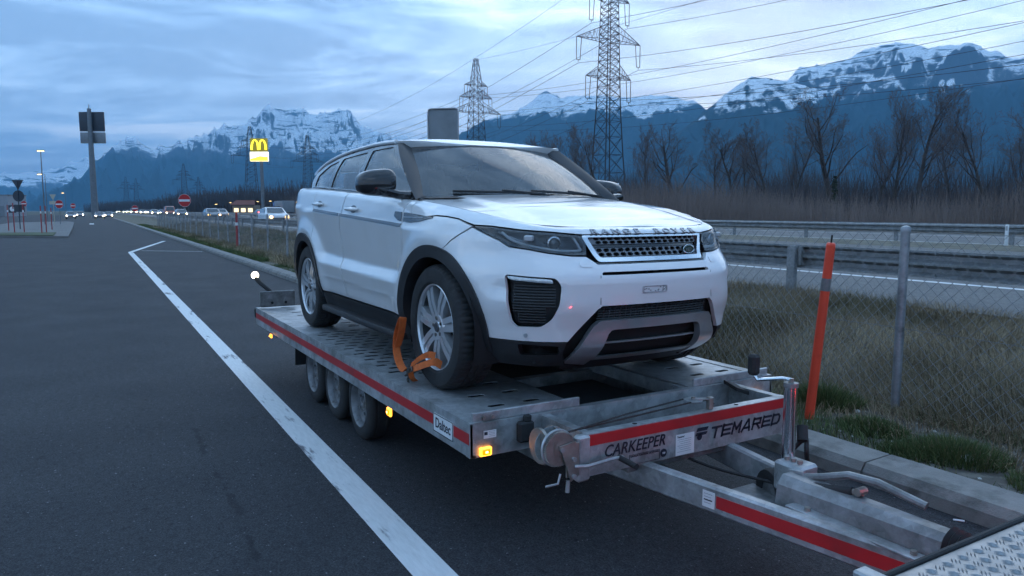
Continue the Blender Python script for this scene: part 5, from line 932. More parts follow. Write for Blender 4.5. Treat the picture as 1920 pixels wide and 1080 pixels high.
# ------------------------------------------------------------------ wheel strap
mSTR = M('orange webbing', (.62, .13, .025), .75, var=.18, vs=30, bump=.5, bs=120)
st = thing('ratchet_strap', 'orange ratchet strap looped round the front wheel of the white SUV', 'strap', (0, 0, H))
lp = [(-.36, -.985, .01), (-.385, -.985, .10), (-.395, -.98, .20), (-.375, -.975, .32), (-.34, -.975, .365), (-.315, -.98, .33), (-.33, -.985, .22)]
pts = [(-.175, -1.00, .105), (-.23, -1.00, .075), (-.29, -1.0, .085), (-.345, -1.0, .125), (-.385, -.995, .19), (-.385, -.99, .26), (-.35, -.985, .335), (-.325, -.98, .375), (-.305, -.98, .385), (-.30, -.985, .355), (-.325, -.99, .27), (-.355, -1.0, .20)]
Pc = _crom(pts, 5); wv = [Vector((.012*math.sin(i*.12), .046, .012*math.cos(i*.1))) for i in range(len(Pc))]; MB().ribbon([tuple(p) for p in Pc], wv, .003).obj('webbing_tail', mSTR, st, smooth=60)
Pc = _crom([(-.14, -1.00, .10), (-.06, -.985, .13), (.01, -.955, .16), (.045, -.93, .17), (.06, -.90, .15)], 5); MB().ribbon([tuple(p) for p in Pc], Vector((.006, .012, .044)), .003).obj('webbing', mSTR, st, smooth=60)
Pc = _crom([(-.14, -1.005, .12), (-.09, -.98, .165), (-.03, -.945, .20), (.02, -.92, .20)], 5); MB().ribbon([tuple(p) for p in Pc], Vector((.01, .006, .040)), .003).obj('webbing', mSTR, st, smooth=60)
Pc = _crom([(-.16, -1.0, .09), (-.18, -.98, .04), (-.20, -.95, .012)], 5); MB().ribbon([tuple(p) for p in Pc], Vector((.03, .02, .01)), .003).obj('webbing', mSTR, st, smooth=60)
rt = empty('ratchet', parent=st); MB().box((-.155, -1.005, .095), (.085, .012, .030), Matrix.Rotation(-.35, 3, 'Y'), .003).obj('ratchet_cheek', M('ratchet steel', (.12, .11, .10), .4, .8, var=.3), rt); MB().box((-.155, -.955, .095), (.085, .012, .030), Matrix.Rotation(-.35, 3, 'Y'), .003).obj('ratchet_cheek', M('ratchet steel'), rt); MB().cyl((-.15, -1.02, .10), (-.15, -.945, .10), .012, n=10).obj('ratchet_spindle', M('ratchet steel'), rt); MB().box((-.20, -.98, .065), (.10, .05, .012), Matrix.Rotation(-.5, 3, 'Y'), .004).obj('ratchet_handle', M('ratchet steel'), rt); MB().tube([(-.22, -.98, .045), (-.25, -.98, .015), (-.235, -.98, -.005)], .008, 6).obj('hook', M('ratchet steel'), rt)
# ------------------------------------------------------------------ rear deck of the tow truck
tow = thing('tow_truck', 'aluminium tread-plate rear deck of a tow truck at the hitch', 'truck', (2.78, 0, 0))
mTP = M('tread plate', (.29, .295, .30), .40, .85, var=.16, vs=9, rvar=.1, c2=(.26, .26, .26), c2s=6, c2lo=.55, c2hi=.75)
MB().box((1.15, 0, .785), (2.28, 1.98, .012)).obj('deck_plate', mTP, tow, smooth=0)
tb = MB(); pat = [(dx, dy, a) for dx, dy, a in ((0, 0, .6), (.05, .05, -.97))]
for i in range(30):
    for j in range(26):
        x = .045+i*.036; y = -.96+j*.036; a = .62 if (i+j) % 2 else -.95; ca, sa = math.cos(a), math.sin(a)
        if x > 1.05: continue
        for k in (-1, 0, 1):
            cx, cy = x-sa*k*.0085, y+ca*k*.0085; L_, W_ = .0155, .0024
            tb.add([(cx+ca*L_, cy+sa*L_, .7915), (cx-sa*W_, cy+ca*W_, .7915), (cx-ca*L_, cy-sa*L_, .7915), (cx+sa*W_, cy-ca*W_, .7915), (cx, cy, .7945)], [(0, 1, 4), (1, 2, 4), (2, 3, 4), (3, 0, 4)])
tb.obj('tread_bars', mTP, tow, smooth=0, kind='stuff')
MB().box((.000, 0, .775), (.016, 1.985, .05), None, .004).obj('rear_edge_seal', mRUB, tow); MB().box((1.15, -.992, .765), (2.28, .012, .06), None, .003).obj('side_edge', mGAL, tow, smooth=0)
MB().box((-.015, -1.005, .79), (.075, .05, .022), None, .006).obj('corner_cap', mGAL, tow)
MB().box((1.2, 0, .66), (2.2, 1.5, .16)).obj('deck_frame', mDARK, tow, smooth=0); MB().box((.02, 0, .66), (.05, 1.9, .10), None, .01).obj('rear_beam', mGALD, tow)
for y in (-.80, .80): tl = empty('tail_lamp', parent=tow); MB().box((.0, y, .66), (.03, .22, .10), None, .01).obj('lamp_case', mRUB, tl); MB().box((-.018, y-.04, .66), (.012, .10, .08), None, .005).obj('lamp_lens', emitm('lit tail lamp', (1, .03, .03), 22.0), tl)
for sgn in (-1, 1):
    tw_ = empty('truck_wheel', (1.3, sgn*.86, .36), parent=tow); MB().lathe([(.20, -.09), (.22, -.11), (.30, -.115), (.345, -.10), (.36, -.06), (.36, .06), (.345, .10), (.30, .115), (.22, .11), (.20, .09)], n=36).obj('tyre', mTYRE, tw_); MB().lathe([(.20, -sgn*.07), (.205, sgn*.09), (.19, sgn*.08), (.12, sgn*.03), (.06, sgn*.06), (.0, sgn*.06)], n=30).obj('rim', mGALD, tw_)
MB().cyl((.35, 0, .50), (.20, 0, .50), .03, n=10).obj('tow_bar', mDARK, tow); MB().cyl((-.02, 0, .47), (-.02, 0, .40), .025, n=12).obj('tow_ball', mGALD, tow); MB().box((.17, 0, .45), (.40, .06, .06), None, .01).obj('tow_bracket', mDARK, tow)
# ------------------------------------------------------------------ lattice pylons and their cables
mPYL = M('pylon steel', (.045, .050, .060), .6, .4, var=.2, vs=3); mINS = M('insulator', (.03, .035, .04), .4, var=.1)
def lat_w(z, prof): return float(np.interp(z, [p[0] for p in prof], [p[1] for p in prof]))
def pylon(name, label, loc, prof, arms, levels, th=.16, group='lattice pylons'):
    o = thing(name, label, 'pylon', loc, 0.0, group); top = prof[-1][0]
    C = [(-1, -1), (1, -1), (1, 1), (-1, 1)]
    for cx, cy in C: m = MB(); m.tube([(cx*lat_w(z, prof)/2, cy*lat_w(z, prof)/2, z) for z, _ in prof], [th*.72 if z < 30 else th*.5 for z, _ in prof], 4); m.obj('leg', mPYL, o, smooth=0)
    br = MB()
    for a, b in zip(levels[:-1], levels[1:]):
        wa, wb_ = lat_w(a, prof)/2, lat_w(b, prof)/2
        for k in range(4):
            (x0, y0), (x1, y1) = C[k], C[(k+1) % 4]; br.tube([(x0*wa, y0*wa, a), (x1*wb_, y1*wb_, b)], th*.36, 3, False); br.tube([(x1*wa, y1*wa, a), (x0*wb_, y0*wb_, b)], th*.36, 3, False); br.tube([(x0*wb_, y0*wb_, b), (x1*wb_, y1*wb_, b)], th*.30, 3, False)
    br.obj('bracing', mPYL, o, smooth=0)
    for z, L_, hgt, ins in arms:
        for s in (-1, 1):
            m = MB(); w_ = lat_w(z, prof)/2; w2 = lat_w(z+hgt, prof)/2; tip = (0, s*L_, z)
            for cx in (-1, 1):
                m.tube([(cx*w_, s*w_, z), tip], th*.42, 4, False); m.tube([(cx*w2, s*w2, z+hgt), tip], th*.42, 4, False)
                pts = []
                for k in range(1, 6):
                    t_ = k/6; A = Vector((cx*w_, s*w_, z)).lerp(Vector(tip), t_); B = Vector((cx*w2, s*w2, z+hgt)).lerp(Vector(tip), t_-.08); m.tube([A, B], th*.22, 3, False); B2 = Vector((cx*w2, s*w2, z+hgt)).lerp(Vector(tip), min(1, t_+.1)); m.tube([A, B2], th*.22, 3, False)
            for k in range(1, 5): t_ = k/5; A = Vector((-w_, s*w_, z)).lerp(Vector(tip), t_); B = Vector((w_, s*w_, z)).lerp(Vector(tip), t_); m.tube([A, B], th*.22, 3, False)
            ca = m.obj('crossarm', mPYL, o, smooth=0); m = MB()
            for dy in (0, -s*1.35): m.tube([(0, s*L_+dy, z-.1), (0, s*L_+dy*.75, z-ins)], .085, 5)
            m.tube([(0, s*L_, z-ins), (0, s*L_-s*1.05, z-ins)], .09, 4); m.tube([(0, s*L_-s*.5, z-ins), (0, s*L_-s*.5, z-ins-.5)], .07, 4); m.obj('insulator', mINS, ca, smooth=0)
    return o
P1 = (-131.3, 102.4, .4)
pr1 = [(0, 6.6), (14, 4.9), (24, 3.9), (38, 3.2), (50, 2.7), (56, .8)]
arms1 = [(31.2, 6.4, 2.8, 4.9), (39.3, 9.0, 3.2, 4.9), (48.2, 5.6, 2.4, 4.9)]
pylon('power_pylon', 'tall dark lattice pylon with three crossarms, just right of the windscreen', P1, pr1, arms1, [0, 5, 10, 14, 18, 21.5, 24.5, 27, 29.2, 31.2, 33, 34.8, 36.4, 37.9, 39.3, 40.9, 42.5, 44, 45.4, 46.8, 48.2, 50, 53, 56], .19)
P2 = (-221.5, 116.0, .4)
pr2 = [(0, 8.0), (20, 5.2), (34, 3.9), (43, 3.0), (46, 2.6), (52.4, 1.1)]
arms2 = [(34.6, 9.6, 3.4, 4.6), (39.5, 6.2, 2.6, 4.6), (43.6, 4.4, 1.4, 3.2)]
pyl2 = pylon('power_pylon', 'lattice pylon with wide lowest crossarm, behind the blank road sign', P2, pr2, arms2, [0, 6, 11, 16, 20, 23.5, 26.5, 29.3, 32, 34.6, 37, 39.5, 41.6, 43.6, 46, 49, 52.4], .20)
far_p = [((-482.93, 129.06, 34.81), .96, 'distant pylon above the roof line of the rear side window'), ((-459.78, 88.57, 32.02), .98, 'distant pylon right behind the yellow arches sign'), ((-830.04, 94.18, 32.01), .95, 'faint pylon above the largest no-entry sign'), ((-1083.05, 141.49, 37.99), .90, 'smallest pylon, right of the largest no-entry sign'), ((-1238.96, 75.00, 37.56), .95, 'very faint pylon over the row of headlights'), ((-1133.01, 56.03, 34.29), .90, 'very faint pylon furthest left of all pylons')]
for (x, y, z), sc, lb in far_p:
    c_ = copy_tree(pyl2); c_.location = (x, y, .4); c_.scale = (1.15, 1.15, sc); c_['label'] = lb
mCAB = M('aluminium cable', (.05, .055, .065), .5, .5, var=.1); LBC = 'dark overhead power cable hanging between the pylons'
def cable(a, b, sag, r=.045, lb=LBC):
    a, b = Vector(a), Vector(b); n = 28; pts = []
    for i in range(n+1): t_ = i/n; p = a.lerp(b, t_); p.z -= sag*4*t_*(1-t_); pts.append(p)
    m = MB(); m.tube([p-a for p in pts], r, 4); o = m.obj('power_cable', mCAB, smooth=0, loc=a); tag(o, lb, 'cable', 'overhead cables between pylons')
PX, PY = far_p[0][0][0], far_p[0][0][1]; QX, QY = far_p[1][0][0], far_p[1][0][1]
LV1 = {31.2: 'lowest', 39.3: 'middle', 48.2: 'top', 34.6: 'lowest', 39.5: 'middle', 43.6: 'top'}; SD = {-1: 'left', 1: 'right'}
for z, L_, h_, ins in arms1:
    for s in (-1, 1):
        y = s*(L_-.5); nm = 'power cable from the %s end of the tall pylon %s arm running %%s' % (SD[s], LV1[z]); cable((P1[0], P1[1]+y, z-ins-.3), (PX, PY+y, z-ins), 11, lb=nm % 'away left'); cable((P1[0], P1[1]+y, z-ins-.3), (150, 96+y, z-ins+2), 9, lb=nm % 'up right')
for z, L_, h_, ins in arms2:
    for s in (-1, 1):
        y = s*(L_-.5); nm = 'power cable from the %s end of the smaller pylon %s arm running %%s' % (SD[s], LV1[z]); cable((P2[0], P2[1]+y, z-ins-.3), (QX, QY+y, z-ins), 7, lb=nm % 'away left'); cable((P2[0], P2[1]+y, z-ins-.3), (105, 112+y, z-ins+4), 10, lb=nm % 'to the right')
cable((P1[0], P1[1], 56), (PX, PY, 52), 8, .035, 'earth wire from the peak of the tall pylon running away left'); cable((P1[0], P1[1], 56), (150, 96, 58), 7, .035, 'earth wire from the peak of the tall pylon running up right'); cable((P2[0], P2[1], 52.4), (105, 112, 56), 8, .035, 'earth wire from the peak of the smaller pylon running right')
# ------------------------------------------------------------------ bare winter trees
mBARK = M('bare bark', (.055, .047, .046), .9, var=.35, vs=2); mTWIG = M('bare twigs', (.135, .108, .106), .9, var=.3, vs=1.5); mIVY = M('ivy leaves', (.020, .030, .016), .7, var=.5, vs=4)
def grow(seed, Ht, spread=.9, lean=0.0, fork=0, limbs=9, r0=.28, first=.25, up=.35, twigs=1.0):
    rd = random.Random(seed); big = []; fine = []
    def limb(p, d, L_, r, lev):
        n = 5 if lev < 2 else (4 if lev == 2 else 3); pts = [p.copy()]; rs = [r]; q = p.copy(); dd = d.copy()
        for i in range(n):
            dd = (dd+Vector((rd.uniform(-1, 1), rd.uniform(-1, 1), rd.uniform(-.6, 1)*.8))*(.16 if lev == 0 else .22+.05*lev)+Vector((0, 0, up*.12 if lev else 0))).normalized(); q = q+dd*L_/n; pts.append(q.copy()); rs.append(max(.005, r*(1-(i+1)/n*(.72 if lev < 3 else .6))))
        (big if lev < 2 else fine).append((pts, rs, 5 if lev == 0 else 4 if lev == 1 else 3))
        if lev >= 4: return
        k = int({0: limbs, 1: 8, 2: 7, 3: 5}[lev]*twigs+rd.random())
        for i in range(k):
            t_ = (first if lev == 0 else .18)+(1-(first if lev == 0 else .18))*(i+rd.random())/k; f = t_*n; j = min(n-1, int(f)); b = pts[j].lerp(pts[j+1], f-j); rr = rs[j]+(rs[j+1]-rs[j])*(f-j)
            ax = (pts[j+1]-pts[j]).normalized(); az = rd.uniform(0, 2*PI); per = ax.orthogonal().normalized(); per = Matrix.Rotation(az, 3, ax)@per; an = rd.uniform(.45, .95)*spread*(1 if lev else 1.05-.4*t_)
            limb(b, (ax*math.cos(an)+per*math.sin(an)).normalized(), L_*({0: .62, 1: .55, 2: .5, 3: .5}[lev])*(1.12-.55*t_)*rd.uniform(.7, 1.15), max(.0065, rr*{0: .40, 1: .42, 2: .50, 3: .6}[lev]), lev+1)
    if fork:
        for s in (-1, 1): limb(Vector((0, 0, 0)), Vector((.51*s*.42, .86*s*.42, 1)).normalized(), Ht*.80, r0*.8, 0)
    else: limb(Vector((0, 0, 0)), Vector((lean*.51, lean*.86, 1)).normalized(), Ht*.82, r0, 0)
    return big, fine
def tubes_np(L_):
    V, F = [], []
    for pts, rs, n in L_:
        b = len(V)
        for i, p in enumerate(pts):
            d = (pts[min(i+1, len(pts)-1)]-pts[max(i-1, 0)]).normalized(); a = d.orthogonal().normalized(); c_ = d.cross(a)
            for k in range(n): t_ = 2*PI*k/n; V.append(p+(a*math.cos(t_)+c_*math.sin(t_))*rs[i])
        for i in range(len(pts)-1):
            for k in range(n): j = (k+1) % n; F.append((b+i*n+k, b+i*n+j, b+(i+1)*n+j, b+(i+1)*n+k))
    return V, np.array(F)
protos = []
for seed, kw in ((1, dict(spread=.85, limbs=14, r0=.17)), (2, dict(spread=1.0, limbs=12, r0=.25, first=.30, lean=.05)), (3, dict(spread=.7, limbs=13, r0=.14, up=.6)), (4, dict(spread=.95, fork=1, limbs=12, r0=.21, first=.3)), (5, dict(spread=.62, limbs=14, r0=.13, up=.8, first=.15)), (6, dict(spread=1.05, limbs=11, r0=.18, first=.2))):
    b, f = grow(seed*13+5, 10.0, **kw); e = empty('bare_tree', (0, 0, -500)); v, F = tubes_np(b); mesh_obj('trunk', v, F, mBARK, e, smooth=60); v, F = tubes_np(f); mesh_obj('crown', v, F, mTWIG, e)
    protos.append(e)
def ivy(tree, z0, z1, r, n=500, seed=0, lean=0.0):
    rd = random.Random(seed); V, F = [], []
    for i in range(n):
        z = z0+(z1-z0)*rd.random()**1.2; a = rd.uniform(0, 2*PI); R_ = r*(1-.8*(z-z0)/(z1-z0))*rd.uniform(.4, 1.5); p = Vector((R_*math.cos(a)+lean*.51*z, R_*math.sin(a)+lean*.86*z, z)); b = len(V); s_ = rd.uniform(.05, .13)
        d1 = Vector((rd.uniform(-1, 1), rd.uniform(-1, 1), rd.uniform(-1, 1))).normalized()*s_; d2 = d1.orthogonal().normalized()*s_*.8; V += [p-d1, p+d2, p+d1, p-d2]; F.append((b, b+1, b+2, b+3))
    mesh_obj('ivy', V, np.array(F), mIVY, tree)
TREES = [(-98.9, 63.0, 11.7, 4), (-84.9, 57.2, 12.0, 2), (-87.4, 62.7, 11.8, 4), (-77.6, 59.7, 12.6, 0), (-68.3, 59.2, 10.6, 4), (-55.4, 53.0, 10.2, 1), (-57.8, 61.0, 9.8, 0), (-52.6, 57.8, 9.8, 5), (-67.4, 76.5, 10.9, 2), (-47.1, 59.3, 10.4, 3), (-44.6, 64.2, 13.2, 1), (-49.6, 79.3, 11.8, 2), (-46.1, 77.4, 12.8, 4), (-42.8, 75.4, 14.6, 0), (-46.2, 88.9, 11.9, 0), (-34.7, 76.8, 12.4, 3), (-36.8, 90.9, 11.4, 5)]
ORD = ['first', 'second', 'third', 'fourth', 'fifth', 'sixth', 'seventh', 'eighth', 'ninth', 'tenth', 'eleventh', 'twelfth', 'thirteenth', 'fourteenth', 'fifteenth', 'sixteenth', 'seventeenth', 'eighteenth', 'nineteenth', 'twentieth', 'twenty-first', 'twenty-second', 'twenty-third', 'twenty-fourth']
used = set()
TREES.sort(key=lambda t_: -math.atan2(t_[1]+2.64, -(t_[0]-3.79)))
for i, (x, y, h, k) in enumerate(TREES):
    t_ = protos[k] if k not in used else copy_tree(protos[k]); used.add(k)
    t_.location = (x, y, .45); t_.scale = (h/10.0*random.uniform(1.05, 1.30),)*2+(h/10.0,); t_.rotation_euler.z = 0 if k == 3 else random.uniform(0, 6.28)
    tag(t_, 'bare winter tree beyond the motorway, %s from the right end of the row' % ORD[i], 'tree', 'bare trees beyond the motorway')
    if h in (13.2, 10.2, 10.6): ivy(t_, .1, 3.6 if h != 10.6 else 2.0, .34 if h != 10.6 else .75, 330, i)
# thickets: thin stems, one mass
def stems(name, n, xr, yr, hr, w_, mat, seed, zb=.42, dens=None):
    r = np.random.default_rng(seed); x = r.uniform(*xr, n); y0 = r.uniform(*yr, n); h = r.uniform(*hr, n)*(.75+.35*np.sin(x*.11+1.3)*np.sin(x*.037+y0*.2)); y = y0+RS*x; a = r.uniform(0, 2*PI, n); lx = r.normal(0, .16, n)*h; ly = r.normal(0, .16, n)*h
    z = np.full(n, zb); wx, wy_ = np.cos(a)*w_, np.sin(a)*w_; mx_, my_ = x+lx*.4+r.normal(0, .05, n)*h, y+ly*.4+r.normal(0, .05, n)*h
    V = np.stack([np.stack([x-wx, y-wy_, z], -1), np.stack([x+wx, y+wy_, z], -1), np.stack([mx_+wx*.7, my_+wy_*.7, z+h*.5], -1), np.stack([mx_-wx*.7, my_-wy_*.7, z+h*.5], -1), np.stack([x+lx+wx*.2, y+ly+wy_*.2, z+h], -1), np.stack([x+lx-wx*.2, y+ly-wy_*.2, z+h], -1)], 1).reshape(-1, 3)
    b = np.arange(n)[:, None]*6; F = np.vstack([b+np.array([0, 1, 2, 3]), b+np.array([3, 2, 4, 5])]); o = mesh_obj(name, V, F, mat); return o
mBR1 = M('reddish brush', (.19, .142, .125), .9, var=.4, vs=.25, c2=(.20, .15, .13), c2s=.12, c2lo=.45, c2hi=.6); mBR2 = M('dark thicket', (.075, .065, .068), .9, var=.3, vs=.3)
tag(stems('brushwood', 62000, (-190, 40), (37.5, 52), (1.4, 4.8), .016, mBR1, 3), 'belt of brown brushwood along the far side of the motorway', 'brush', kind='stuff')
tag(stems('thicket', 46000, (-260, 40), (84, 112), (4.5, 9.8), .04, mBR2, 5), 'dark leafless thicket behind the row of bare trees', 'thicket', kind='stuff')
def far_wood(name, x0, y0, x1, y1, n, h0, h1, seed, lab):
    r = np.random.default_rng(seed); t_ = r.random(n); dx, dy = x1-x0, y1-y0; L_ = math.hypot(dx, dy); x = x0+dx*t_-dy/L_*r.uniform(-14, 14, n); y = y0+dy*t_+dx/L_*r.uniform(-14, 14, n); h = (h0+(h1-h0)*t_)*r.uniform(.55, 1.1, n)*(.8+.25*np.sin(t_*37)*np.sin(t_*91+1)); w_ = .22; a = r.uniform(0, PI, n); lx = r.normal(0, .12, n)*h; ly = r.normal(0, .12, n)*h; wx, wy_ = np.cos(a)*w_, np.sin(a)*w_; z = np.zeros(n)
    V = np.stack([np.stack([x-wx, y-wy_, z], -1), np.stack([x+wx, y+wy_, z], -1), np.stack([x+lx+wx*.3, y+ly+wy_*.3, h], -1), np.stack([x+lx-wx*.3, y+ly-wy_*.3, h], -1)], 1).reshape(-1, 3); F = np.arange(n)[:, None]*4+np.arange(4); tag(mesh_obj(name, V, F, mBR2), lab, 'wood', kind='stuff')
far_wood('far_wood', *(-1035.59, 17.20, 4.94)[:2], *(-548.67, 90.32, 3.64)[:2], 9000, 12, 13, 8, 'distant leafless wood behind the headlights')
far_wood('near_wood', *(-611.88, 62.37, 3.76)[:2], *(-321.18, 99.80, 2.97)[:2], 9000, 15, 16, 9, 'brown leafless wood behind the white estate')
# ------------------------------------------------------------------ crash barriers
mRAIL = galv_mat('barrier steel', .31, .40) if 'galv_mat' in globals() else M('barrier steel', (.36, .38, .40), .42, .6, var=.2, vs=4)
def barrier(name, label, y0, zb, face, x0=-420, x1=44, step=4.0, post_from=-110, dx=0.0):
    o = thing(name, label, 'barrier', (0, 0, 0)); w_ = [(0, .325), (0, .30), (.075, .265), (.075, .215), (0, .175), (0, .15), (.075, .11), (.075, .06), (0, .025), (0, 0)]
    pr = [(face*a, zb+b) for a, b in w_]; pr2 = [(face*a-face*.004, zb+b) for a, b in w_][::-1]; m = MB(); ring = pr+pr2; n = len(ring); xs = list(np.linspace(x0, x1, 12)); V = [(x, ry(x, y0)+a, b) for x in xs for a, b in ring]
    m.add(V, [(i*n+k, i*n+(k+1) % n, (i+1)*n+(k+1) % n, (i+1)*n+k) for i in range(len(xs)-1) for k in range(n)]); m.obj('rail', mRAIL, o, smooth=25)
    x = post_from+dx; first = None
    while x < x1:
        if first is None: m = MB(); m.box((0, -face*.075, (zb+.31+ZM-.25)/2), (.13, .07, zb+.31-ZM+.25)); m.box((.10, -face*.03, zb+.17), (.055, .05, .26), None, .004); first = m.obj('post', mRAIL, o, smooth=0); p_ = first
        else: p_ = first.copy(); col.objects.link(p_); p_.parent = o
        p_.location = (x, ry(x, y0), 0); x += step
    x = post_from+dx+2
    jb = None
    while x < x1:
        if jb is None: m = MB(); [m.cyl((0, face*.002+face*.01, zb+z_), (0, -face*.012, zb+z_), .014, n=6) for z_ in (.16, .29, .04)]; jb = m.obj('joint_bolts', mRAIL, o, smooth=0, kind='stuff'); p_ = jb
        else: p_ = jb.copy(); col.objects.link(p_); p_.parent = o
        p_.location = (x, ry(x, y0), 0); x += step
    return o
barrier('crash_barrier', 'near galvanised crash barrier along the motorway edge behind the fence', 6.12, .885, 1, dx=-1.15+.0)
barrier('crash_barrier', 'far galvanised crash barrier on the motorway median', 23.5, .945, -1, step=4.0, dx=1.4)
for (x, y0, lb) in ((-8.3, 22.6, 'short white marker post standing on the motorway median'),): o = thing('marker_post', lb, 'post', (x, ry(x, y0), ZM)); MB().box((0, 0, .37), (.10, .05, .74), None, .015).obj('shaft', mWHT if 'mWHT' in globals() else M('white label', (.68, .68, .68), .5, var=.08, vs=8), o); MB().box((-.0, -.027, .62), (.06, .006, .14)).obj('reflector', M('post reflector', (.5, .5, .5), .2, .3, var=.1), o, smooth=0)
# ------------------------------------------------------------------ road signs, masts, lamps
mSGR = M('sign back grey', (.22, .235, .25), .5, .5, var=.12, vs=2); mSGD = M('sign back dark', (.035, .042, .055), .5, var=.12, vs=1); mPOLE = M('grey pole', (.16, .175, .19), .5, .5, var=.15, vs=2); mSRED = M('sign red', (.45, .015, .02), .45, var=.08); mSWH = M('sign white', (.72, .72, .72), .45, var=.06); mCREAM = M('sign back cream', (.45, .42, .33), .55, var=.08)
RC = Vector((.51, .86, 0)).normalized(); FC = Vector((.86, -.51, 0)).normalized()     # signs that face us
def facing(o): o.rotation_euler.z = math.atan2(RC.y, RC.x)          # local x = across, local -y = towards the lot
def no_entry(label, loc, zc_, dia, z0=0.0):
    o = thing('no_entry_sign', label, 'sign', (loc[0], loc[1], z0), group='no-entry signs'); facing(o); r = dia/2
    MB().cyl((0, .04, 0), (0, .04, zc_+r*.8-z0), .032, n=10).obj('pole', mPOLE, o); MB().cyl((0, -.012, zc_-z0), (0, .012, zc_-z0), r, n=36).obj('disc', mSRED, o); MB().box((0, -.0145, zc_-z0), (dia*.84, .004, dia*.17)).obj('white_bar', mSWH, o, smooth=0); MB().lathe([(r*.965, -.0135), (r*1.0, -.0135)], (0, 0, zc_-z0), (0, 1, 0), 36).obj('rim', mSWH, o)
no_entry('largest round red no-entry sign, standing by the fence above the kerb', (-68.44, 5.72, 2.60), (-68.44, 5.72, 2.60)[2], 1.15, .3)
no_entry('red no-entry sign on the traffic island beside the cream sign backs', (-95.40, -4.40, 2.41), (-95.40, -4.40, 2.41)[2], .95)
no_entry('small red no-entry sign left of the street lamps', (-140.85, -10.11, 2.80), (-140.85, -10.11, 2.80)[2], .95)
no_entry('small red no-entry sign above the red tail lights', (-148.44, -3.26, 2.53), (-148.44, -3.26, 2.53)[2], .95)
no_entry('faint red no-entry sign among the white headlights', (-210.49, 10.24, 2.24), (-210.49, 10.24, 2.24)[2], 1.7)
def tri(o, zc_, w_, mat, flip=True, y=0.0): h = w_*.87; m = MB(); m.prism([(-w_/2, y, zc_+h/2), (w_/2, y, zc_+h/2), (0, y, zc_-h/2)], (0, .02, 0)); return m.obj('triangle_plate', mat, o, smooth=0)
p_ = (-71.36, -6.88, 3.83); o = thing('sign_post', 'dark back of a give-way triangle above a round sign', 'sign', (p_[0], p_[1], 0)); facing(o); MB().cyl((0, -.04, 0), (0, -.04, p_[2]+.3), .038, n=10).obj('pole', mSGD, o); tri(o, p_[2], .98, mSGD); MB().cyl((0, .0, p_[2]-.92), (0, .02, p_[2]-.92), .48, n=30).obj('disc_plate', mSGD, o); MB().box((0, .01, p_[2]-1.95), (.9, .02, .6)).obj('lower_plate', mSGD, o, smooth=0)
p_ = (-95.84, -4.99, 3.20); o = thing('sign_post', 'cream give-way triangle back on the traffic island', 'sign', (p_[0], p_[1], 0)); facing(o); MB().cyl((0, .04, 0), (0, .04, p_[2]+.3), .036, n=10).obj('pole', mCREAM, o); tri(o, p_[2], .75, mCREAM); MB().box((-.05, 0, p_[2]-.62), (.75, .02, .38)).obj('name_plate', mCREAM, o, smooth=0)
p_ = (-81.10, -7.99, 1.83); o = thing('direction_sign', 'small dark square sign with a white disc at the left edge', 'sign', (p_[0], p_[1], 0)); facing(o); MB().cyl((0, .04, 0), (0, .04, p_[2]+.3), .036, n=10).obj('pole', mPOLE, o); MB().box((0, 0, p_[2]), (.72, .02, .72)).obj('plate', mSGD, o, smooth=0); MB().cyl((0, -.012, p_[2]), (0, -.016, p_[2]), .24, n=24).obj('white_disc', mSWH, o)
p_ = (-182.17, 1.04, 12.68); q_ = (-183.93, 0.31, 23.57); o = thing('advertising_mast', 'tall thick grey mast carrying a dark panel over a grey panel', 'mast', (p_[0], p_[1], 0)); facing(o); zt = q_[2]
MB().cyl((0, -.75, 0), (0, -.75, zt), .72, .40, n=20).obj('mast_pole', mPOLE, o); MB().cyl((0, -.75, zt), (0, -.75, zt+.9), .10, .06, n=8).obj('mast_tip', mPOLE, o)
MB().box((0, .1, zt-2.65), (5.4, .35, 4.1), None, .03).obj('upper_panel', mSGD, o); MB().box((.05, .1, zt-6.15), (5.4, .35, 2.3), None, .03).obj('lower_panel', mSGR, o); MB().box((.02, .05, zt-4.85), (5.4, .25, .16)).obj('panel_frame', mSWH, o, smooth=0)
p_ = (-14.70, 6.09, 4.05); o = thing('blank_road_sign', 'grey back of a road sign in a rounded tube frame behind the car roof', 'sign', (p_[0], p_[1], .35)); o.rotation_euler.z = math.atan2(RC.y, RC.x)-.22; zc_ = p_[2]-.35
MB().box((0, 0, zc_-.12), (.80, .02, 1.0), None, .0).obj('plate', mSGR, o, smooth=0); fr = [(-.425, -.02, 0), (-.425, -.02, zc_+.30), (-.41, -.02, zc_+.375), (-.35, -.02, zc_+.40), (.35, -.02, zc_+.40), (.41, -.02, zc_+.375), (.425, -.02, zc_+.30), (.425, -.02, 0)]; MB().tube(fr, .026, 10).obj('tube_frame', M('sign tube', (.30, .31, .32), .4, .6, var=.1), o)
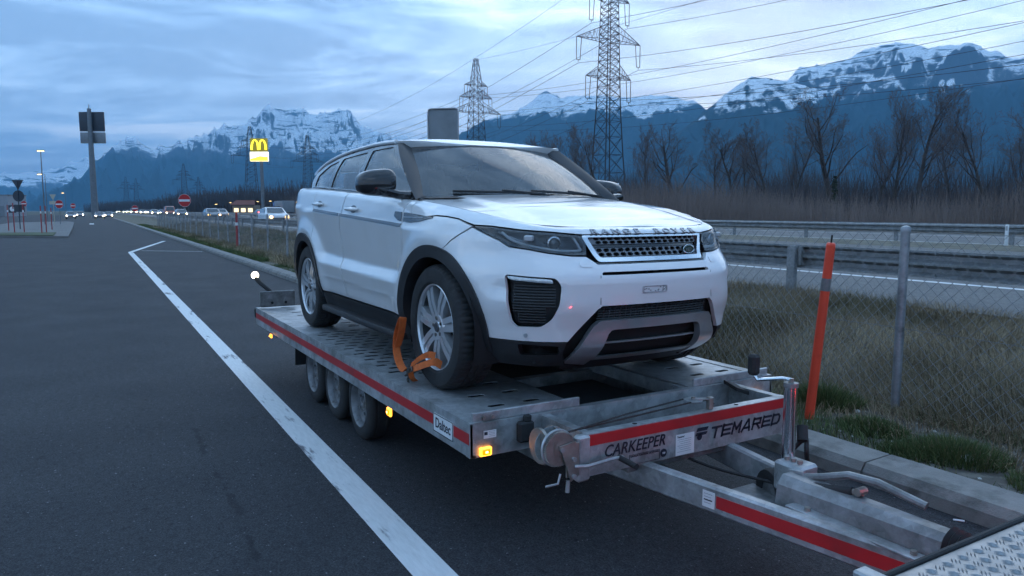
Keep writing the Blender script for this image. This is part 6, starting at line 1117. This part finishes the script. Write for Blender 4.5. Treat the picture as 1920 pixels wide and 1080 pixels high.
# fast-food mast: arches on an olive board over a white and yellow board
p_ = (-195.47, 38.77, 17.12); o = thing('restaurant_sign', 'lit yellow arches sign over a white and yellow board on a pole', 'sign', (p_[0], p_[1], 0)); facing(o); zc_ = p_[2]
mYEL = emitm('lit yellow', (1.0, .78, .03), 1.15); mOLV = M('olive board', (.085, .085, .012), .4, emit=(.30, .27, .02), es=.25, var=.1); mLWH = emitm('lit white board', (1, .93, .70), .95)
MB().cyl((.4, .3, 0), (.4, .3, zc_), .42, n=18).obj('pole', mPOLE, o); bd = MB().box((0, 0, zc_+1.55), (4.5, .5, 3.3), None, .04).obj('upper_board', mOLV, o); lw = MB().box((0, 0, zc_-1.45), (4.7, .5, 2.35), None, .04).obj('lower_board', mLWH, o)
def arch_pts(cx): return [(cx+.92*math.cos(a)*(.98 if math.cos(a)*cx > 0 else .86), -.27, zc_+.28+2.45*math.sin(a)**.82 if 0 < a < PI else zc_+.28) for a in np.linspace(0, PI, 17)]
for cx in (-.93, .93):
    P = arch_pts(cx); m = MB(); V = []; F = []
    for i, p in enumerate(P):
        a = PI*i/16; w_ = .20+.05*abs(math.cos(a)); ca, sa = math.cos(a), math.sin(a); nx_, nz_ = ca, sa*.8
        V += [(p[0]+nx_*w_, -.26, p[2]+nz_*w_), (p[0]-nx_*w_, -.26, p[2]-nz_*w_*.7), (p[0]-nx_*w_, -.36, p[2]-nz_*w_*.7), (p[0]+nx_*w_, -.36, p[2]+nz_*w_)]
    for i in range(16): F += [(4*i+k, 4*i+(k+1) % 4, 4*i+4+(k+1) % 4, 4*i+4+k) for k in range(4)]
    m.add(V, F+[(0, 1, 2, 3), (64, 65, 66, 67)]); m.obj('arch', mYEL, bd, smooth=40)
MB().prism([(-2.30, -.262, zc_-2.58), (2.30, -.262, zc_-2.58), (2.30, -.262, zc_-1.55), (.2, -.262, zc_-1.35), (-2.30, -.262, zc_-2.1)], (0, -.02, 0)).obj('yellow_field', mYEL, lw, smooth=0); MB().tube([(-1.1, -.29, zc_-1.0), (-.85, -.29, zc_-1.25), (-.6, -.29, zc_-1.2), (-.3, -.29, zc_-1.32)], .07, 6).obj('dark_mark', mINK if 'mINK' in globals() else mSGD, lw)
# street lamps
mLIT = emitm('lit street lamp', (1, .66, .24), 3.0)
def street_lamp(label, loc, h, side=(-1, 0), arm=.8, name='street_lamp', grp='lit street lamps', r=.075, es=None, hd=.55):
    o = thing(name, label, 'lamp', (loc[0], loc[1], 0), group=grp); facing(o); MB().cyl((0, 0, 0), (0, 0, h), r, r*.6, n=12).obj('pole', mPOLE, o)
    for s in side:
        if s == 0: MB().box((0, 0, h+.05), (hd, .3, .10), None, .03).obj('lamp_head', mPOLE, o); MB().box((0, 0, h-.02), (hd*.9, .26, .05), None, .01).obj('lamp_glass', mLIT, o)
        else: MB().tube([(0, 0, h-.1), (s*arm*.4, 0, h+.05), (s*arm, 0, h+.08)], r*.5, 8).obj('arm', mPOLE, o); MB().box((s*(arm+hd*.4), 0, h+.08), (hd, .28, .12), None, .03).obj('lamp_head', mPOLE, o); MB().box((s*(arm+hd*.4), 0, h+.0), (hd*.9, .24, .06), None, .01).obj('lamp_glass', mLIT, o)
p_ = (-94.64, -5.84, 8.33); street_lamp('taller lit street lamp left of the advertising mast', p_, p_[2], (0,), hd=.7)
p_ = (-153.88, -7.36, 8.17); street_lamp('shorter lit street lamp with curved arm behind the taller one', p_, p_[2], (-1,), hd=.9, arm=.5)
p_ = (-220.06, -5.16, 6.21); street_lamp('unlit-looking pale lamp beyond the island no-entry sign', p_, p_[2], (-1,), hd=.5, arm=.4)
for i, (p_, nm) in enumerate((((-221.36, 31.67, 3.54), 'lit car-park lamp above the oncoming cars, left of the others'), ((-240.55, 38.86, 4.22), 'lit car-park lamp left of the brown roof'), ((-236.24, 46.23, 4.56), 'lit car-park lamp at the foot of the arches sign'), ((-218.69, 46.28, 4.53), 'lit car-park lamp over the white estate, brightest of them'), ((-242.74, 54.95, 4.34), 'lit car-park lamp over the right side of the white estate'), ((-199.45, 49.13, 4.05), 'lit car-park lamp nearest to the SUV'))): street_lamp(nm, p_, p_[2], (0,), name='car_park_lamp', grp='lit car-park lamps', r=.05, hd=.65)
# traffic island with snow poles
mPAV = M('island paving', (.14, .135, .13), .85, var=.2, vs=.6); il = MB(); ring = [(-48.6, -3.2), (-53, -8.5), (-60, -11), (-112, -10), (-121, -4.0), (-112, -3.1), (-70, -3.1)]; il.prism([(a, b, -.02) for a, b in ring], (0, 0, .15)); il.obj('traffic_island', mPAV, smooth=0)['kind'] = 'structure'
ig = MB(); ig.prism([(-49.6, -4.0, .12), (-53, -8.0, .12), (-58, -8.6, .12), (-57, -4.0, .12)], (0, 0, .06)); ig.obj('island_lawn', M('island grass', (.06, .075, .03), .9, var=.4, vs=2), smooth=0)['kind'] = 'structure'
mSNR = M('red pole paint', (.34, .05, .05), .6, var=.2, vs=3)
for i, (p_, h_) in enumerate((((-59.01, -6.55, -0.02), 2.1), ((-59.87, -6.02, -0.05), 2.0), ((-55.64, -4.80, -0.09), 1.9), ((-56.66, -4.56, -0.13), 1.9), ((-67.15, -4.50, -0.01), 1.8), ((-65.30, -7.31, -0.01), 2.0))):
    o = thing('snow_pole', '%s red snow pole from the left on the traffic island' % ['third', 'fourth', 'fifth', 'sixth', 'seventh', 'second'][i] if i != 5 else 'red snow pole furthest left on the traffic island', 'pole', (p_[0], p_[1], .12), group='red snow poles on the island'); MB().cyl((0, 0, 0), (0, 0, h_), .035, n=8).obj('shaft', mSNR, o); MB().cyl((0, 0, h_*.72), (0, 0, h_*.80), .037, n=8).obj('band', mSWH, o)
# buildings
p_ = (-259.48, 46.17, 3.35); o = thing('restaurant_building', 'low building with a brown roof left of the arches pole', 'building', (p_[0], p_[1], 0)); facing(o); MB().box((0, 3, 1.8), (7.5, 6, 3.6)).obj('wall', M('render wall', (.22, .17, .13), .8, var=.15), o, smooth=0); rf = MB(); rf.prism([(-4.3, -.6, 3.6), (4.3, -.6, 3.6), (3.2, 2.4, 5.2), (-3.2, 2.4, 5.2)], (0, 0, .12)); rf.prism([(-4.3, 6.6, 3.6), (4.3, 6.6, 3.6), (3.2, 3.6, 5.2), (-3.2, 3.6, 5.2)], (0, 0, .12)); rf.box((0, 3, 5.22), (6.4, 1.4, .16)); rf.obj('roof', M('brown roof', (.16, .055, .04), .8, var=.2), o, smooth=0)
for k in (-2.4, 0, 2.4): MB().box((k, -.02, 1.9), (1.5, .06, 1.3)).obj('window', emitm('lit window', (1, .75, .4), .7), o, smooth=0)
p_ = (-253.41, -22.71, 3.33); o = thing('warehouse', 'pale grey flat-roofed warehouse cut by the left edge', 'building', (p_[0], p_[1], 0)); facing(o); MB().box((0, 4, 3), (7, 8, 6.0)).obj('wall', M('pale cladding', (.30, .31, .33), .7, var=.1), o, smooth=0); MB().box((0, 4, 6.1), (7.3, 8.3, .25)).obj('roof', mSGR, o, smooth=0); MB().box((1.2, -.02, 1.5), (2.4, .06, 3.0)).obj('shutter', mSGR, o, smooth=0)
# ------------------------------------------------------------------ traffic on the motorway
mHEAD = emitm('lit headlamp', (1, .55, .14), 1.5); mHEADW = emitm('lit white headlamp', (1, .80, .50), 1.8); mBULB = emitm('headlamp bulb', (1, .78, .45), 160.0); mTAIL = emitm('lit rear lamp', (1, .05, .04), 10.0); mCGL = M('car glass', (.02, .025, .03), .08, coat=.8, var=.1)
def traffic_car(label, loc, colr, van=False, tail=False, rz=0.0, hm=None):
    nm = 'delivery_van' if van else 'oncoming_car' if not tail else 'departing_car'; o = thing(nm, label, 'van' if van else 'car', loc, math.atan(RS)+(PI if tail else 0.0), 'traffic on the motorway'); mp = M('body paint '+nm+str(colr), colr, .35, coat=.8, var=.06)
    L_, W_, Hh = (5.0, 1.95, 2.05) if van else (4.4, 1.80, 1.45); side = ([(2.45, .35), (2.48, .85), (2.0, 1.10), (1.35, 1.95), (.9, 2.05), (-2.4, 2.0), (-2.5, 1.9), (-2.5, .35)] if van else [(2.15, .32), (2.2, .62), (1.95, .80), (1.05, .95), (.35, 1.40), (-.2, 1.46), (-1.3, 1.40), (-1.9, 1.0), (-2.15, .92), (-2.2, .40), (-2.1, .30)])
    m = MB(); nv = len(side); V = []
    for yy, ins in ((-1, .10), (-.86, 0), (.86, 0), (1, .10)):
        for (x, z) in side: k = .22*max(0, (z-.95)/(Hh-.95)) if z > .95 else 0; V.append((x*(1-.02*abs(yy)), yy*W_/2*(1-k), z-ins*.25))
    m.add(V, [(r_*nv+i, r_*nv+(i+1) % nv, (r_+1)*nv+(i+1) % nv, (r_+1)*nv+i) for r_ in range(3) for i in range(nv)]+[tuple(range(nv)), tuple(range(3*nv, 4*nv))]); m.obj('body', mp, o, smooth=40)
    a, b = (side[2], side[3]) if van else (side[3], side[4]); m = MB(); kk_ = W_*.40; m.add([(a[0]+.0, -kk_, a[1]+.03), (a[0]+.0, kk_, a[1]+.03), (b[0]+.03, kk_*.86, b[1]-.03), (b[0]+.03, -kk_*.86, b[1]-.03)], [(0, 1, 2, 3)]); w_o = m.obj('windscreen', mCGL, o, smooth=0); w_o.location = (.04, 0, .03)
    for s in (-1, 1):
        z0 = 1.25 if van else .98; z1 = 1.80 if van else 1.34; m = MB(); x0, x1 = (1.5, .3) if van else (.75, -1.6); m.add([(x0, s*(W_/2*.965+.012), z0), (x1, s*(W_/2*.965+.012), z0), (x1+.1, s*(W_/2*.84+.014), z1), (x0-.45, s*(W_/2*.84+.014), z1)], [(0, 1, 2, 3)]); m.obj('side_window', mCGL, o, smooth=0)
        for x in (L_*.31, -L_*.31): MB().lathe([(.0, -.1), (.30, -.1), (.32, -.06), (.32, .06), (.30, .1), (.0, .1)], (x, s*(W_/2-.12), .32), (0, 1, 0), 20).obj('wheel', mTYRE if 'mTYRE' in globals() else mBR2, o)
        hz_ = .78 if van else .64; xx = side[1][0]
        MB().box((xx+.0, s*W_*.36, hz_), (.06, .30, .19), None, .03).obj('headlight', (hm or mHEAD) if not tail else mSGD, o); (None if tail else MB().cyl((xx+.03, s*W_*.36, hz_), (xx+.042, s*W_*.36, hz_), .055, n=12).obj('bulb', mBULB, o)); MB().box((-2.5 if van else -2.2, s*W_*.38, .95 if van else .85), (.05, .22, .14), None, .02).obj('tail_light', mTAIL if tail else mSRED, o)
    MB().box((side[0][0]+.03, 0, .48), (.05, W_*.5, .16)).obj('front_grille', mSGD, o, smooth=0)
    if 'roof bars' in label: [MB().box((x, 0, 1.50), (.06, 1.2, .06)).obj('roof_bar', mSGD, o, smooth=0) for x in (.0, -1.0)]
TR = [(-61.1, 11.0, (.62, .62, .63), False), (-98.2, 11.0, (.20, .20, .21), False), (-116, 14.6, (.35, .30, .28), False), (-136, 11.0, (.10, .10, .12), False), (-158, 11.0, (.42, .10, .05), True), (-176, 14.6, (.4, .4, .42), False), (-198, 11.0, (.3, .3, .32), False), (-222, 14.6, (.08, .1, .2), False), (-246, 11.0, (.5, .5, .5), False), (-275, 14.6, (.1, .1, .12), False), (-305, 11.0, (.5, .5, .5), True), (-345, 14.6, (.2, .2, .25), False), (-380, 11.0, (.3, .3, .3), False), (-430, 14.6, (.3, .3, .3), False), (-480, 11.0, (.2, .2, .2), False)]
TR.sort(key=lambda q: -math.atan2(ry(q[0], q[1])+2.64, -(q[0]-3.79)))
def _lb(i, van): return 'white estate car with roof bars and lit headlights, nearest on the motorway' if i == 0 else 'oncoming %s with lit headlights, %s vehicle to the left of the white estate' % ('van' if van else 'car', ORD[i-1])
TR = [(x, y0, c_, v_, _lb(i, v_)) for i, (x, y0, c_, v_) in enumerate(TR)]
for i, (x, y0, c_, van, lb) in enumerate(TR): traffic_car(lb, (x, ry(x, y0), ZM), c_, van, hm=mHEADW if i in (4, 5, 6) else None)
traffic_car('dark car with lit red tail lights driving away beyond the median', (-150, ry(-150, 27), ZM), (.06, .06, .07), tail=True)
def dep(label, p_): traffic_car(label, (p_[0], p_[1], 0), (.2, .2, .22), hm=mHEADW)
dep('oncoming car on the slip road below the small no-entry sign, nearer one', (-172.07, -3.86, 1.90)); dep('oncoming car on the slip road behind the other one', (-217.69, -2.05, 1.82)); dep('oncoming car nearest to the mast foot', (-169.03, 1.19, 1.36)); dep('oncoming car second from the mast foot', (-185.27, 3.33, 1.33))
p_ = (-150, ry(-150, 31.5), ZM); o = thing('lorry', 'blue lorry with a pale box body beyond the median', 'lorry', p_, math.atan(RS)+PI, 'traffic on the motorway'); MB().box((-1.5, 0, 2.0), (7.0, 2.4, 2.3), None, .05).obj('box_body', mSGR, o); MB().box((3.1, 0, 1.75), (1.9, 2.3, 2.3), None, .12).obj('cab', M('lorry blue', (.03, .06, .22), .4, coat=.5, var=.1), o); MB().box((4.07, 0, 2.15), (.04, 1.9, .8), None, .01).obj('windscreen', mCGL, o)
for x in (2.9, -2.6, -3.9):
    for s in (-1, 1): MB().lathe([(.0, -.14), (.44, -.14), (.47, -.08), (.47, .08), (.44, .14), (.0, .14)], (x, s*1.0, .47), (0, 1, 0), 20).obj('wheel', mBR2, o)
# ------------------------------------------------------------------ chain-link fence beside the kerb
mFEN = M('fence post zinc', (.30, .31, .325), .45, .6, var=.25, vs=8, c2=(.16, .16, .165), c2s=5); mWIR = M('fence wire', (.21, .215, .22), .5, .5, var=.2)
FY = 2.925
fence = thing('chain_link_fence', 'galvanised chain-link fence on round posts along the grass verge', 'fence')
pp = None
for i, x in enumerate(np.arange(6.41, -75, -3.0)):
    if pp is None:
        m = MB(); m.cyl((0, 0, -.05), (0, 0, 1.485), .034, n=16); pp = m.obj('post', mFEN, fence); m = MB(); m.lathe([(.037, -.03), (.039, 0), (.033, .018), (.0, .032)], (0, 0, 1.485), (0, 0, 1), 16); pc = m.obj('post_cap', mFEN, pp); q = pp
    else:
        q = copy_tree(pp, fence)
    q.location = (x, ry(x, FY), .06); q.rotation_euler = (random.uniform(-.012, .012), random.uniform(-.012, .012), random.uniform(0, 6))
def prisms(A, B, r):
    A = np.asarray(A, float); B = np.asarray(B, float); n = len(A); d = B-A; d /= np.linalg.norm(d, axis=1)[:, None]; u_ = np.cross(d, np.array([0, 1., .01])); u_ /= np.linalg.norm(u_, axis=1)[:, None]; v_ = np.cross(d, u_); V = []
    for P in (A, B):
        for k in range(3): a = 2*PI*k/3; V.append(P+(u_*math.cos(a)+v_*math.sin(a))*r)
    V = np.stack(V, 1).reshape(-1, 3); b = np.arange(n)[:, None]*6; return V, np.vstack([b+np.array([k, (k+1) % 3, 3+(k+1) % 3, 3+k]) for k in range(3)])
z0, z1 = .10, 1.52; hgt = z1-z0; pitch = .105; xs = np.concatenate([np.arange(7.5, -40, -pitch)]); A, B = [], []
for x in xs:
    for s in (1, -1): A.append((x, ry(x, FY)+.036+.0025*s, z0)); B.append((x+s*hgt, ry(x+s*hgt, FY)+.036+.0025*s, z1))
V, F = prisms(A, B, .0021); o = mesh_obj('wire_mesh', V, F, mWIR, fence); o['kind'] = 'stuff'
xs = np.arange(-40, -75, -pitch*2.2); A, B = [], []
for x in xs:
    for s in (1, -1): A.append((x, ry(x, FY)+.036, z0)); B.append((x+s*hgt, ry(x+s*hgt, FY)+.036, z1))
V, F = prisms(A, B, .004); o = mesh_obj('far_wire_mesh', V, F, mWIR, fence); o['kind'] = 'stuff'
for z in (1.52, 1.34, .76, .13):
    m = MB(); m.tube([(x, ry(x, FY)+.036, z-.012*math.sin((x-.41)/3*PI)**2) for x in np.arange(7, -75, -.75)], .0026, 4); m.obj('tension_wire', mWIR, fence)
# ------------------------------------------------------------------ delineator post and snow pole
mORG = M('fluorescent red plastic', (.78, .075, .035), .42, var=.10, vs=6, c2=(.55, .05, .03), c2s=5, c2lo=.55, c2hi=.8); 
op = thing('delineator_post', 'leaning red-orange marker post with a grey band beside the kerb', 'post', (.186, 2.16, .09)); d = Vector((.127, 0, 1.345)); MB().cyl((0, 0, -.05), d, .036, .033, n=20).obj('tube', mORG, op); MB().cyl(d*.745, d*.815, .0352, n=20).obj('reflective_band', M('grey reflective band', (.20, .205, .21), .35, .3, var=.15, vs=20), op); MB().cyl(d, d*1.012, .033, .026, n=20).obj('end_cap', mORG, op); MB().cyl(d*1.01, d*1.055, .006, n=6).obj('hook', mGAP, op)
o = thing('snow_pole', 'red snow pole beside the fence near the rear of the trailer', 'pole', (-28.3, 2.62+.4, .08), group='red snow poles on the verge'); MB().tube([(0, 0, 0), (.05, 0, 1.55)], .045, 10).obj('shaft', mSNR, o); MB().tube([(.033, 0, 1.0), (.036, 0, 1.12)], .047, 10).obj('band', mSWH, o)
# ------------------------------------------------------------------ grass on bank and verge
def grass(name, n, xr, yr, hr, wid, cols, seed, lean=.9, label='', zf=None, mask=None, dense=None):
    r = np.random.default_rng(seed); x = r.uniform(*xr, n); y0 = r.uniform(*yr, n)
    if dense is not None: x = xr[1]-(xr[1]-xr[0])*r.random(n)**dense
    if mask is not None: k = mask(x, y0, r); x, y0 = x[k], y0[k]; n = len(x)
    z = bank_z(x, y0)-.01; y = y0+RS*x; h = r.uniform(*hr, n)*(.75+.5*_vnoise(x*1.7+50, y0*1.7+50, 77)); a = 9*_vnoise(x*.9+31, y0*.9+17, 91)+r.normal(0, .9, n); ph = r.uniform(0, 2*PI, n); ln = np.abs(r.normal(0, lean, n))+.15; ln = np.minimum(ln, 1.7)
    wx, wy_ = np.cos(ph)*wid, np.sin(ph)*wid; ca, sa = np.cos(a), np.sin(a); r1 = h*.55*np.sin(ln*.5); z1_ = h*.55*np.cos(ln*.5); r2 = r1+h*.45*np.sin(np.minimum(ln*1.35, 2.2)); z2_ = np.maximum(z1_+h*.45*np.cos(np.minimum(ln*1.35, 2.2)), .01)
    V = np.stack([np.stack([x-wx, y-wy_, z], -1), np.stack([x+wx, y+wy_, z], -1), np.stack([x+ca*r1+wx*.7, y+sa*r1+wy_*.7, z+z1_], -1), np.stack([x+ca*r1-wx*.7, y+sa*r1-wy_*.7, z+z1_], -1), np.stack([x+ca*r2, y+sa*r2, z+z2_], -1)], 1).reshape(-1, 3)
    b = np.arange(n)[:, None]*5; F = np.stack([b+np.array([0, 1, 2]), b+np.array([0, 2, 3]), b+np.array([3, 2, 4])], 1).reshape(-1, 3)
    m = bpy.data.materials.get('grass blades')
    if m is None:
        m = bpy.data.materials.new('grass blades'); m.use_nodes = True; t = m.node_tree; at = t.nodes.new('ShaderNodeAttribute'); at.attribute_name = 'tint'; t.links.new(at.outputs['Color'], t.nodes['Principled BSDF'].inputs['Base Color']); t.nodes['Principled BSDF'].inputs['Roughness'].default_value = .75; t.nodes['Principled BSDF'].inputs['Specular IOR Level'].default_value = .25
    o = mesh_obj(name, V, F, m); ci = np.clip(_vnoise(x*1.1+5, y0*1.3+8, 33)*len(cols)*1.2-.1*len(cols)+r.normal(0, 1.3, n), 0, len(cols)-1).astype(int); C = np.array(cols)[ci]*r.uniform(.65, 1.35, (n, 1))*(np.array([.80, .72, .65]) if 'dry' in label else 1.0); ca_ = o.data.color_attributes.new('tint', 'FLOAT_COLOR', 'POINT'); ca_.data.foreach_set('color', np.repeat(np.hstack([C, np.ones((n, 1))]), 5, axis=0).astype(np.float32).ravel()); tag(o, label, 'grass', kind='stuff'); return o
DRYC = [(.45, .39, .28), (.36, .31, .215), (.30, .25, .18), (.27, .225, .155), (.22, .185, .125), (.17, .155, .095)]
GRNC = [(.07, .105, .035), (.09, .125, .042), (.055, .085, .03), (.14, .145, .06)]
grass('bank_grass', 210000, (-16, 4.6), (2.75, 6.35), (.07, .21), .0024, DRYC, 1, 1.6, 'matted dry grass covering the bank behind the fence', dense=1.5)
grass('far_bank_grass', 60000, (-75, -16), (2.2, 6.35), (.14, .34), .007, DRYC+GRNC[:1], 2, .9, 'dry grass on the bank far along the fence', dense=1.6)
tuft = lambda thr, f: (lambda x, y, r: (_vnoise(x*f+9.3, y*f*1.4+4.1, 5)+.25*r.random(len(x)) > thr))
grass('verge_grass', 70000, (-22, 4.6), (1.84, 3.0), (.04, .13), .0028, GRNC+[(.12, .11, .06)], 3, .8, 'short green grass in patches between kerb and fence', mask=tuft(.62, 1.7), dense=1.3)
grass('far_verge_grass', 26000, (-90, -20), (1.84, 2.8), (.06, .18), .008, GRNC, 4, .7, 'green verge strip far along the kerb', dense=1.5)
grass('verge_straw', 26000, (-12, 4.6), (2.2, 3.3), (.05, .16), .0026, DRYC, 6, 1.1, 'pale dry straw at the fence foot', dense=1.2)
def clump(name, label, cx, cy, rad, n, hr, seed, cols):
    r = np.random.default_rng(seed); q = np.abs(r.normal(0, .5, n))*rad; a = r.uniform(0, 2*PI, n); o = grass(name, n, (0, 1), (0, 1), hr, .003, cols, seed, .55, label, mask=None); return o
for i, (cx, cy, rad, hh, n) in enumerate(((-.02, 2.62, .24, .24, 3200), (.62, 2.30, .20, .13, 2400), (1.25, 2.25, .26, .15, 3200), (1.05, 2.05, .16, .10, 1500), (1.9, 2.15, .22, .12, 2000), (-.9, 2.4, .25, .16, 2200), (-2.1, 2.3, .3, .15, 2200))):
    r = np.random.default_rng(100+i); a = r.uniform(0, 2*PI, n); q = np.sqrt(r.random(n))*rad; x = cx+np.cos(a)*q*1.3; y = cy+np.sin(a)*q; h = hh*r.uniform(.5, 1.1, n)*(1.1-.6*q/rad); z = bank_z(x, y-RS*x)-.01; ph = r.uniform(0, 2*PI, n); ln = .25+.8*q/rad*r.random(n); wx, wy_ = np.cos(ph)*.0028, np.sin(ph)*.0028; ca, sa = np.cos(a+r.normal(0, .6, n)), np.sin(a+r.normal(0, .6, n))
    r1, z1_ = h*.55*np.sin(ln*.5), h*.55*np.cos(ln*.5); r2, z2_ = r1+h*.45*np.sin(ln*1.3), z1_+h*.45*np.cos(ln*1.3)
    V = np.stack([np.stack([x-wx, y-wy_, z], -1), np.stack([x+wx, y+wy_, z], -1), np.stack([x+ca*r1+wx*.7, y+sa*r1+wy_*.7, z+z1_], -1), np.stack([x+ca*r1-wx*.7, y+sa*r1-wy_*.7, z+z1_], -1), np.stack([x+ca*r2, y+sa*r2, z+z2_], -1)], 1).reshape(-1, 3); b = np.arange(n)[:, None]*5; F = np.stack([b+np.array([0, 1, 2]), b+np.array([0, 2, 3]), b+np.array([3, 2, 4])], 1).reshape(-1, 3)
    o = mesh_obj('grass_tuft', V, F, bpy.data.materials['grass blades']); C = np.array(GRNC)[r.integers(0, 4, n)]*r.uniform(.7, 1.3, (n, 1)); ca_ = o.data.color_attributes.new('tint', 'FLOAT_COLOR', 'POINT'); ca_.data.foreach_set('color', np.repeat(np.hstack([C, np.ones((n, 1))]), 5, axis=0).astype(np.float32).ravel())
    tag(o, ['tallest green grass tuft beside the red-orange post', 'low green grass tuft between the fence post and the kerb', 'wide green grass patch near the large pale stone', 'small green tuft at the kerb edge below the wide patch', 'green grass tuft nearest the right edge', 'green tuft on the verge behind the trailer front', 'green tuft on the verge beside the SUV front wheel'][i], 'grass', 'green tufts on the verge', kind='stuff')
# soil showing on the verge, stones
MB().add([(x, ry(x, y), float(bank_z(np.array(x), np.array(y)))+.004) for x in np.arange(-14, 5.1, .5) for y in (1.80, 2.1, 2.4, 2.7, 3.0)], [(5*i+j, 5*i+j+1, 5*i+j+6, 5*i+j+5) for i in range(38) for j in range(4)]).obj('verge_soil', mSO)['kind'] = 'structure'
mSTN = M('pale stone', (.42, .41, .38), .8, var=.2, vs=9, bump=.3, bs=30)
def stone(x, y, s, seed):
    bm = bmesh.new(); bmesh.ops.create_icosphere(bm, subdivisions=2, radius=1); rd = random.Random(seed)
    for v in bm.verts: v.co = Vector((v.co.x*1.25, v.co.y*.9, v.co.z*.62))*(1+.16*math.sin(v.co.x*3+seed)+.10*math.cos(v.co.y*4+seed*2)+rd.uniform(-.05, .05))*s
    me = bpy.data.meshes.new('stone'); bm.to_mesh(me); bm.free(); me.materials.append(mSTN); me.polygons.foreach_set('use_smooth', np.ones(len(me.polygons), bool)); o = bpy.data.objects.new('stone', me); col.objects.link(o); o.location = (x, y, float(bank_z(np.array(x), np.array(y-RS*x)))+s*.28); o.rotation_euler.z = rd.uniform(0, 6); return o
tag(stone(1.33, 2.22, .040, 1), 'large pale stone lying in the green grass patch near the kerb', 'stone', 'pale stones on the verge')
tag(stone(.28, 2.62, .030, 2), 'pale stone on bare soil left of the fence post', 'stone', 'pale stones on the verge')
pb = MB()
for i in range(120):
    x, y = random.gauss(.55, .9), random.uniform(1.95, 3.0); q_ = random.uniform(.005, .015); z = float(bank_z(np.array(x), np.array(y-RS*x)))+q_*.4; P = [Vector((x, y, z))+Vector((a*q_*random.uniform(.8, 1.5), b*q_*random.uniform(.7, 1.2), c*q_*.7)) for a, b, c in ((1, 0, 0), (0, 1, 0), (-1, 0, 0), (0, -1, 0), (0, 0, 1), (0, 0, -1))]
    pb.add(P, [(0, 1, 4), (1, 2, 4), (2, 3, 4), (3, 0, 4), (1, 0, 5), (2, 1, 5), (3, 2, 5), (0, 3, 5)])
tag(pb.obj('gravel', mSTN, smooth=60), 'small pale pebbles scattered on the soil of the verge', 'gravel', kind='stuff')
r_ = np.random.default_rng(12); 
o = MB().box((1.72, 1.42, .006), (.055, .012, .008), Matrix.Rotation(.7, 3, 'Z'), .002).obj('cigarette_end', mSWH); tag(o, 'white cigarette end lying in the gutter below the kerb', 'litter')
# ------------------------------------------------------------------ the valley air
mh = bpy.data.materials.new('valley haze'); mh.use_nodes = True; t = mh.node_tree; t.nodes.clear(); ho = t.nodes.new('ShaderNodeOutputMaterial'); pv = t.nodes.new('ShaderNodeVolumePrincipled')
pv.inputs['Color'].default_value = (.24, .62, 1.0, 1); pv.inputs['Density'].default_value = .0001; pv.inputs['Anisotropy'].default_value = 0.0; t.links.new(pv.outputs[0], ho.inputs['Volume'])
hb = MB(); hb.box((-6500, 2200, 830), (31000, 21000, 1740)); hz_o = hb.obj('haze', mh, smooth=0); hz_o['kind'] = 'stuff'
